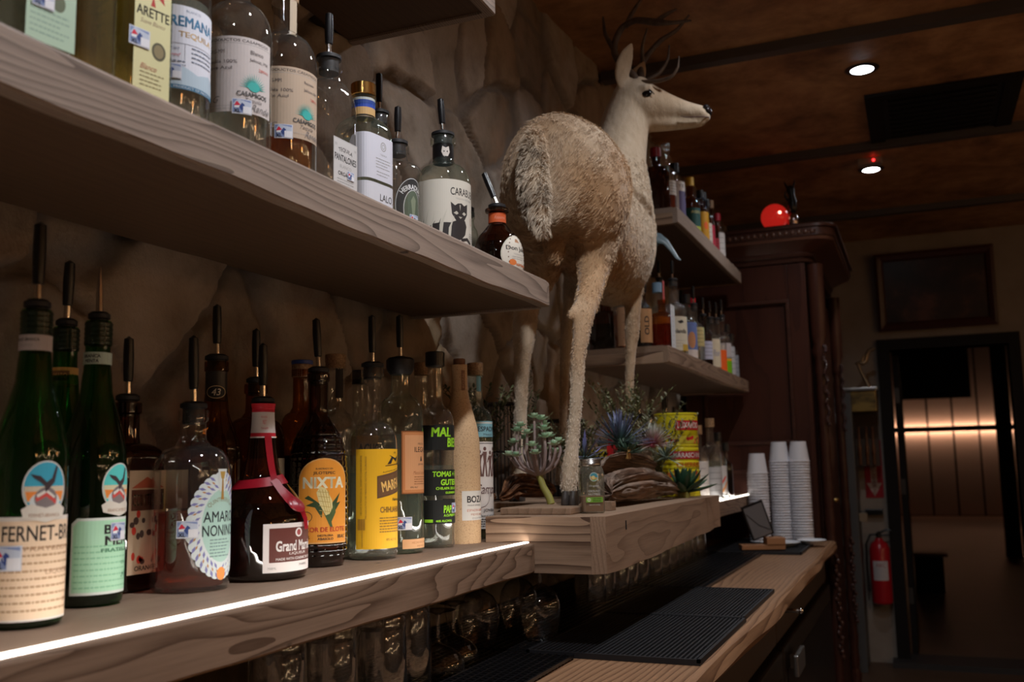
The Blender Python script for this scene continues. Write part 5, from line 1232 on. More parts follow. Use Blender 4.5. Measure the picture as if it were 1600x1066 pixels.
simple('black-necked bottle with a cream label on the far top shelf', -.745, 3.85, Z3, .235, .032, DAMBER, LQ_DARK, (.60, .54, .48), BLACKG, lz=(.08, .48))
simple('slim red bottle on the far top shelf', -.745, 3.93, Z3, .225, .028, CLEAR, LQ_RED, (.45, .02, .05), BLACKG, lz=(.1, .55))
simple('dark slim bottle before the last one on the far top shelf', -.745, 4.01, Z3, .24, .030, DAMBER, LQ_DARK, (.30, .02, .03), CORK, lz=(.1, .35))
simple('last bottle on the far top shelf, red neck and long white label', -.735, 4.10, Z3, .205, .028, CLEAR, LQ_RED, (.62, .58, .56), plain('red_cap', (.4, .01, .03), .4), lz=(.05, .62), phi=-55)
# middle far shelf
simple('square dark bottle with a tan parchment label behind the deer hind leg', -.925, 3.035, Z2, .19, .050, DAMBER, LQ_DARK, (.42, .30, .17), plain('dark_stopper', (.05, .04, .04), .4), shape='q', lz=(.12, .62), els=lambda a, b_, w_: [('r', -20, b_ - 14, 20, b_ - 9, (.35, .05, .03)), ('t', 'RESERVE', 0, a + 14, 24, 6, INK), *lines(-18, 18, a + 25, b_ - 22, 5, (.2, .13, .08), 1.2)])
simple('bottle with a brown label between the deer legs on the far middle shelf', -.845, 2.975, Z2, .225, .036, CLEAR, LQ_AMB, (.36, .20, .11), BLACKG, lz=(.05, .6))
simple('slim bottle with a black stopper between the deer legs, behind the brown label', -.915, 3.14, Z2, .27, .032, CLEAR, LQ_DARK, None, BLACKG)
simple('dark bottle with an orange-tan script label just right of the deer foreleg', -.778, 2.955, Z2, .20, .028, DAMBER, LQ_DARK, (.45, .24, .11), BLACKG, phi=-22, lz=(.08, .62), els=lambda a, b_, w_: [('t', 'OLD', -14, (a + b_) / 2, 60, 16, INK, {'rot': 90, 'b': .02})])
simple('red-brown square bottle with a tall narrow white label on its side', -.730, 3.012, Z2, .16, .034, AMBER, LQ_RED, (.62, .64, .66), None, shape='q', lz=(.02, .88), phi=0, els=lambda a, b_, w_: lines(-10, 10, a + 8, b_ - 8, 9, GRY, 1.6))
simple('clear bottle with an ivory label reading Fin and a blue neck band', -.755, 3.29, Z2, .27, .043, CLEAR, LQ_YEL, (.68, .62, .48), None, pour=True, phi=-55, lz=(.08, .52), els=lambda a, b_, w_: [('r', -w_ * .95, a + 3, -w_ * .9, b_ - 3, (.5, .35, .1)), ('t', 'Finlandia', 0, (a + b_) / 2 + 8, 60, 15, INK, {'b': .03}), ('p', [(-6, b_ - 18), (12, b_ - 12), (20, b_ - 20), (4, b_ - 26)], INK), *lines(-30, 26, a + 14, a + 34, 3, GRY, 1.4), ('r', w_ * .2, a, w_, a + 22, (.55, .36, .06))])
t = simple('tall clear bottle with a pink tape on its neck, above the ivory label', -.83, 3.405, Z2, .30, .034, CLEAR, LQ_CLEAR, None, None, pour=True)
label(t, [('p', [(-4, 215), (4, 215), (6, 296), (-2, 296)], (.62, .12, .12))], lambda z: .0175, -30, 'tape')
simple('bottle with a pale blue collar beside the ivory label on the far middle shelf', -.79, 3.20, Z2, .24, .036, CLEAR, LQ_DARK, (.50, .46, .50), plain('pale_blue', (.18, .30, .42), .4), lz=(.1, .55))
simple('clear bottle with a blue label and copper picture on the far middle shelf', -.745, 3.45, Z2, .235, .034, CLEAR, LQ_CLEAR, (.14, .20, .45), BLACKG, phi=-50, lz=(.05, .6), els=lambda a, b_, w_: [('e', 0, (a + b_) / 2, 16, 30, (.55, .25, .12)), ('r', -w_, a, w_, a + 30, (.7, .62, .58))])
simple('bottle with a cream neck label and gold figure on the far middle shelf', -.745, 3.58, Z2, .225, .034, CLEAR, LQ_CLEAR, (.55, .45, .20), None, pour=True, lz=(.3, .62))
simple('bottle with a bright red wax neck on the far middle shelf', -.792, 3.775, Z2, .275, .030, CLEAR, LQ_RED, (.30, .36, .55), plain('bright_red_wax', (.60, .01, .03), .4), lz=(.12, .42))
simple('dark-labelled bottle beside the red wax neck on the far middle shelf', -.735, 3.70, Z2, .20, .030, DAMBER, LQ_DARK, (.55, .55, .68), None, pour=True, lz=(.15, .5))
simple('clear bottle with a large glowing cream label on the far middle shelf', -.735, 3.83, Z2, .205, .036, CLEAR, LQ_YEL, (.74, .64, .46), None, pour=True, phi=-50, lz=(.05, .6), els=lambda a, b_, w_: [('t', 'Rhum', 6, (a + b_) / 2, 30, 26, (.2, .2, .4), {'sh': .2})])
simple('bottle of vivid orange-red liqueur on the far middle shelf', -.735, 3.965, Z2, .22, .036, CLEAR, None, (.95, .14, .02), None, pour=True, phi=-50, lz=(.02, .42), els=lambda a, b_, w_: [])
simple('clear bottle with a bright green band at its foot on the far middle shelf', -.735, 4.09, Z2, .25, .034, CLEAR, None, (.20, .50, .01), None, pour=True, phi=-50, lz=(.02, .28), els=lambda a, b_, w_: [('r', -w_, a + 54, w_, a + 64, (.85, .42, .02)), ('r', -w_, a + 72, w_, a + 130, (.55, .5, .5))])
simple('clear bottle with a pale silver label next to the green-footed one', -.735, 4.20, Z2, .22, .030, CLEAR, LQ_CLEAR, (.52, .52, .54), BLACKG, lz=(.05, .6))
simple('last small clear bottle at the end of the far middle shelf', -.735, 4.30, Z2, .19, .028, CLEAR, LQ_CLEAR, (.30, .32, .36), BLACKG, lz=(.05, .55))
# low far shelf
simple('clear bottle with a white label beside the yellow can on the far low shelf', -.755, 3.60, ZS, .27, .034, CLEAR, LQ_RED, (.66, .62, .58), CORK, phi=-60, lz=(.05, .55))
simple('frosted clear bottle with long neck on the far low shelf', -.735, 3.73, ZS, .30, .038, CLEAR, LQ_CLEAR, (.50, .50, .50), CORK, pour=False, phi=-50, lz=(.05, .42))
simple('slim bottle with a white label slashed red on the far low shelf', -.735, 3.88, ZS, .25, .030, CLEAR, LQ_CLEAR, (.66, .64, .62), BLACKG, phi=-50, lz=(.08, .52), els=lambda a, b_, w_: [('p', [(-20, a + 30), (10, a + 70), (16, a + 66), (-14, a + 24)], (.7, .06, .03)), ('p', [(-10, a + 10), (20, a + 50), (26, a + 46), (-4, a + 4)], (.8, .3, .05))])
simple('small dark bottle at the end of the far low shelf', -.725, 3.98, ZS, .21, .026, DAMBER, LQ_DARK, None, BLACKG)
POSB = [(-.925, 3.30, .31, 'first'), (-.93, 3.43, .315, 'second'), (-.925, 3.57, .285, 'third'), (-.93, 3.80, .325, 'fourth'), (-.90, 3.72, .33, 'fifth'), (-.925, 3.95, .30, 'sixth')]
for x, y, h, o_ in POSB:
    simple('bottle with black pourer in the shade behind the yellow can, %s of that back row' % o_, x, y, ZS, h, .034, CLEAR, LQ_DARK, (.3, .2, .12), None, pour=True)
# blue tail ornament
bm = B()
tube(bm, [(0, 0, 0, .030), (.03, .0, .005, .032), (.065, 0, .0, .026), (.09, 0, -.015, .014), (.11, 0, -.045, .009), (.125, 0, -.07, .007), (.135, 0, -.078, .004)], 12, flat=.5)
for k in range(6): tube(bm, [(-.02 + k * .016, -.004, .01 - k * .002, .010), (-.02 + k * .016, -.008, -.02, .010), (-.026 + k * .015, -.004, -.042 + k * .004, .004)], 8, flat=.5)
t = obj('fish_tail_ornament', bm, plain('dull_blue', (.13, .19, .22), .4)); t.location = (-.80, 3.02, .722)
tag(t, 'dull blue fish-tail ornament hanging under the far top shelf behind the deer chest', 'ornament')
bm = B(); tube(bm, [(0, 0, .025, .003), (0, 0, .0668, .003)], 6); obj('hanger', bm, BLACK, t)

# ------------------------------------------------------------------ the deer
FUR_OBJS = []
def chain_dense(pts, n=4):
    P = smooth_prof(pts, n); return P
def deer():
    t = thing('mounted_deer', 'pale taxidermy deer with antlers standing on the oak plinth, head turned right', 'deer', (0, 0, 0))
    bm = B()
    def T(p, seg=16, flat=1): tube(bm, chain_dense(p, 3), seg, flat=flat)
    # trunk: stacked ovals along y
    secs = [(1.925, -.718, .650, .050, .08), (1.940, -.718, .645, .088, .118), (1.98, -.718, .652, .122, .138), (2.05, -.720, .652, .142, .150), (2.13, -.722, .642, .146, .156), (2.22, -.732, .626, .122, .158), (2.32, -.742, .608, .112, .158),
            (2.42, -.750, .604, .116, .161), (2.50, -.755, .612, .130, .172), (2.57, -.757, .618, .124, .185), (2.64, -.755, .635, .105, .165), (2.69, -.75, .650, .075, .125), (2.72, -.748, .66, .04, .07)]
    rings = []
    for y, x, z, rx, rz in secs:
        rings.append([bm.verts.new((x + rx * math.cos(2 * PI * k / 28), y, z + rz * math.sin(2 * PI * k / 28))) for k in range(28)])
    for a, c in zip(rings, rings[1:]):
        for k in range(28): bm.faces.new((a[k], a[(k + 1) % 28], c[(k + 1) % 28], c[k]))
    bm.faces.new(rings[0][::-1]); bm.faces.new(rings[-1])
    # haunches
    ball(bm, (-.655, 2.07, .618), (.086, .115, .128), sub=3); ball(bm, (-.795, 2.09, .62), (.085, .115, .125), sub=3)
    ball(bm, (-.70, 2.55, .64), (.070, .10, .14), sub=3); ball(bm, (-.81, 2.55, .64), (.075, .10, .14), sub=3)
    # hind right
    T([(-.662, 2.085, .610, .085), (-.656, 2.092, .562, .072), (-.655, 2.096, .508, .053), (-.661, 2.090, .455, .041), (-.658, 2.060, .410, .0314), (-.657, 2.020, .360, .0279), (-.657, 1.985, .319, .0246), (-.656, 1.965, .274, .0187), (-.660, 1.955, .225, .0159), (-.663, 1.945, .142, .0143), (-.671, 1.940, .061, .0142), (-.676, 1.930, -.006, .0175), (-.678, 1.925, -.043, .0174), (-.677, 1.920, -.066, .0133)])
    T([(-.675, 1.948, .313, .0055), (-.673, 1.958, .326, .0085), (-.666, 1.990, .358, .0075), (-.664, 2.03, .41, .009)])
    # hind left
    T([(-.80, 2.14, .59, .088), (-.825, 2.17, .52, .072), (-.85, 2.195, .45, .048), (-.872, 2.195, .39, .032), (-.870, 2.170, .321, .0293), (-.869, 2.150, .256, .0212), (-.874, 2.150, .163, .0163), (-.878, 2.150, .072, .0162), (-.878, 2.140, .011, .0195), (-.877, 2.130, -.035, .0177), (-.877, 2.126, -.064, .0135)])
    # fore right / left
    T([(-.698, 2.55, .67, .066), (-.694, 2.570, .605, .040), (-.698, 2.580, .520, .0285), (-.707, 2.580, .431, .0225), (-.712, 2.582, .36, .0205), (-.716, 2.580, .323, .0165), (-.724, 2.580, .217, .0123), (-.734, 2.580, .076, .0122), (-.738, 2.580, .015, .0150), (-.740, 2.570, -.037, .0140), (-.741, 2.566, -.064, .0125)])
    T([(-.815, 2.54, .67, .066), (-.835, 2.52, .59, .042), (-.85, 2.50, .51, .029), (-.862, 2.49, .40, .021), (-.87, 2.48, .33, .018), (-.878, 2.47, .20, .0125), (-.885, 2.47, .06, .0122), (-.889, 2.465, .0, .015), (-.89, 2.46, -.04, .014), (-.89, 2.455, -.064, .0125)])
    # neck
    T([(-.745, 2.50, .68, .125), (-.748, 2.56, .77, .105), (-.748, 2.60, .85, .088), (-.740, 2.635, .93, .077), (-.728, 2.655, 1.00, .070), (-.712, 2.665, 1.05, .064)], 20)
    # head, turned to the right
    def hs(x, z, rx, rz, y=2.665): return (x, z, rx, rz, y)
    hd = [(-.765, 1.055, .035, .035), (-.745, 1.057, .058, .060), (-.715, 1.054, .064, .070), (-.685, 1.046, .064, .074), (-.655, 1.036, .058, .068), (-.628, 1.027, .048, .056), (-.600, 1.017, .038, .046), (-.572, 1.008, .031, .037), (-.545, .998, .027, .031), (-.520, .990, .0255, .027), (-.500, .984, .024, .0245), (-.488, .980, .018, .018), (-.483, .978, .010, .010)]
    rings = []
    for x, z, ry, rz in hd:
        row = []
        for k in range(22):
            a = 2 * PI * k / 22; s = math.sin(a); c = math.cos(a)
            w_ = ry * (1 - .28 * max(0, -s) ** 1.2) * (abs(c) ** .9 * (1 if c > 0 else -1))
            row.append(bm.verts.new((x + .15 * s * rz * .3, 2.665 + w_, z + rz * s)))
        rings.append(row)
    for a, c in zip(rings, rings[1:]):
        for k in range(22): bm.faces.new((a[k], a[(k + 1) % 22], c[(k + 1) % 22], c[k]))
    bm.faces.new(rings[0]); bm.faces.new(rings[-1][::-1])
    ball(bm, (-.655, 2.612, 1.068), (.026, .012, .018), sub=2); ball(bm, (-.655, 2.716, 1.068), (.026, .012, .018), sub=2)   # brow ridges
    ball(bm, (-.690, 2.665, 1.108), (.035, .04, .02), sub=2)                                                              # crown
    # lower jaw
    T([(-.670, 2.665, .992, .034), (-.62, 2.665, .978, .026), (-.57, 2.665, .968, .019), (-.525, 2.665, .963, .0155), (-.502, 2.665, .962, .012)], 14)
    # ears
    for y, dx_ in ((2.622, .0), (2.708, -.012)):
        sgn = -1 if y < 2.66 else 1
        pts = [(-.722, y, 1.080, .014), (-.724, y + sgn * .014, 1.112, .026), (-.713, y + sgn * .022, 1.150, .030), (-.698, y + sgn * .026, 1.182, .022), (-.684, y + sgn * .026, 1.208, .006)]
        tube(bm, chain_dense(pts, 3), 14, flat=.34)
    # tail
    T([(-.738, 1.965, .752, .016), (-.734, 1.922, .722, .021), (-.727, 1.888, .672, .024), (-.720, 1.868, .611, .025), (-.714, 1.862, .559, .023), (-.708, 1.866, .516, .018), (-.706, 1.872, .485, .009)])
    ball(bm, (-.735, 2.03, .495), (.024, .030, .045), sub=2)
    body = obj('body', bm, [], t)
    m = body.modifiers.new('r', 'REMESH'); m.mode = 'VOXEL'; m.voxel_size = .0045; m.use_smooth_shade = True
    m = body.modifiers.new('s', 'SMOOTH'); m.factor = .6; m.iterations = 14
    dg = bpy.context.evaluated_depsgraph_get(); dg.update()
    me = bpy.data.meshes.new_from_object(body.evaluated_get(dg)); body.modifiers.clear(); old = body.data; body.data = me; bpy.data.meshes.remove(old)
    def m_fur(nt, b):
        v = coords(nt)
        n = noise(nt, coords(nt, (1, 1, .35)), 60, 5, .7); n2 = noise(nt, v, 6, 4, .6)
        r = ramp(nt, [(.25, (.36, .265, .17)), (.5, (.50, .395, .28)), (.75, (.62, .515, .395))]); L(nt, math_(nt, 'ADD', math_(nt, 'MULTIPLY', n, .5), math_(nt, 'MULTIPLY', n2, .5)), r.inputs[0])
        n3 = noise(nt, v, 2.6, 2, .5); r2 = ramp(nt, [(.45, (1, 1, 1)), (.62, (.80, .62, .45))]); L(nt, n3, r2.inputs[0])
        c = mixc(nt, 1., r.outputs[0], r2.outputs[0], 'MULTIPLY')
        L(nt, c, b.inputs['Base Color']); b.inputs['Roughness'].default_value = .75; b.inputs['Specular IOR Level'].default_value = .25
        b.inputs['Sheen Weight'].default_value = .25
        bump(nt, b, n, .5, .006)
    FUR = nmat('pale_fur', m_fur); me.materials.clear(); me.materials.append(FUR)
    me.polygons.foreach_set('use_smooth', np.ones(len(me.polygons), bool))
    # coat of short hairs lying back and down: one uncountable part
    rnd = np.random.RandomState(3)
    nv = len(me.vertices); co = np.empty(nv * 3); me.vertices.foreach_get('co', co); co = co.reshape(-1, 3)
    no = np.empty(nv * 3); me.vertices.foreach_get('normal', no); no = no.reshape(-1, 3)
    npoly = len(me.polygons); ar = np.empty(npoly); me.polygons.foreach_get('area', ar)
    ce = np.empty(npoly * 3); me.polygons.foreach_get('center', ce); ce = ce.reshape(-1, 3)
    pn = np.empty(npoly * 3); me.polygons.foreach_get('normal', pn); pn = pn.reshape(-1, 3)
    wgt = ar * np.where(ce[:, 2] > .86, 0., 1.0) * np.clip((.90 - ce[:, 2]) / .12, .0, 1.) * np.where(ce[:, 1] < 1.93, 1.9, 1.) * np.where((ce[:, 0] > -.65) & (ce[:, 2] > .95), .4, 1.)
    G = 14000; PER = 9; K = G * PER
    gi = rnd.choice(npoly, G, p=wgt / wgt.sum())
    gp_, gn = ce[gi], pn[gi]
    flow = np.tile(np.array([0., -.55, -.75]), (G, 1))
    flow[:, 0] += .75 * (fbm(gp_[:, 1] * 7, gp_[:, 2] * 7, 5) - .5) * 2
    flow[:, 1] += .6 * (fbm(gp_[:, 0] * 9, gp_[:, 2] * 9, 15) - .5) * 2
    hd_ = gp_[:, 2] > .93; flow[hd_] = np.array([-.8, .0, -.3])
    tl = gp_[:, 1] < 1.900
    flow = flow - gn * (flow * gn).sum(1, keepdims=True); flow /= np.linalg.norm(flow, axis=1, keepdims=True) + 1e-6
    rump = gp_[:, 1] < 2.35
    ln = np.where(hd_, .004, np.where(rump, .0125, .010)) * (.65 + .7 * rnd.rand(G)); ln[tl & ~hd_] = .020 * (.6 + .8 * rnd.rand(int((tl & ~hd_).sum())))
    ln = np.where(gp_[:, 2] < .34, .0055, np.where(gp_[:, 2] < .46, ln * .55, ln)); ln[(gp_[:, 2] < -.02)] = .009
    up = np.where(tl, .65, .16)[:, None]
    gd = flow + gn * up + (rnd.rand(G, 3) - .5) * .35; gd /= np.linalg.norm(gd, axis=1, keepdims=True)
    tip = gp_ + gd * ln[:, None]
    rep_ = lambda a: np.repeat(a, PER, axis=0)
    N_, LN, TP, GD, GP, TL = rep_(gn), rep_(ln), rep_(tip), rep_(gd), rep_(gp_), rep_(tl)
    off = (rnd.rand(K, 3) - .5) * np.where(rep_(hd_), .012, .013)[:, None]; off -= N_ * (off * N_).sum(1, keepdims=True)
    p = GP + off - N_ * .0016
    tipk = TP + off * .72 + (rnd.rand(K, 3) - .5) * .004
    mid = (p + tipk) / 2 + N_ * (LN * .16)[:, None] + (rnd.rand(K, 3) - .5) * .0012
    d = tipk - p; d /= np.linalg.norm(d, axis=1, keepdims=True) + 1e-9
    sd = np.cross(d, rnd.randn(K, 3)); sd /= np.linalg.norm(sd, axis=1, keepdims=True) + 1e-9
    wd = np.where(TL, .00055, .00048)[:, None]
    v0 = p - sd * wd; v1 = p + sd * wd; v2 = mid + sd * wd * .8; v3 = mid - sd * wd * .8; v4 = tipk
    tl = TL
    V = np.stack([v0, v1, v2, v3, v4], 1).reshape(-1, 3)
    base = np.arange(K) * 5
    F = np.stack([base, base + 1, base + 2, base, base + 2, base + 3, base + 3, base + 2, base + 4], 1).reshape(-1)
    hm = bpy.data.meshes.new('fur_coat'); hm.vertices.add(len(V)); hm.vertices.foreach_set('co', V.ravel()); hm.loops.add(len(F)); hm.loops.foreach_set('vertex_index', F)
    hm.polygons.add(len(F) // 3); hm.polygons.foreach_set('loop_start', np.arange(0, len(F), 3)); hm.polygons.foreach_set('loop_total', np.full(len(F) // 3, 3)); hm.update(calc_edges=True)
    shade = np.repeat(rnd.rand(K) * .35 + np.repeat(rnd.rand(G), PER) * .15 + .3 * (fbm(p[:, 1] * 30, p[:, 2] * 30, 2)), 5); at = hm.attributes.new('hair', 'FLOAT', 'POINT'); at.data.foreach_set('value', shade)
    tipv = np.tile(np.array([0, 0, .6, .6, 1.]), K); darktail = np.repeat((tl & (((p[:, 2] > .63) & (p[:, 2] < .70)) | ((p[:, 2] > .545) & (p[:, 2] < .59))) & (p[:, 1] < 1.875)).astype(float) * (.3 + .7 * rnd.rand(K)), 5)
    at = hm.attributes.new('dark', 'FLOAT', 'POINT'); at.data.foreach_set('value', darktail * (1 - tipv * .4))
    def m_hair(nt, b):
        a = N(nt, 'ShaderNodeAttribute', attribute_name='hair'); a2 = N(nt, 'ShaderNodeAttribute', attribute_name='dark')
        r = ramp(nt, [(0, (.50, .38, .26)), (.5, (.72, .61, .48)), (1, (.88, .81, .71))]); L(nt, a.outputs['Fac'], r.inputs[0])
        n3 = noise(nt, coords(nt), 2.6, 2, .5); r2 = ramp(nt, [(.45, (1, 1, 1)), (.62, (.80, .62, .45))]); L(nt, n3, r2.inputs[0])
        c = mixc(nt, 1., r.outputs[0], r2.outputs[0], 'MULTIPLY'); c = mixc(nt, math_(nt, 'MULTIPLY', a2.outputs['Fac'], .75), c, (.16, .12, .09))
        L(nt, c, b.inputs['Base Color']); b.inputs['Roughness'].default_value = .6; b.inputs['Specular IOR Level'].default_value = .2
    hm.materials.append(nmat('pale_hair', m_hair))
    ho = bpy.data.objects.new('fur_coat', hm); C.objects.link(ho); ho.parent = t; ho['kind'] = 'stuff'
    # eyes, nose, mouth
    EYE = plain('glass_eye', (.006, .004, .004), .06)
    for y in (2.610, 2.720):
        bm = B(); ball(bm, (-.652, y, 1.053), (.0155, .008, .0115), sub=3)
        e = obj('eye', bm, EYE, t)
        bm = B(); s = -1 if y < 2.66 else 1
        tube(bm, [(-.672, y + s * .001, 1.050, .0022), (-.662, y + s * .004, 1.064, .0026), (-.648, y + s * .004, 1.0655, .0026), (-.636, y + s * .003, 1.055, .0020), (-.630, y + s * .001, 1.047, .0014)], 8); obj('eye_rim', bm, plain('dark_rim', (.02, .012, .01), .4), e)
    NZ = plain('dark_nose', (.012, .010, .012), .18)
    bm = B(); ball(bm, (-.488, 2.665, .991), (.010, .0215, .013), sub=3); ball(bm, (-.492, 2.652, 1.000), (.010, .010, .008), sub=2); ball(bm, (-.492, 2.678, 1.000), (.010, .010, .008), sub=2); obj('nose', bm, NZ, t)
    bm = B()
    for s in (-1, 1): tube(bm, [(-.486, 2.665 + s * .006, .971, .0016), (-.500, 2.665 + s * .0215, .970, .0016), (-.525, 2.665 + s * .0245, .9725, .0017), (-.548, 2.665 + s * .026, .975, .0018), (-.562, 2.665 + s * .028, .980, .0012)], 6)
    obj('mouth_line', bm, plain('mouth_dark', (.06, .02, .015), .5), t)
    # hooves
    for x, y in ((-.672, 1.914), (-.878, 2.124), (-.744, 2.560), (-.89, 2.449)):
        bm = B()
        for s in (-1, 1): lathe(bm, [(.0095, .018, -.0842, 2), (.0105, .019, -.082, 2), (.0095, .0155, -.068, 2), (.008, .011, -.055, 2)], 14, cx=x + s * .0085, cy=y - .002)
        obj('hoof', bm, plain('hoof_horn', (.05, .042, .038), .4), t)
    # antlers
    def m_antler(nt, b):
        n = noise(nt, coords(nt), 40, 4); r = ramp(nt, [(.3, (.045, .026, .017)), (.7, (.13, .085, .055))]); L(nt, n, r.inputs[0]); L(nt, r.outputs[0], b.inputs['Base Color']); b.inputs['Roughness'].default_value = .55; bump(nt, b, n, .4, .003)
    AN = nmat('antler_horn', m_antler)
    def ant(paths):
        bm = B()
        for p in paths: tube(bm, smooth_prof(p, 5), 10)
        return bm
    A1 = [[(-.683, 2.64, 1.095, .013), (-.70, 2.64, 1.13, .0115), (-.735, 2.655, 1.17, .011), (-.760, 2.67, 1.22, .0105), (-.758, 2.68, 1.265, .010), (-.735, 2.68, 1.300, .0095), (-.69, 2.665, 1.306, .0095), (-.63, 2.655, 1.284, .011), (-.585, 2.645, 1.268, .007), (-.545, 2.64, 1.262, .005), (-.520, 2.635, 1.258, .003)],
          [(-.628, 2.655, 1.284, .008), (-.595, 2.65, 1.298, .006), (-.562, 2.64, 1.303, .003)],
          [(-.725, 2.68, 1.300, .008), (-.712, 2.70, 1.345, .007), (-.69, 2.72, 1.39, .005), (-.67, 2.73, 1.42, .0025)],
          [(-.760, 2.67, 1.225, .008), (-.79, 2.68, 1.29, .006), (-.798, 2.69, 1.35, .003)],
          [(-.672, 2.635, 1.10, .0065), (-.620, 2.62, 1.088, .006), (-.578, 2.61, 1.090, .005), (-.558, 2.605, 1.112, .0038), (-.552, 2.60, 1.142, .0016)]]
    A2 = [[(-.683, 2.69, 1.095, .013), (-.69, 2.705, 1.14, .011), (-.70, 2.74, 1.19, .010), (-.69, 2.78, 1.24, .009), (-.65, 2.80, 1.29, .008), (-.60, 2.81, 1.32, .006), (-.56, 2.81, 1.36, .003)],
          [(-.69, 2.70, 1.125, .007), (-.640, 2.715, 1.150, .0065), (-.612, 2.72, 1.19, .005), (-.605, 2.72, 1.235, .002)],
          [(-.695, 2.75, 1.20, .007), (-.69, 2.73, 1.25, .005), (-.67, 2.72, 1.30, .0025)]]
    obj('antler', ant(A1), AN, t); obj('antler', ant(A2), AN, t)
    return t
deer()
# ------------------------------------------------------------------ under the deer: planks, driftwood, plants
tag(obj('base_board', box(B(), -.782, 1.80, BZ1 + .0003, -.632, 2.02, BZ1 + .0135, bev=.002), W_BOARD, smooth=False), 'thin brown board under the deer hind hoof, next to the glass jar', 'board')
tag(obj('base_board', box(B(), -.955, 2.045, BZ1 + .0003, -.70, 2.66, BZ1 + .0135, bev=.002), W_BOARD, smooth=False), 'thin brown board under the three further hooves, mostly hidden by plants', 'board')
def m_bark(nt, b):
    v = coords(nt, (4, .5, 8)); n = noise(nt, v, 9, 8, .75, .4); r = ramp(nt, [(.30, (.05, .033, .024)), (.44, (.21, .145, .105)), (.58, (.38, .28, .215)), (.8, (.50, .39, .31))]); L(nt, n, r.inputs[0])
    n2 = noise(nt, coords(nt), 5, 3); r2 = ramp(nt, [(.45, (1, 1, 1)), (.6, (1.08, .92, .82))]); L(nt, n2, r2.inputs[0])
    L(nt, mixc(nt, 1., r.outputs[0], r2.outputs[0], 'MULTIPLY'), b.inputs['Base Color']); b.inputs['Roughness'].default_value = .85; bump(nt, b, n, 1., .012)
BARK = nmat('driftwood_bark', m_bark)
def m_bark2(nt, b):
    v = coords(nt, (2, 2, 4)); n = noise(nt, v, 9, 8, .75, 1.2); r = ramp(nt, [(.36, (.03, .018, .012)), (.5, (.22, .09, .035)), (.66, (.48, .22, .09)), (.8, (.5, .3, .16))]); L(nt, n, r.inputs[0])
    L(nt, r.outputs[0], b.inputs['Base Color']); b.inputs['Roughness'].default_value = .85; bump(nt, b, n, 1., .012)
BARK2 = nmat('orange_driftwood', m_bark2)
def driftwood(lab, pts, mat, seed, amp=.018, flat=1., seg=72, hgt=None):
    """gnarled log: long split ridges run with the grain, ends are torn"""
    P = smooth_prof(pts, 22); bm = B(); tube(bm, P, seg, flat=flat)
    bm.normal_update(); bm.verts.ensure_lookup_table(); n = len(P)
    for i in range(n):
        for k in range(seg):
            v = bm.verts[i * seg + k]; a = k / seg * 2 * PI; q = v.co
            f = lambda s_, c_, m_: float(fbm(np.array(q.y * m_ + s_), np.array(math.cos(a) * c_ + math.sin(a) * c_ * 1.7 + q.y * .8), seed + s_))
            rdg = 1 - abs(f(1, 3.2, 2.2) - .47) * 7; r2 = 1 - abs(f(5, 8.5, 4) - .47) * 6
            d = -max(0, rdg) ** 1.5 * 1.1 + (f(9, 1.4, 7) - .45) * .9 - max(0, r2) ** 1.5 * .5 + (f(3, 14, 9) - .45) * .25
            v.co = v.co + v.normal * d * amp
    for v in bm.verts: v.co.z = max(v.co.z, BZ1 + .0006)
    return tag(obj('driftwood', bm, mat, sharp=70), lab, 'driftwood')
driftwood('orange-brown jagged driftwood at the left end of the plinth', [(-.822, 1.895, -.066, .010), (-.824, 1.925, -.060, .017), (-.822, 1.955, -.046, .024), (-.812, 1.985, -.044, .026), (-.798, 2.01, -.048, .025), (-.780, 2.03, -.052, .022), (-.760, 2.045, -.058, .014)], BARK2, 3, .013)
driftwood('small dark driftwood knob behind the orange driftwood, near the wall', [(-.915, 1.93, -.066, .016), (-.905, 1.96, -.060, .022), (-.89, 2.0, -.066, .016)], BARK2, 31, .010)
driftwood('large weathered grey-brown driftwood log, the lower piece right of the jar', [(-.622, 2.04, -.066, .010), (-.640, 2.07, -.062, .026), (-.648, 2.14, -.056, .036), (-.650, 2.25, -.054, .039), (-.645, 2.36, -.052, .040), (-.636, 2.45, -.056, .036), (-.626, 2.53, -.062, .030), (-.615, 2.59, -.074, .016)], BARK, 5, .013)
driftwood('flat ledge of weathered driftwood lying on top of the log', [(-.665, 2.10, -.008, .012), (-.682, 2.16, -.004, .030), (-.688, 2.26, -.002, .040), (-.680, 2.36, -.002, .040), (-.668, 2.44, -.006, .034), (-.645, 2.50, -.012, .016)], BARK, 12, .005, .26)
# jar of ground nutmeg
t = thing('spice_jar', 'small square glass jar of ground nutmeg with metal lid at the plinth corner', 'jar', (-.612, 1.870, BZ1), math.radians(-58))
JP = [(.0215, .0215, .0, 5), (.0235, .0235, .003, 6), (.0238, .0238, .078, 6), (.022, .022, .088, 4), (.0195, .0195, .093, 2.01), (.0195, .0195, .104, 2.01)]
bm = B(); lathe(bm, JP, 48); obj('glass_body', bm, glass('jar_glass', (.86, .87, .82), (.5, .52, .46), 1.4, haze=.14, hcol=(.62, .60, .50)), t)
bm = B(); lathe(bm, [(.0215, .0215, .004, 6), (.0220, .0220, .034, 6)], 48); obj('ground_spice', bm, plain('nutmeg', (.30, .15, .08), .9), t)
bm = B(); rows = [(.0205, .0935), (.0212, .095)]
for k in range(3): rows += [(.0215, .097 + k * .003), (.0208, .0985 + k * .003)]
rows += [(.0215, .1065), (.0205, .108), (.001, .1082)]
lathe(bm, rows, 40, cap=False, disp=lambda a, z: 1 + .008 * math.cos(a * 40)); obj('lid', bm, STEEL, t)
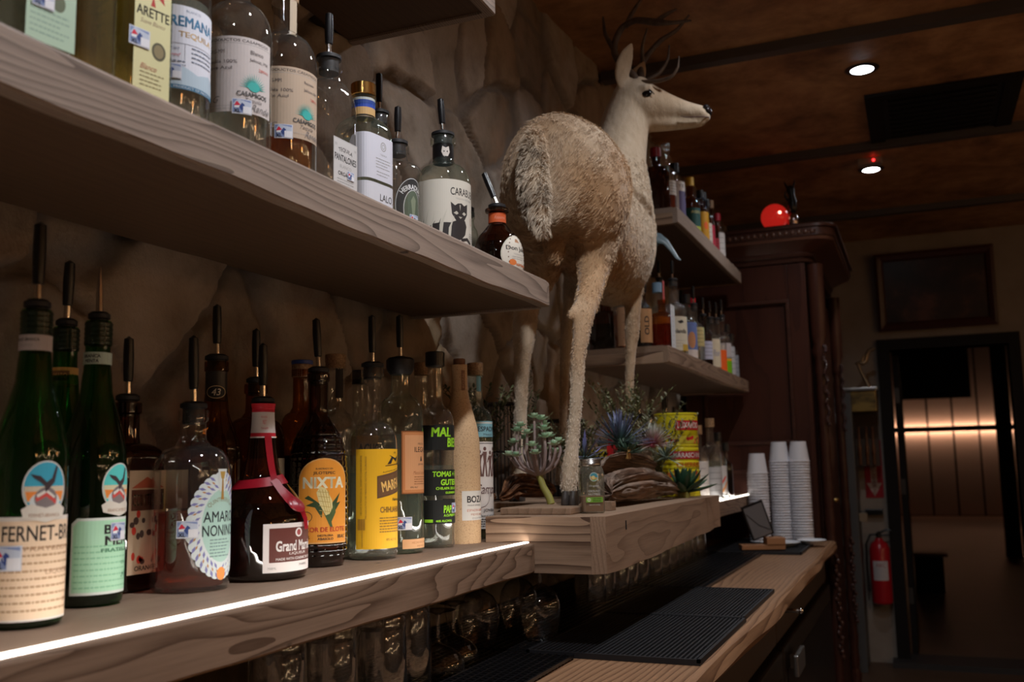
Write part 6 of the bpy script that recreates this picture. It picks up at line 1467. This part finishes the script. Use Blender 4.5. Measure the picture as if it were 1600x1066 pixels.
els = [('e', 0, 72, 9, 9, (.45, .55, .52)), ('e', 0, 72, 7.6, 7.6, (.55, .34, .12)), ('p', [(7.6 * math.cos(a_), 72 + 7.6 * math.sin(a_)) for a_ in [k * PI / 8 - .2 for k in range(9)]], (.06, .28, .34)), ('e', -1, 71, 3.4, 3.4, (.72, .60, .25)), ('p', [(7.6 * math.cos(a_), 72 + 7.6 * math.sin(a_)) for a_ in [k * PI / 8 - 2.2 for k in range(5)]], (.14, .36, .12)),
       ('t', 'Organic', 0, 54, 20, 4.6, (.6, .6, .56)), ('t', 'GROUND', 0, 44, 24, 4.8, (.68, .66, .6), {'b': .03}), ('t', 'NUTMEG', 0, 38, 24, 4.4, (.68, .66, .6), {'b': .03}), ('r', -17, 22, 17, 32, (.20, .40, .05)), ('e', -11, 27, 3.6, 3.6, (.6, .7, .4)), ('t', 'USDA', -11, 27, 5, 2, (.05, .2, .03), {'b': .03}), ('t', 'CERTIFIED', 5, 29, 18, 2.6, (.05, .14, .02), {'b': .03}), ('t', 'ORGANIC', 5, 25, 18, 2.8, (.05, .14, .02), {'b': .03}), ('t', 'NET WT 2.3 OZ', 0, 17, 22, 2, (.6, .6, .56))]
label(t, els, None, 0, flat=.0241)
tag(obj('wood_offcut', box(B(), -.628, 1.955, BZ1 + .0003, -.596, 1.985, BZ1 + .019, bev=.001), W_BOARD, smooth=False), 'small square wooden offcut just right of the spice jar', 'block')
bm = B(); box(bm, -.652, 1.842, BZ1 + .0003, -.634, 1.868, BZ1 + .012, bev=.004); 
# succulent rosettes on curved stems (the candelabra plant left of the hind leg)
SUC = nmat('mint_succulent', lambda nt, b: (L(nt, (lambda r: (L(nt, noise(nt, coords(nt), 60, 3), r.inputs[0]), r.outputs[0])[1])(ramp(nt, [(.35, (.28, .46, .30)), (.7, (.62, .74, .55))])), b.inputs['Base Color'])))
STEM = plain('mauve_stem', (.30, .22, .20), .6); STEMG = plain('olive_stem', (.28, .26, .06), .5)
def leaf(bm, o, d, up, ln, wd, th=.25, curl=.2):
    """thick pointed leaf from o along d"""
    d = Vector(d).normalized(); up = Vector(up); s = d.cross(up).normalized() if d.cross(up).length > 1e-4 else d.orthogonal().normalized(); u = s.cross(d).normalized()
    o = Vector(o); rr = [(0, .35), (.25, .8), (.5, 1), (.75, .75), (.93, .3)]
    rings = []
    for tt, w_ in rr:
        c = o + d * ln * tt + u * curl * ln * tt * tt
        rings.append([bm.verts.new(c + s * wd * w_ * math.cos(a) + u * wd * w_ * th * math.sin(a)) for a in (0, PI / 3, 2 * PI / 3, PI, 4 * PI / 3, 5 * PI / 3)])
    for a, c in zip(rings, rings[1:]):
        for k in range(6): bm.faces.new((a[k], a[(k + 1) % 6], c[(k + 1) % 6], c[k]))
    tip = bm.verts.new(o + d * ln + u * curl * ln)
    for k in range(6): bm.faces.new((rings[-1][k], rings[-1][(k + 1) % 6], tip))
    bm.faces.new(rings[0][::-1])
t = thing('succulent_plant', 'mint-green succulent with clustered rosettes on a fan of bare curved stems', 'succulent', (-.768, 1.962, BZ1))
bm = B(); tube(bm, [(.035, 0, .0145, .0085), (.03, 0, .03, .008), (.018, 0, .05, .0075), (.008, 0, .078, .007)], 12); obj('main_stem', bm, STEMG, t)
bm = B(); rs = random.Random(11); heads = []
for k in range(24):
    a = 2 * PI * k / 24 + rs.uniform(-.2, .2); rad = rs.uniform(.035, .066) if k % 4 else rs.uniform(.0, .03); hh = .190 - rad * rad * 18 + rs.uniform(-.014, .012)
    ex, ey = rad * math.cos(a) * 1.0, rad * math.sin(a) * .8
    tube(bm, smooth_prof([(.008, 0, .076, .0045), (ex * .75 + .004, ey * .75, .088 + rad * .1, .0035), (ex * 1.12, ey * 1.12, .115 + .01, .003), (ex * 1.05, ey * 1.05, hh, .003)], 4), 8); heads.append((ex * 1.05, ey * 1.05, hh))
obj('branching_stems', bm, STEM, t)
for hx, hy, hz in heads:
    bm = B()
    for ringn, (ln, el, n) in enumerate(((.0165, .25, 8), (.012, .7, 7), (.007, 1.15, 5))):
        for q in range(n):
            a = 2 * PI * q / n + ringn * .5; leaf(bm, (hx, hy, hz + ringn * .002), (math.cos(a) * math.cos(el), math.sin(a) * math.cos(el), math.sin(el)), (0, 0, 1), ln, .0052, .3, .15)
    obj('rosette', bm, SUC, t)
# spiky air plants and others
def spiky(name, lab, loc, n, ln, wd, mats, seed, up=.35, tipc=None, curl=.15, cat='plant'):
    t = thing(name, lab, cat, loc); rs = random.Random(seed); bm = B()
    for k in range(n):
        a = rs.uniform(0, 2 * PI); el = rs.uniform(-.1, 1.5) if up > .3 else rs.uniform(-.5, 1.3)
        l = ln * rs.uniform(.7, 1.1)
        leaf(bm, (0, 0, .0), (math.cos(a) * math.cos(el), math.sin(a) * math.cos(el), math.sin(el)), (0, 0, 1), l, wd, .3, rs.uniform(-curl, curl))
    mn = min(v.co.z for v in bm.verts)
    obj('leaves', bm, mats, t); 
    bm = B(); ball(bm, (0, 0, 0), ln * .12, sub=2); obj('crown', bm, mats, t)
    return t
def grad(name, c0, c1, r0, r1):
    def f(nt, b):
        g = N(nt, 'ShaderNodeTexGradient', gradient_type='SPHERICAL'); tc = coords(nt, (1 / r1,) * 3); L(nt, tc, g.inputs[0])
        r = ramp(nt, [(0, c1), (1 - r0 / r1, c0)]); L(nt, g.outputs['Fac'], r.inputs[0]); L(nt, r.outputs[0], b.inputs['Base Color']); b.inputs['Roughness'].default_value = .5
    return nmat(name, f)
spiky('air_plant', 'blue-violet spiky plant on the driftwood ledge', (-.685, 2.33, .048), 95, .088, .0028, grad('blue_spikes', (.05, .10, .08), (.16, .18, .34), .02, .08), 4)
spiky('air_plant', 'small violet-tipped spiky plant behind the spice jar lid', (-.700, 2.10, .012), 16, .068, .003, grad('violet_spikes', (.06, .10, .10), (.22, .20, .48), .015, .06), 5)
spiky('air_plant', 'pink-centred pale spiky air plant between the blue spikes and the yellow can', (-.642, 2.49, .045), 130, .064, .0022, grad('pink_spikes', (.45, .10, .14), (.50, .52, .44), .012, .05), 6)
spiky('air_plant', 'pale grey-green trailing air plant hanging over the right end of the driftwood', (-.622, 2.55, .012), 46, .055, .003, grad('silver_spikes', (.14, .20, .14), (.36, .42, .34), .015, .06), 7, up=.1)
spiky('air_plant', 'dark green spiky rosette on the driftwood below the blue spikes', (-.66, 2.31, .022), 40, .05, .0045, grad('green_spikes', (.04, .08, .05), (.12, .20, .14), .015, .05), 8)
t = thing('agave_succulent', 'dark green thick-leaved succulent at the right front end of the plinth', 'succulent', (-.605, 2.665, BZ1))
bm = B(); DG = nmat('dark_green_leaf', lambda nt, b: (L(nt, (lambda r: (L(nt, noise(nt, coords(nt), 20, 2), r.inputs[0]), r.outputs[0])[1])(ramp(nt, [(.35, (.018, .055, .028)), (.7, (.045, .12, .06))])), b.inputs['Base Color']), setattr(b.inputs['Roughness'], 'default_value', .35)))
rs = random.Random(9)
for k in range(26):
    a = k * 2.4; el = .15 + 1.2 * (k / 26); l = .098 - .03 * k / 26
    leaf(bm, (0, 0, .014), (math.cos(a) * math.cos(el), math.sin(a) * math.cos(el), math.sin(el)), (0, 0, 1), l, .0135 - .004 * k / 26, .35, .1)
obj('leaves', bm, DG, t); bm = B(); lathe(bm, [(.016, 0), (.018, .012), (.010, .022)], 16); obj('stem', bm, STEMG, t)
# feathery greenery
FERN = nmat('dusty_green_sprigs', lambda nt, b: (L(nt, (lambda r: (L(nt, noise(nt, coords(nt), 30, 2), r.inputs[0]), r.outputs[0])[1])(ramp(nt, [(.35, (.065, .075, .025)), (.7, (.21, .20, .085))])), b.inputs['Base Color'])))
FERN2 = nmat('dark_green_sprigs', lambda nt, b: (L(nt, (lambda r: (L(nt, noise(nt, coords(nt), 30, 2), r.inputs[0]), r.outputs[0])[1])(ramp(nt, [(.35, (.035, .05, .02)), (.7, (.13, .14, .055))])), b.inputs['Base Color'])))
def sprigs(lab, loc, n, hmin, hmax, spread, mat, seed, leafl=.011, lean=(0, 0)):
    t = thing('leafy_sprigs', lab, 'plant', loc); rs = random.Random(seed); st = B(); lv = B()
    for k in range(n):
        a = rs.uniform(0, 2 * PI); h = rs.uniform(hmin, hmax); s = rs.uniform(.1, 1) * spread
        dx_, dy_ = math.cos(a) * s + lean[0] * h, math.sin(a) * s + lean[1] * h
        pts = [(dx_ * q * q * .9 + .004 * math.sin(q * 7 + k), dy_ * q * q * .9 + .004 * math.cos(q * 6 + k), h * q, .0013 - .0008 * q) for q in [i / 9 for i in range(10)]]
        tube(st, pts, 5)
        for i in range(2, 10):
            for m_ in range(5):
                aa = rs.uniform(0, 2 * PI); q = i / 9 - m_ / 45
                j = min(8, int(q * 9)); f = q * 9 - j; p0 = pts[j]; p1 = pts[j + 1]; o = tuple(p0[e] + (p1[e] - p0[e]) * f for e in range(3))
                leaf(lv, o, (math.cos(aa), math.sin(aa), rs.uniform(.1, 1.)), (0, 0, 1), leafl * rs.uniform(.6, 1.1), leafl * .22, .3, .1)
    obj('stems', st, mat, t); obj('leaflets', lv, mat, t)
    return t
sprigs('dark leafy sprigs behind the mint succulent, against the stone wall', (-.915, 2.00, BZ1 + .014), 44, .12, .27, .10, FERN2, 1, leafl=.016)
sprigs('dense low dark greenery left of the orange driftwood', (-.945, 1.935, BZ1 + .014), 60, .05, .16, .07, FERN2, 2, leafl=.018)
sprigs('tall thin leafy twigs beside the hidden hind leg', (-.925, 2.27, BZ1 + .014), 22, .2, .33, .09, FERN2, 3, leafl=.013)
sprigs('olive bushy sprigs around the deer forelegs', (-.715, 2.50, BZ1 + .014), 54, .16, .315, .15, FERN, 4, leafl=.014)
sprigs('grey-green sprigs arching over towards the yellow can', (-.665, 2.62, BZ1 + .0005), 10, .18, .27, .13, FERN, 5, leafl=.013, lean=(.15, .35))
sprigs('low olive greenery behind the blue spikes', (-.80, 2.36, BZ1 + .014), 46, .08, .2, .13, FERN, 6, leafl=.014)
t = tag(obj('animal_figurine', (lambda bm: (tube(bm, [(0, 0, .0, .006), (0, 0, .008, .0055), (.001, 0, .018, .0045), (.003, 0, .026, .0042)], 10), tube(bm, [(-.004, 0, .001, .003), (-.008, 0, .003, .002)], 6), ball(bm, (.006, 0, .027), .003, sub=1), bm)[-1])(B()), plain('golden_resin', (.45, .24, .07), .35)), 'tiny golden animal figurine sitting on the driftwood ledge', 'figurine')
t.location = (-.655, 2.30, .0105)
# wire baskets against the wall
def basket(lab, x, y, z, r, h):
    t = thing('wire_basket', lab, 'basket', (x, y, z)); bm = B()
    for zz_ in (.0018, h * .5, h):
        pts = [(r * math.cos(2 * PI * k / 24), r * math.sin(2 * PI * k / 24), zz_, .0018) for k in range(25)]; tube(bm, pts, 6, closed_ends=False)
    for k in range(24):
        a = 2 * PI * k / 24; tube(bm, [(r * math.cos(a), r * math.sin(a), .0018, .0011), (r * math.cos(a), r * math.sin(a), h, .0011)], 5)
    obj('wire', bm, plain('dark_wire', (.03, .022, .018), .5, .6), t)
    bm = B(); lathe(bm, [(r, h - .003), (r + .003, h), (r, h + .004), (r - .002, h)], 30, cap=False); obj('rim', bm, plain('dark_wire', (0, 0, 0)), t)
basket('dark wire basket against the wall, left of the hidden hind leg', -.925, 2.085, BZ1 + .014, .038, .215) if False else None
basket('dark wire basket by the wall behind the driftwood log', -.915, 2.575, BZ1 + .014, .055, .205)
basket('dark wire basket in the shade near the left wall, behind the mint succulent', -.948, 2.205, BZ1 + .014, .036, .235)
# cherry tins
def m_tin(nt, b): b.inputs['Base Color'].default_value = (.66, .56, .015, 1); b.inputs['Roughness'].default_value = .3
TIN = nmat('yellow_tin', m_tin)
def tin(lab, x, y, z, phi):
    t = thing('cherry_tin', lab, 'tin', (x, y, z)); r = .062; rows = [(r - .002, 0), (r + .001, .001), (r + .001, .004), (r, .005)]
    zz_ = .012
    for k in range(13): rows += [(r, zz_), (r - .0016, zz_ + .0022), (r, zz_ + .0044)]; zz_ += .0125
    rows += [(r, .232), (r + .0015, .233), (r + .0015, .237), (r - .001, .238), (r - .002, .234), (.001, .234)]
    bm = B(); lathe(bm, rows, 60, cap=True); obj('tin_body', bm, TIN, t)
    rd = (.45, .015, .02)
    els = [('r', -30, 188, 60, 216, rd), ('t', 'LUXARDO', 14, 202, 76, 17, (.70, .66, .58), {'b': .03}), ('r', -80, 150, 80, 172, (.50, .40, .03))]
    rr = random.Random(5)
    for k in range(36): els.append(('=e', rr.uniform(-78, 78), rr.uniform(153, 169), 5, 4.5, rr.choice([(.55, .02, .02), (.40, .01, .015), (.10, .07, .02), (.62, .50, .05)])))
    els += [('t', 'THE ORIGINAL', 20, 142, 50, 5, (.4, .28, .02)), ('r', -48, 106, 90, 128, (.36, .012, .02)), ('t', 'MARASCHINO', 14, 117, 106, 14, (.66, .55, .5), {'b': .03}), ('t', 'CHERRIES', 14, 90, 88, 13, (.62, .16, .02), {'b': .03}), ('r', -80, 50, 80, 72, (.50, .40, .03))]
    for k in range(36): els.append(('=e', rr.uniform(-78, 78), rr.uniform(53, 69), 5, 4.5, rr.choice([(.55, .02, .02), (.40, .01, .015), (.62, .50, .05)])))
    els += [('t', 'NET WT 5.6 KG', 10, 34, 60, 8, rd)]
    label(t, els, r + .0006, phi)
tin('big yellow LUXARDO cherry tin standing on the right end of the plinth', -.648, 2.79, BZ1 + .0003, -52)
t = thing('cherry_tin', 'small yellow and red tin half hidden behind the wire basket', 'tin', (-.86, 2.72, BZ1 + .0003))
bm = B(); lathe(bm, [(.036, 0), (.037, .002), (.037, .135), (.035, .137)], 32); obj('tin_body', bm, plain('small_tin', (.45, .34, .02), .4), t)
label(t, [('r', 0, 60, 40, 150, (.42, .01, .015))], .0372, -40)
t = thing('red_box', 'narrow red carton behind the deer forelegs', 'carton', (-.83, 2.79, BZ1 + .0003)); obj('carton_body', box(B(), -.02, -.02, 0, .02, .02, .20), plain('red_card', (.32, .008, .012), .5), t, smooth=False)

# ------------------------------------------------------------------ glasses, upside down on the mats
def tumbler(lab, x, y, r=.040, h=.115, z=ZC + .009, group=None):
    t = thing('tumbler', lab, 'glass', (x, y, z), 0, group)
    bm = B(); lathe(bm, [(r, 0), (r * .99, h * .3), (r * .94, h * .8), (r * .92, h * .95), (r * .86, h), (.001, h * .985)], 36, cap=False, disp=lambda a, z: 1 + (.012 * math.cos(a * 9) if z < h * .7 else 0)); obj('outer_wall', bm, SMOKE, t)
    bm = B(); lathe(bm, [(r * .985, .0002), (r * .93, h * .3), (r * .87, h * .76), (r * .78, h * .83), (.001, h * .84)], 36, cap=False); obj('inner_wall', bm, SMOKE, t)
    bm = B(); n = 32; tube(bm, [(r * math.cos(2 * PI * k / n), r * math.sin(2 * PI * k / n), .001, .0012) for k in range(n + 1)], 6, closed_ends=False); obj('rim', bm, SMOKE, t)
    return t
def wineglass(lab, x, y, z=ZC + .009, s=1., group=None):
    t = thing('wine_glass', lab, 'glass', (x, y, z), 0, group)
    bm = B(); lathe(bm, smooth_prof([(.030 * s, 0), (.037 * s, .02 * s), (.0425 * s, .05 * s), (.041 * s, .075 * s), (.030 * s, .098 * s), (.012 * s, .110 * s), (.004 * s, .115 * s)], 4), 40, cap=False); obj('bowl', bm, SMOKE, t)
    bm = B(); lathe(bm, [(.004 * s, .115 * s), (.0035 * s, .135 * s)], 14, cap=False); obj('stem', bm, SMOKE, t)
    bm = B(); lathe(bm, [(.0035 * s, .134 * s), (.02 * s, .137 * s), (.034 * s, .139 * s), (.034 * s, .1405 * s), (.001, .1405 * s)], 36, cap=False); obj('foot', bm, SMOKE, t)
    return t
G1 = 'upside-down tumblers under the near low shelf'
T1 = [(-.775, 1.18, 'upside-down tumbler, nearest of the front row under the low shelf'), (-.755, 1.285, 'upside-down tumbler, second of the front row under the low shelf'), (-.775, 1.40, 'tall upside-down tumbler, third of the front row under the low shelf'),
      (-.79, 1.08, 'upside-down tumbler at the bottom edge under the low shelf'), (-.87, 1.25, 'upside-down tumbler behind the second front-row one'), (-.87, 1.36, 'upside-down tumbler behind the third front-row one'), (-.87, 1.46, 'upside-down tumbler in the dark back row under the low shelf, last of it')]
for i, (x, y, lb) in enumerate(T1): tumbler(lb, x, y, .040, .125 if i != 2 else .142)
for x, y, lb in [(-.712, 1.83, 'round upside-down wine glass nearest the counter mats'), (-.80, 1.93, 'round upside-down wine glass behind the nearest one'), (-.80, 1.73, 'upside-down wine glass in the dark left of the nearest round one'), (-.885, 1.84, 'upside-down wine glass at the back, third from the nearest')]:
    wineglass(lb, x, y, s=.94)
for x, y, lb in [(-.79, 1.60, 'low upside-down coupe glass, right of the tall tumbler'), (-.88, 1.66, 'low upside-down coupe glass behind the first coupe'), (-.775, 1.51, 'small upside-down glass beside the tall tumbler')]:
    t = thing('coupe_glass', lb, 'glass', (x, y, ZC + .009))
    bm = B(); lathe(bm, smooth_prof([(.045, 0), (.043, .015), (.032, .03), (.012, .04), (.004, .045), (.0035, .07), (.004, .09), (.018, .096), (.030, .098)], 3), 36, cap=False); obj('bowl', bm, SMOKE, t)
G2 = [(-.775, 2.34), (-.78, 2.44), (-.775, 2.55), (-.78, 2.66), (-.785, 2.79), (-.78, 2.93), (-.785, 3.06), (-.79, 3.19), (-.80, 3.33), (-.80, 3.46), (-.81, 3.60), (-.81, 3.74)]
ordn = ['first', 'second', 'third', 'fourth', 'fifth', 'sixth', 'seventh', 'eighth', 'ninth', 'tenth', 'eleventh', 'twelfth']
for i, (x, y) in enumerate(G2): tumbler('upside-down glass under the plinth and far shelf, %s from the near end of that row' % ordn[i], x, y, .040, .118)
# ------------------------------------------------------------------ cups, plates, card holder
MZ = ZC + .011
def cup_bm(h=.085, r0=.032, r1=.043):
    bm = B(); lathe(bm, [(r1 + .0016, 0), (r1 + .0022, .002), (r1 + .0014, .004), (r1 - .0012, .0046), (r0 + (r1 - r0) * .1, h * .9), (r0, h), (.001, h)], 28, cap=False); return bm
cup0 = tag(obj('paper_cup', cup_bm(), WHITEP), 'white foam cup', 'cup')
first = True
for si, (x, y, n, nm) in enumerate([(-.638, 4.22, 25, 'left'), (-.553, 4.28, 29, 'middle'), (-.472, 4.28, 29, 'right')]):
    for k in range(n):
        c = cup0 if first else cup0.copy()
        if not first: C.objects.link(c)
        first = False
        c.location = (x + .0006 * math.sin(k * 2.1), y, MZ + .0005 + k * .0118)
        if k == n - 1: c['label'] = 'white foam cup, topmost of the %s stack' % nm
        elif k == 0: c['label'] = 'white foam cup, lowest of the %s stack on the black mat' % nm
        else: c['label'] = 'white foam cup inside the %s stack, between its top and bottom cups' % nm
        c['group'] = '%s stack of white foam cups' % nm
def plate(lab, x, y, z, r):
    bm = B(); lathe(bm, smooth_prof([(.001, .003), (r * .6, .002), (r * .65, .0), (r * .7, .002), (r * .97, .013), (r, .015), (r * .97, .0165), (r * .68, .007), (.001, .006)], 3), 48, cap=False)
    o = tag(obj('plate', bm, PORC, sharp=80), lab, 'plate'); o.location = (x, y, z)
plate('white round plate in front on the black mat by the paper cups', -.535, 4.03, MZ, .080)
plate('white round plate further back, overlapping behind the first plate', -.425, 4.14, MZ + .0005, .058)
t = thing('card_holder', 'framed drink menu leaning in an orange wooden block holder by the cups', 'menu holder', (-.575, 3.87, ZC + .0112), math.radians(20))
OW = plain('orange_wood', (.38, .17, .07), .5)
obj('wood_base', box(B(), -.09, -.035, 0, .075, .035, .018, bev=.002), OW, t, smooth=False)
obj('wood_block', box(B(), .005, -.04, .0185, .075, .035, .045, bev=.002), OW, t, smooth=False)
fr = obj('frame', box(box(B(), -.040, -.005, 0, .040, .005, .14), -.043, -.004, 0, .043, .006, .14), BLACKG, t, smooth=False)
fr.location = (.0, .0, .046); fr.rotation_euler = (math.radians(14), math.radians(-20), 0)
bm = B(); 
for a_ in ((-.037, .006, .037, .134, -.0062, 0),): 
    vs_ = [bm.verts.new((a_[0], a_[4], a_[1])), bm.verts.new((a_[2], a_[4], a_[1])), bm.verts.new((a_[2], a_[4], a_[3])), bm.verts.new((a_[0], a_[4], a_[3]))]; bm.faces.new(vs_)
obj('card', bm, plain('grey_card', (.20, .20, .21), .25), fr, smooth=False)
bm = B(); tube(bm, [(-.034, -.0072, .11, .0012), (.0, -.0072, .05, .0012), (.035, -.0072, .02, .0012)], 5); obj('printed_line', bm, BLACKG, fr)

# ------------------------------------------------------------------ lift everything so that the floor is at height zero
for o in list(S.objects):
    if o.parent is None and o.type != 'CAMERA': o.location.z += H
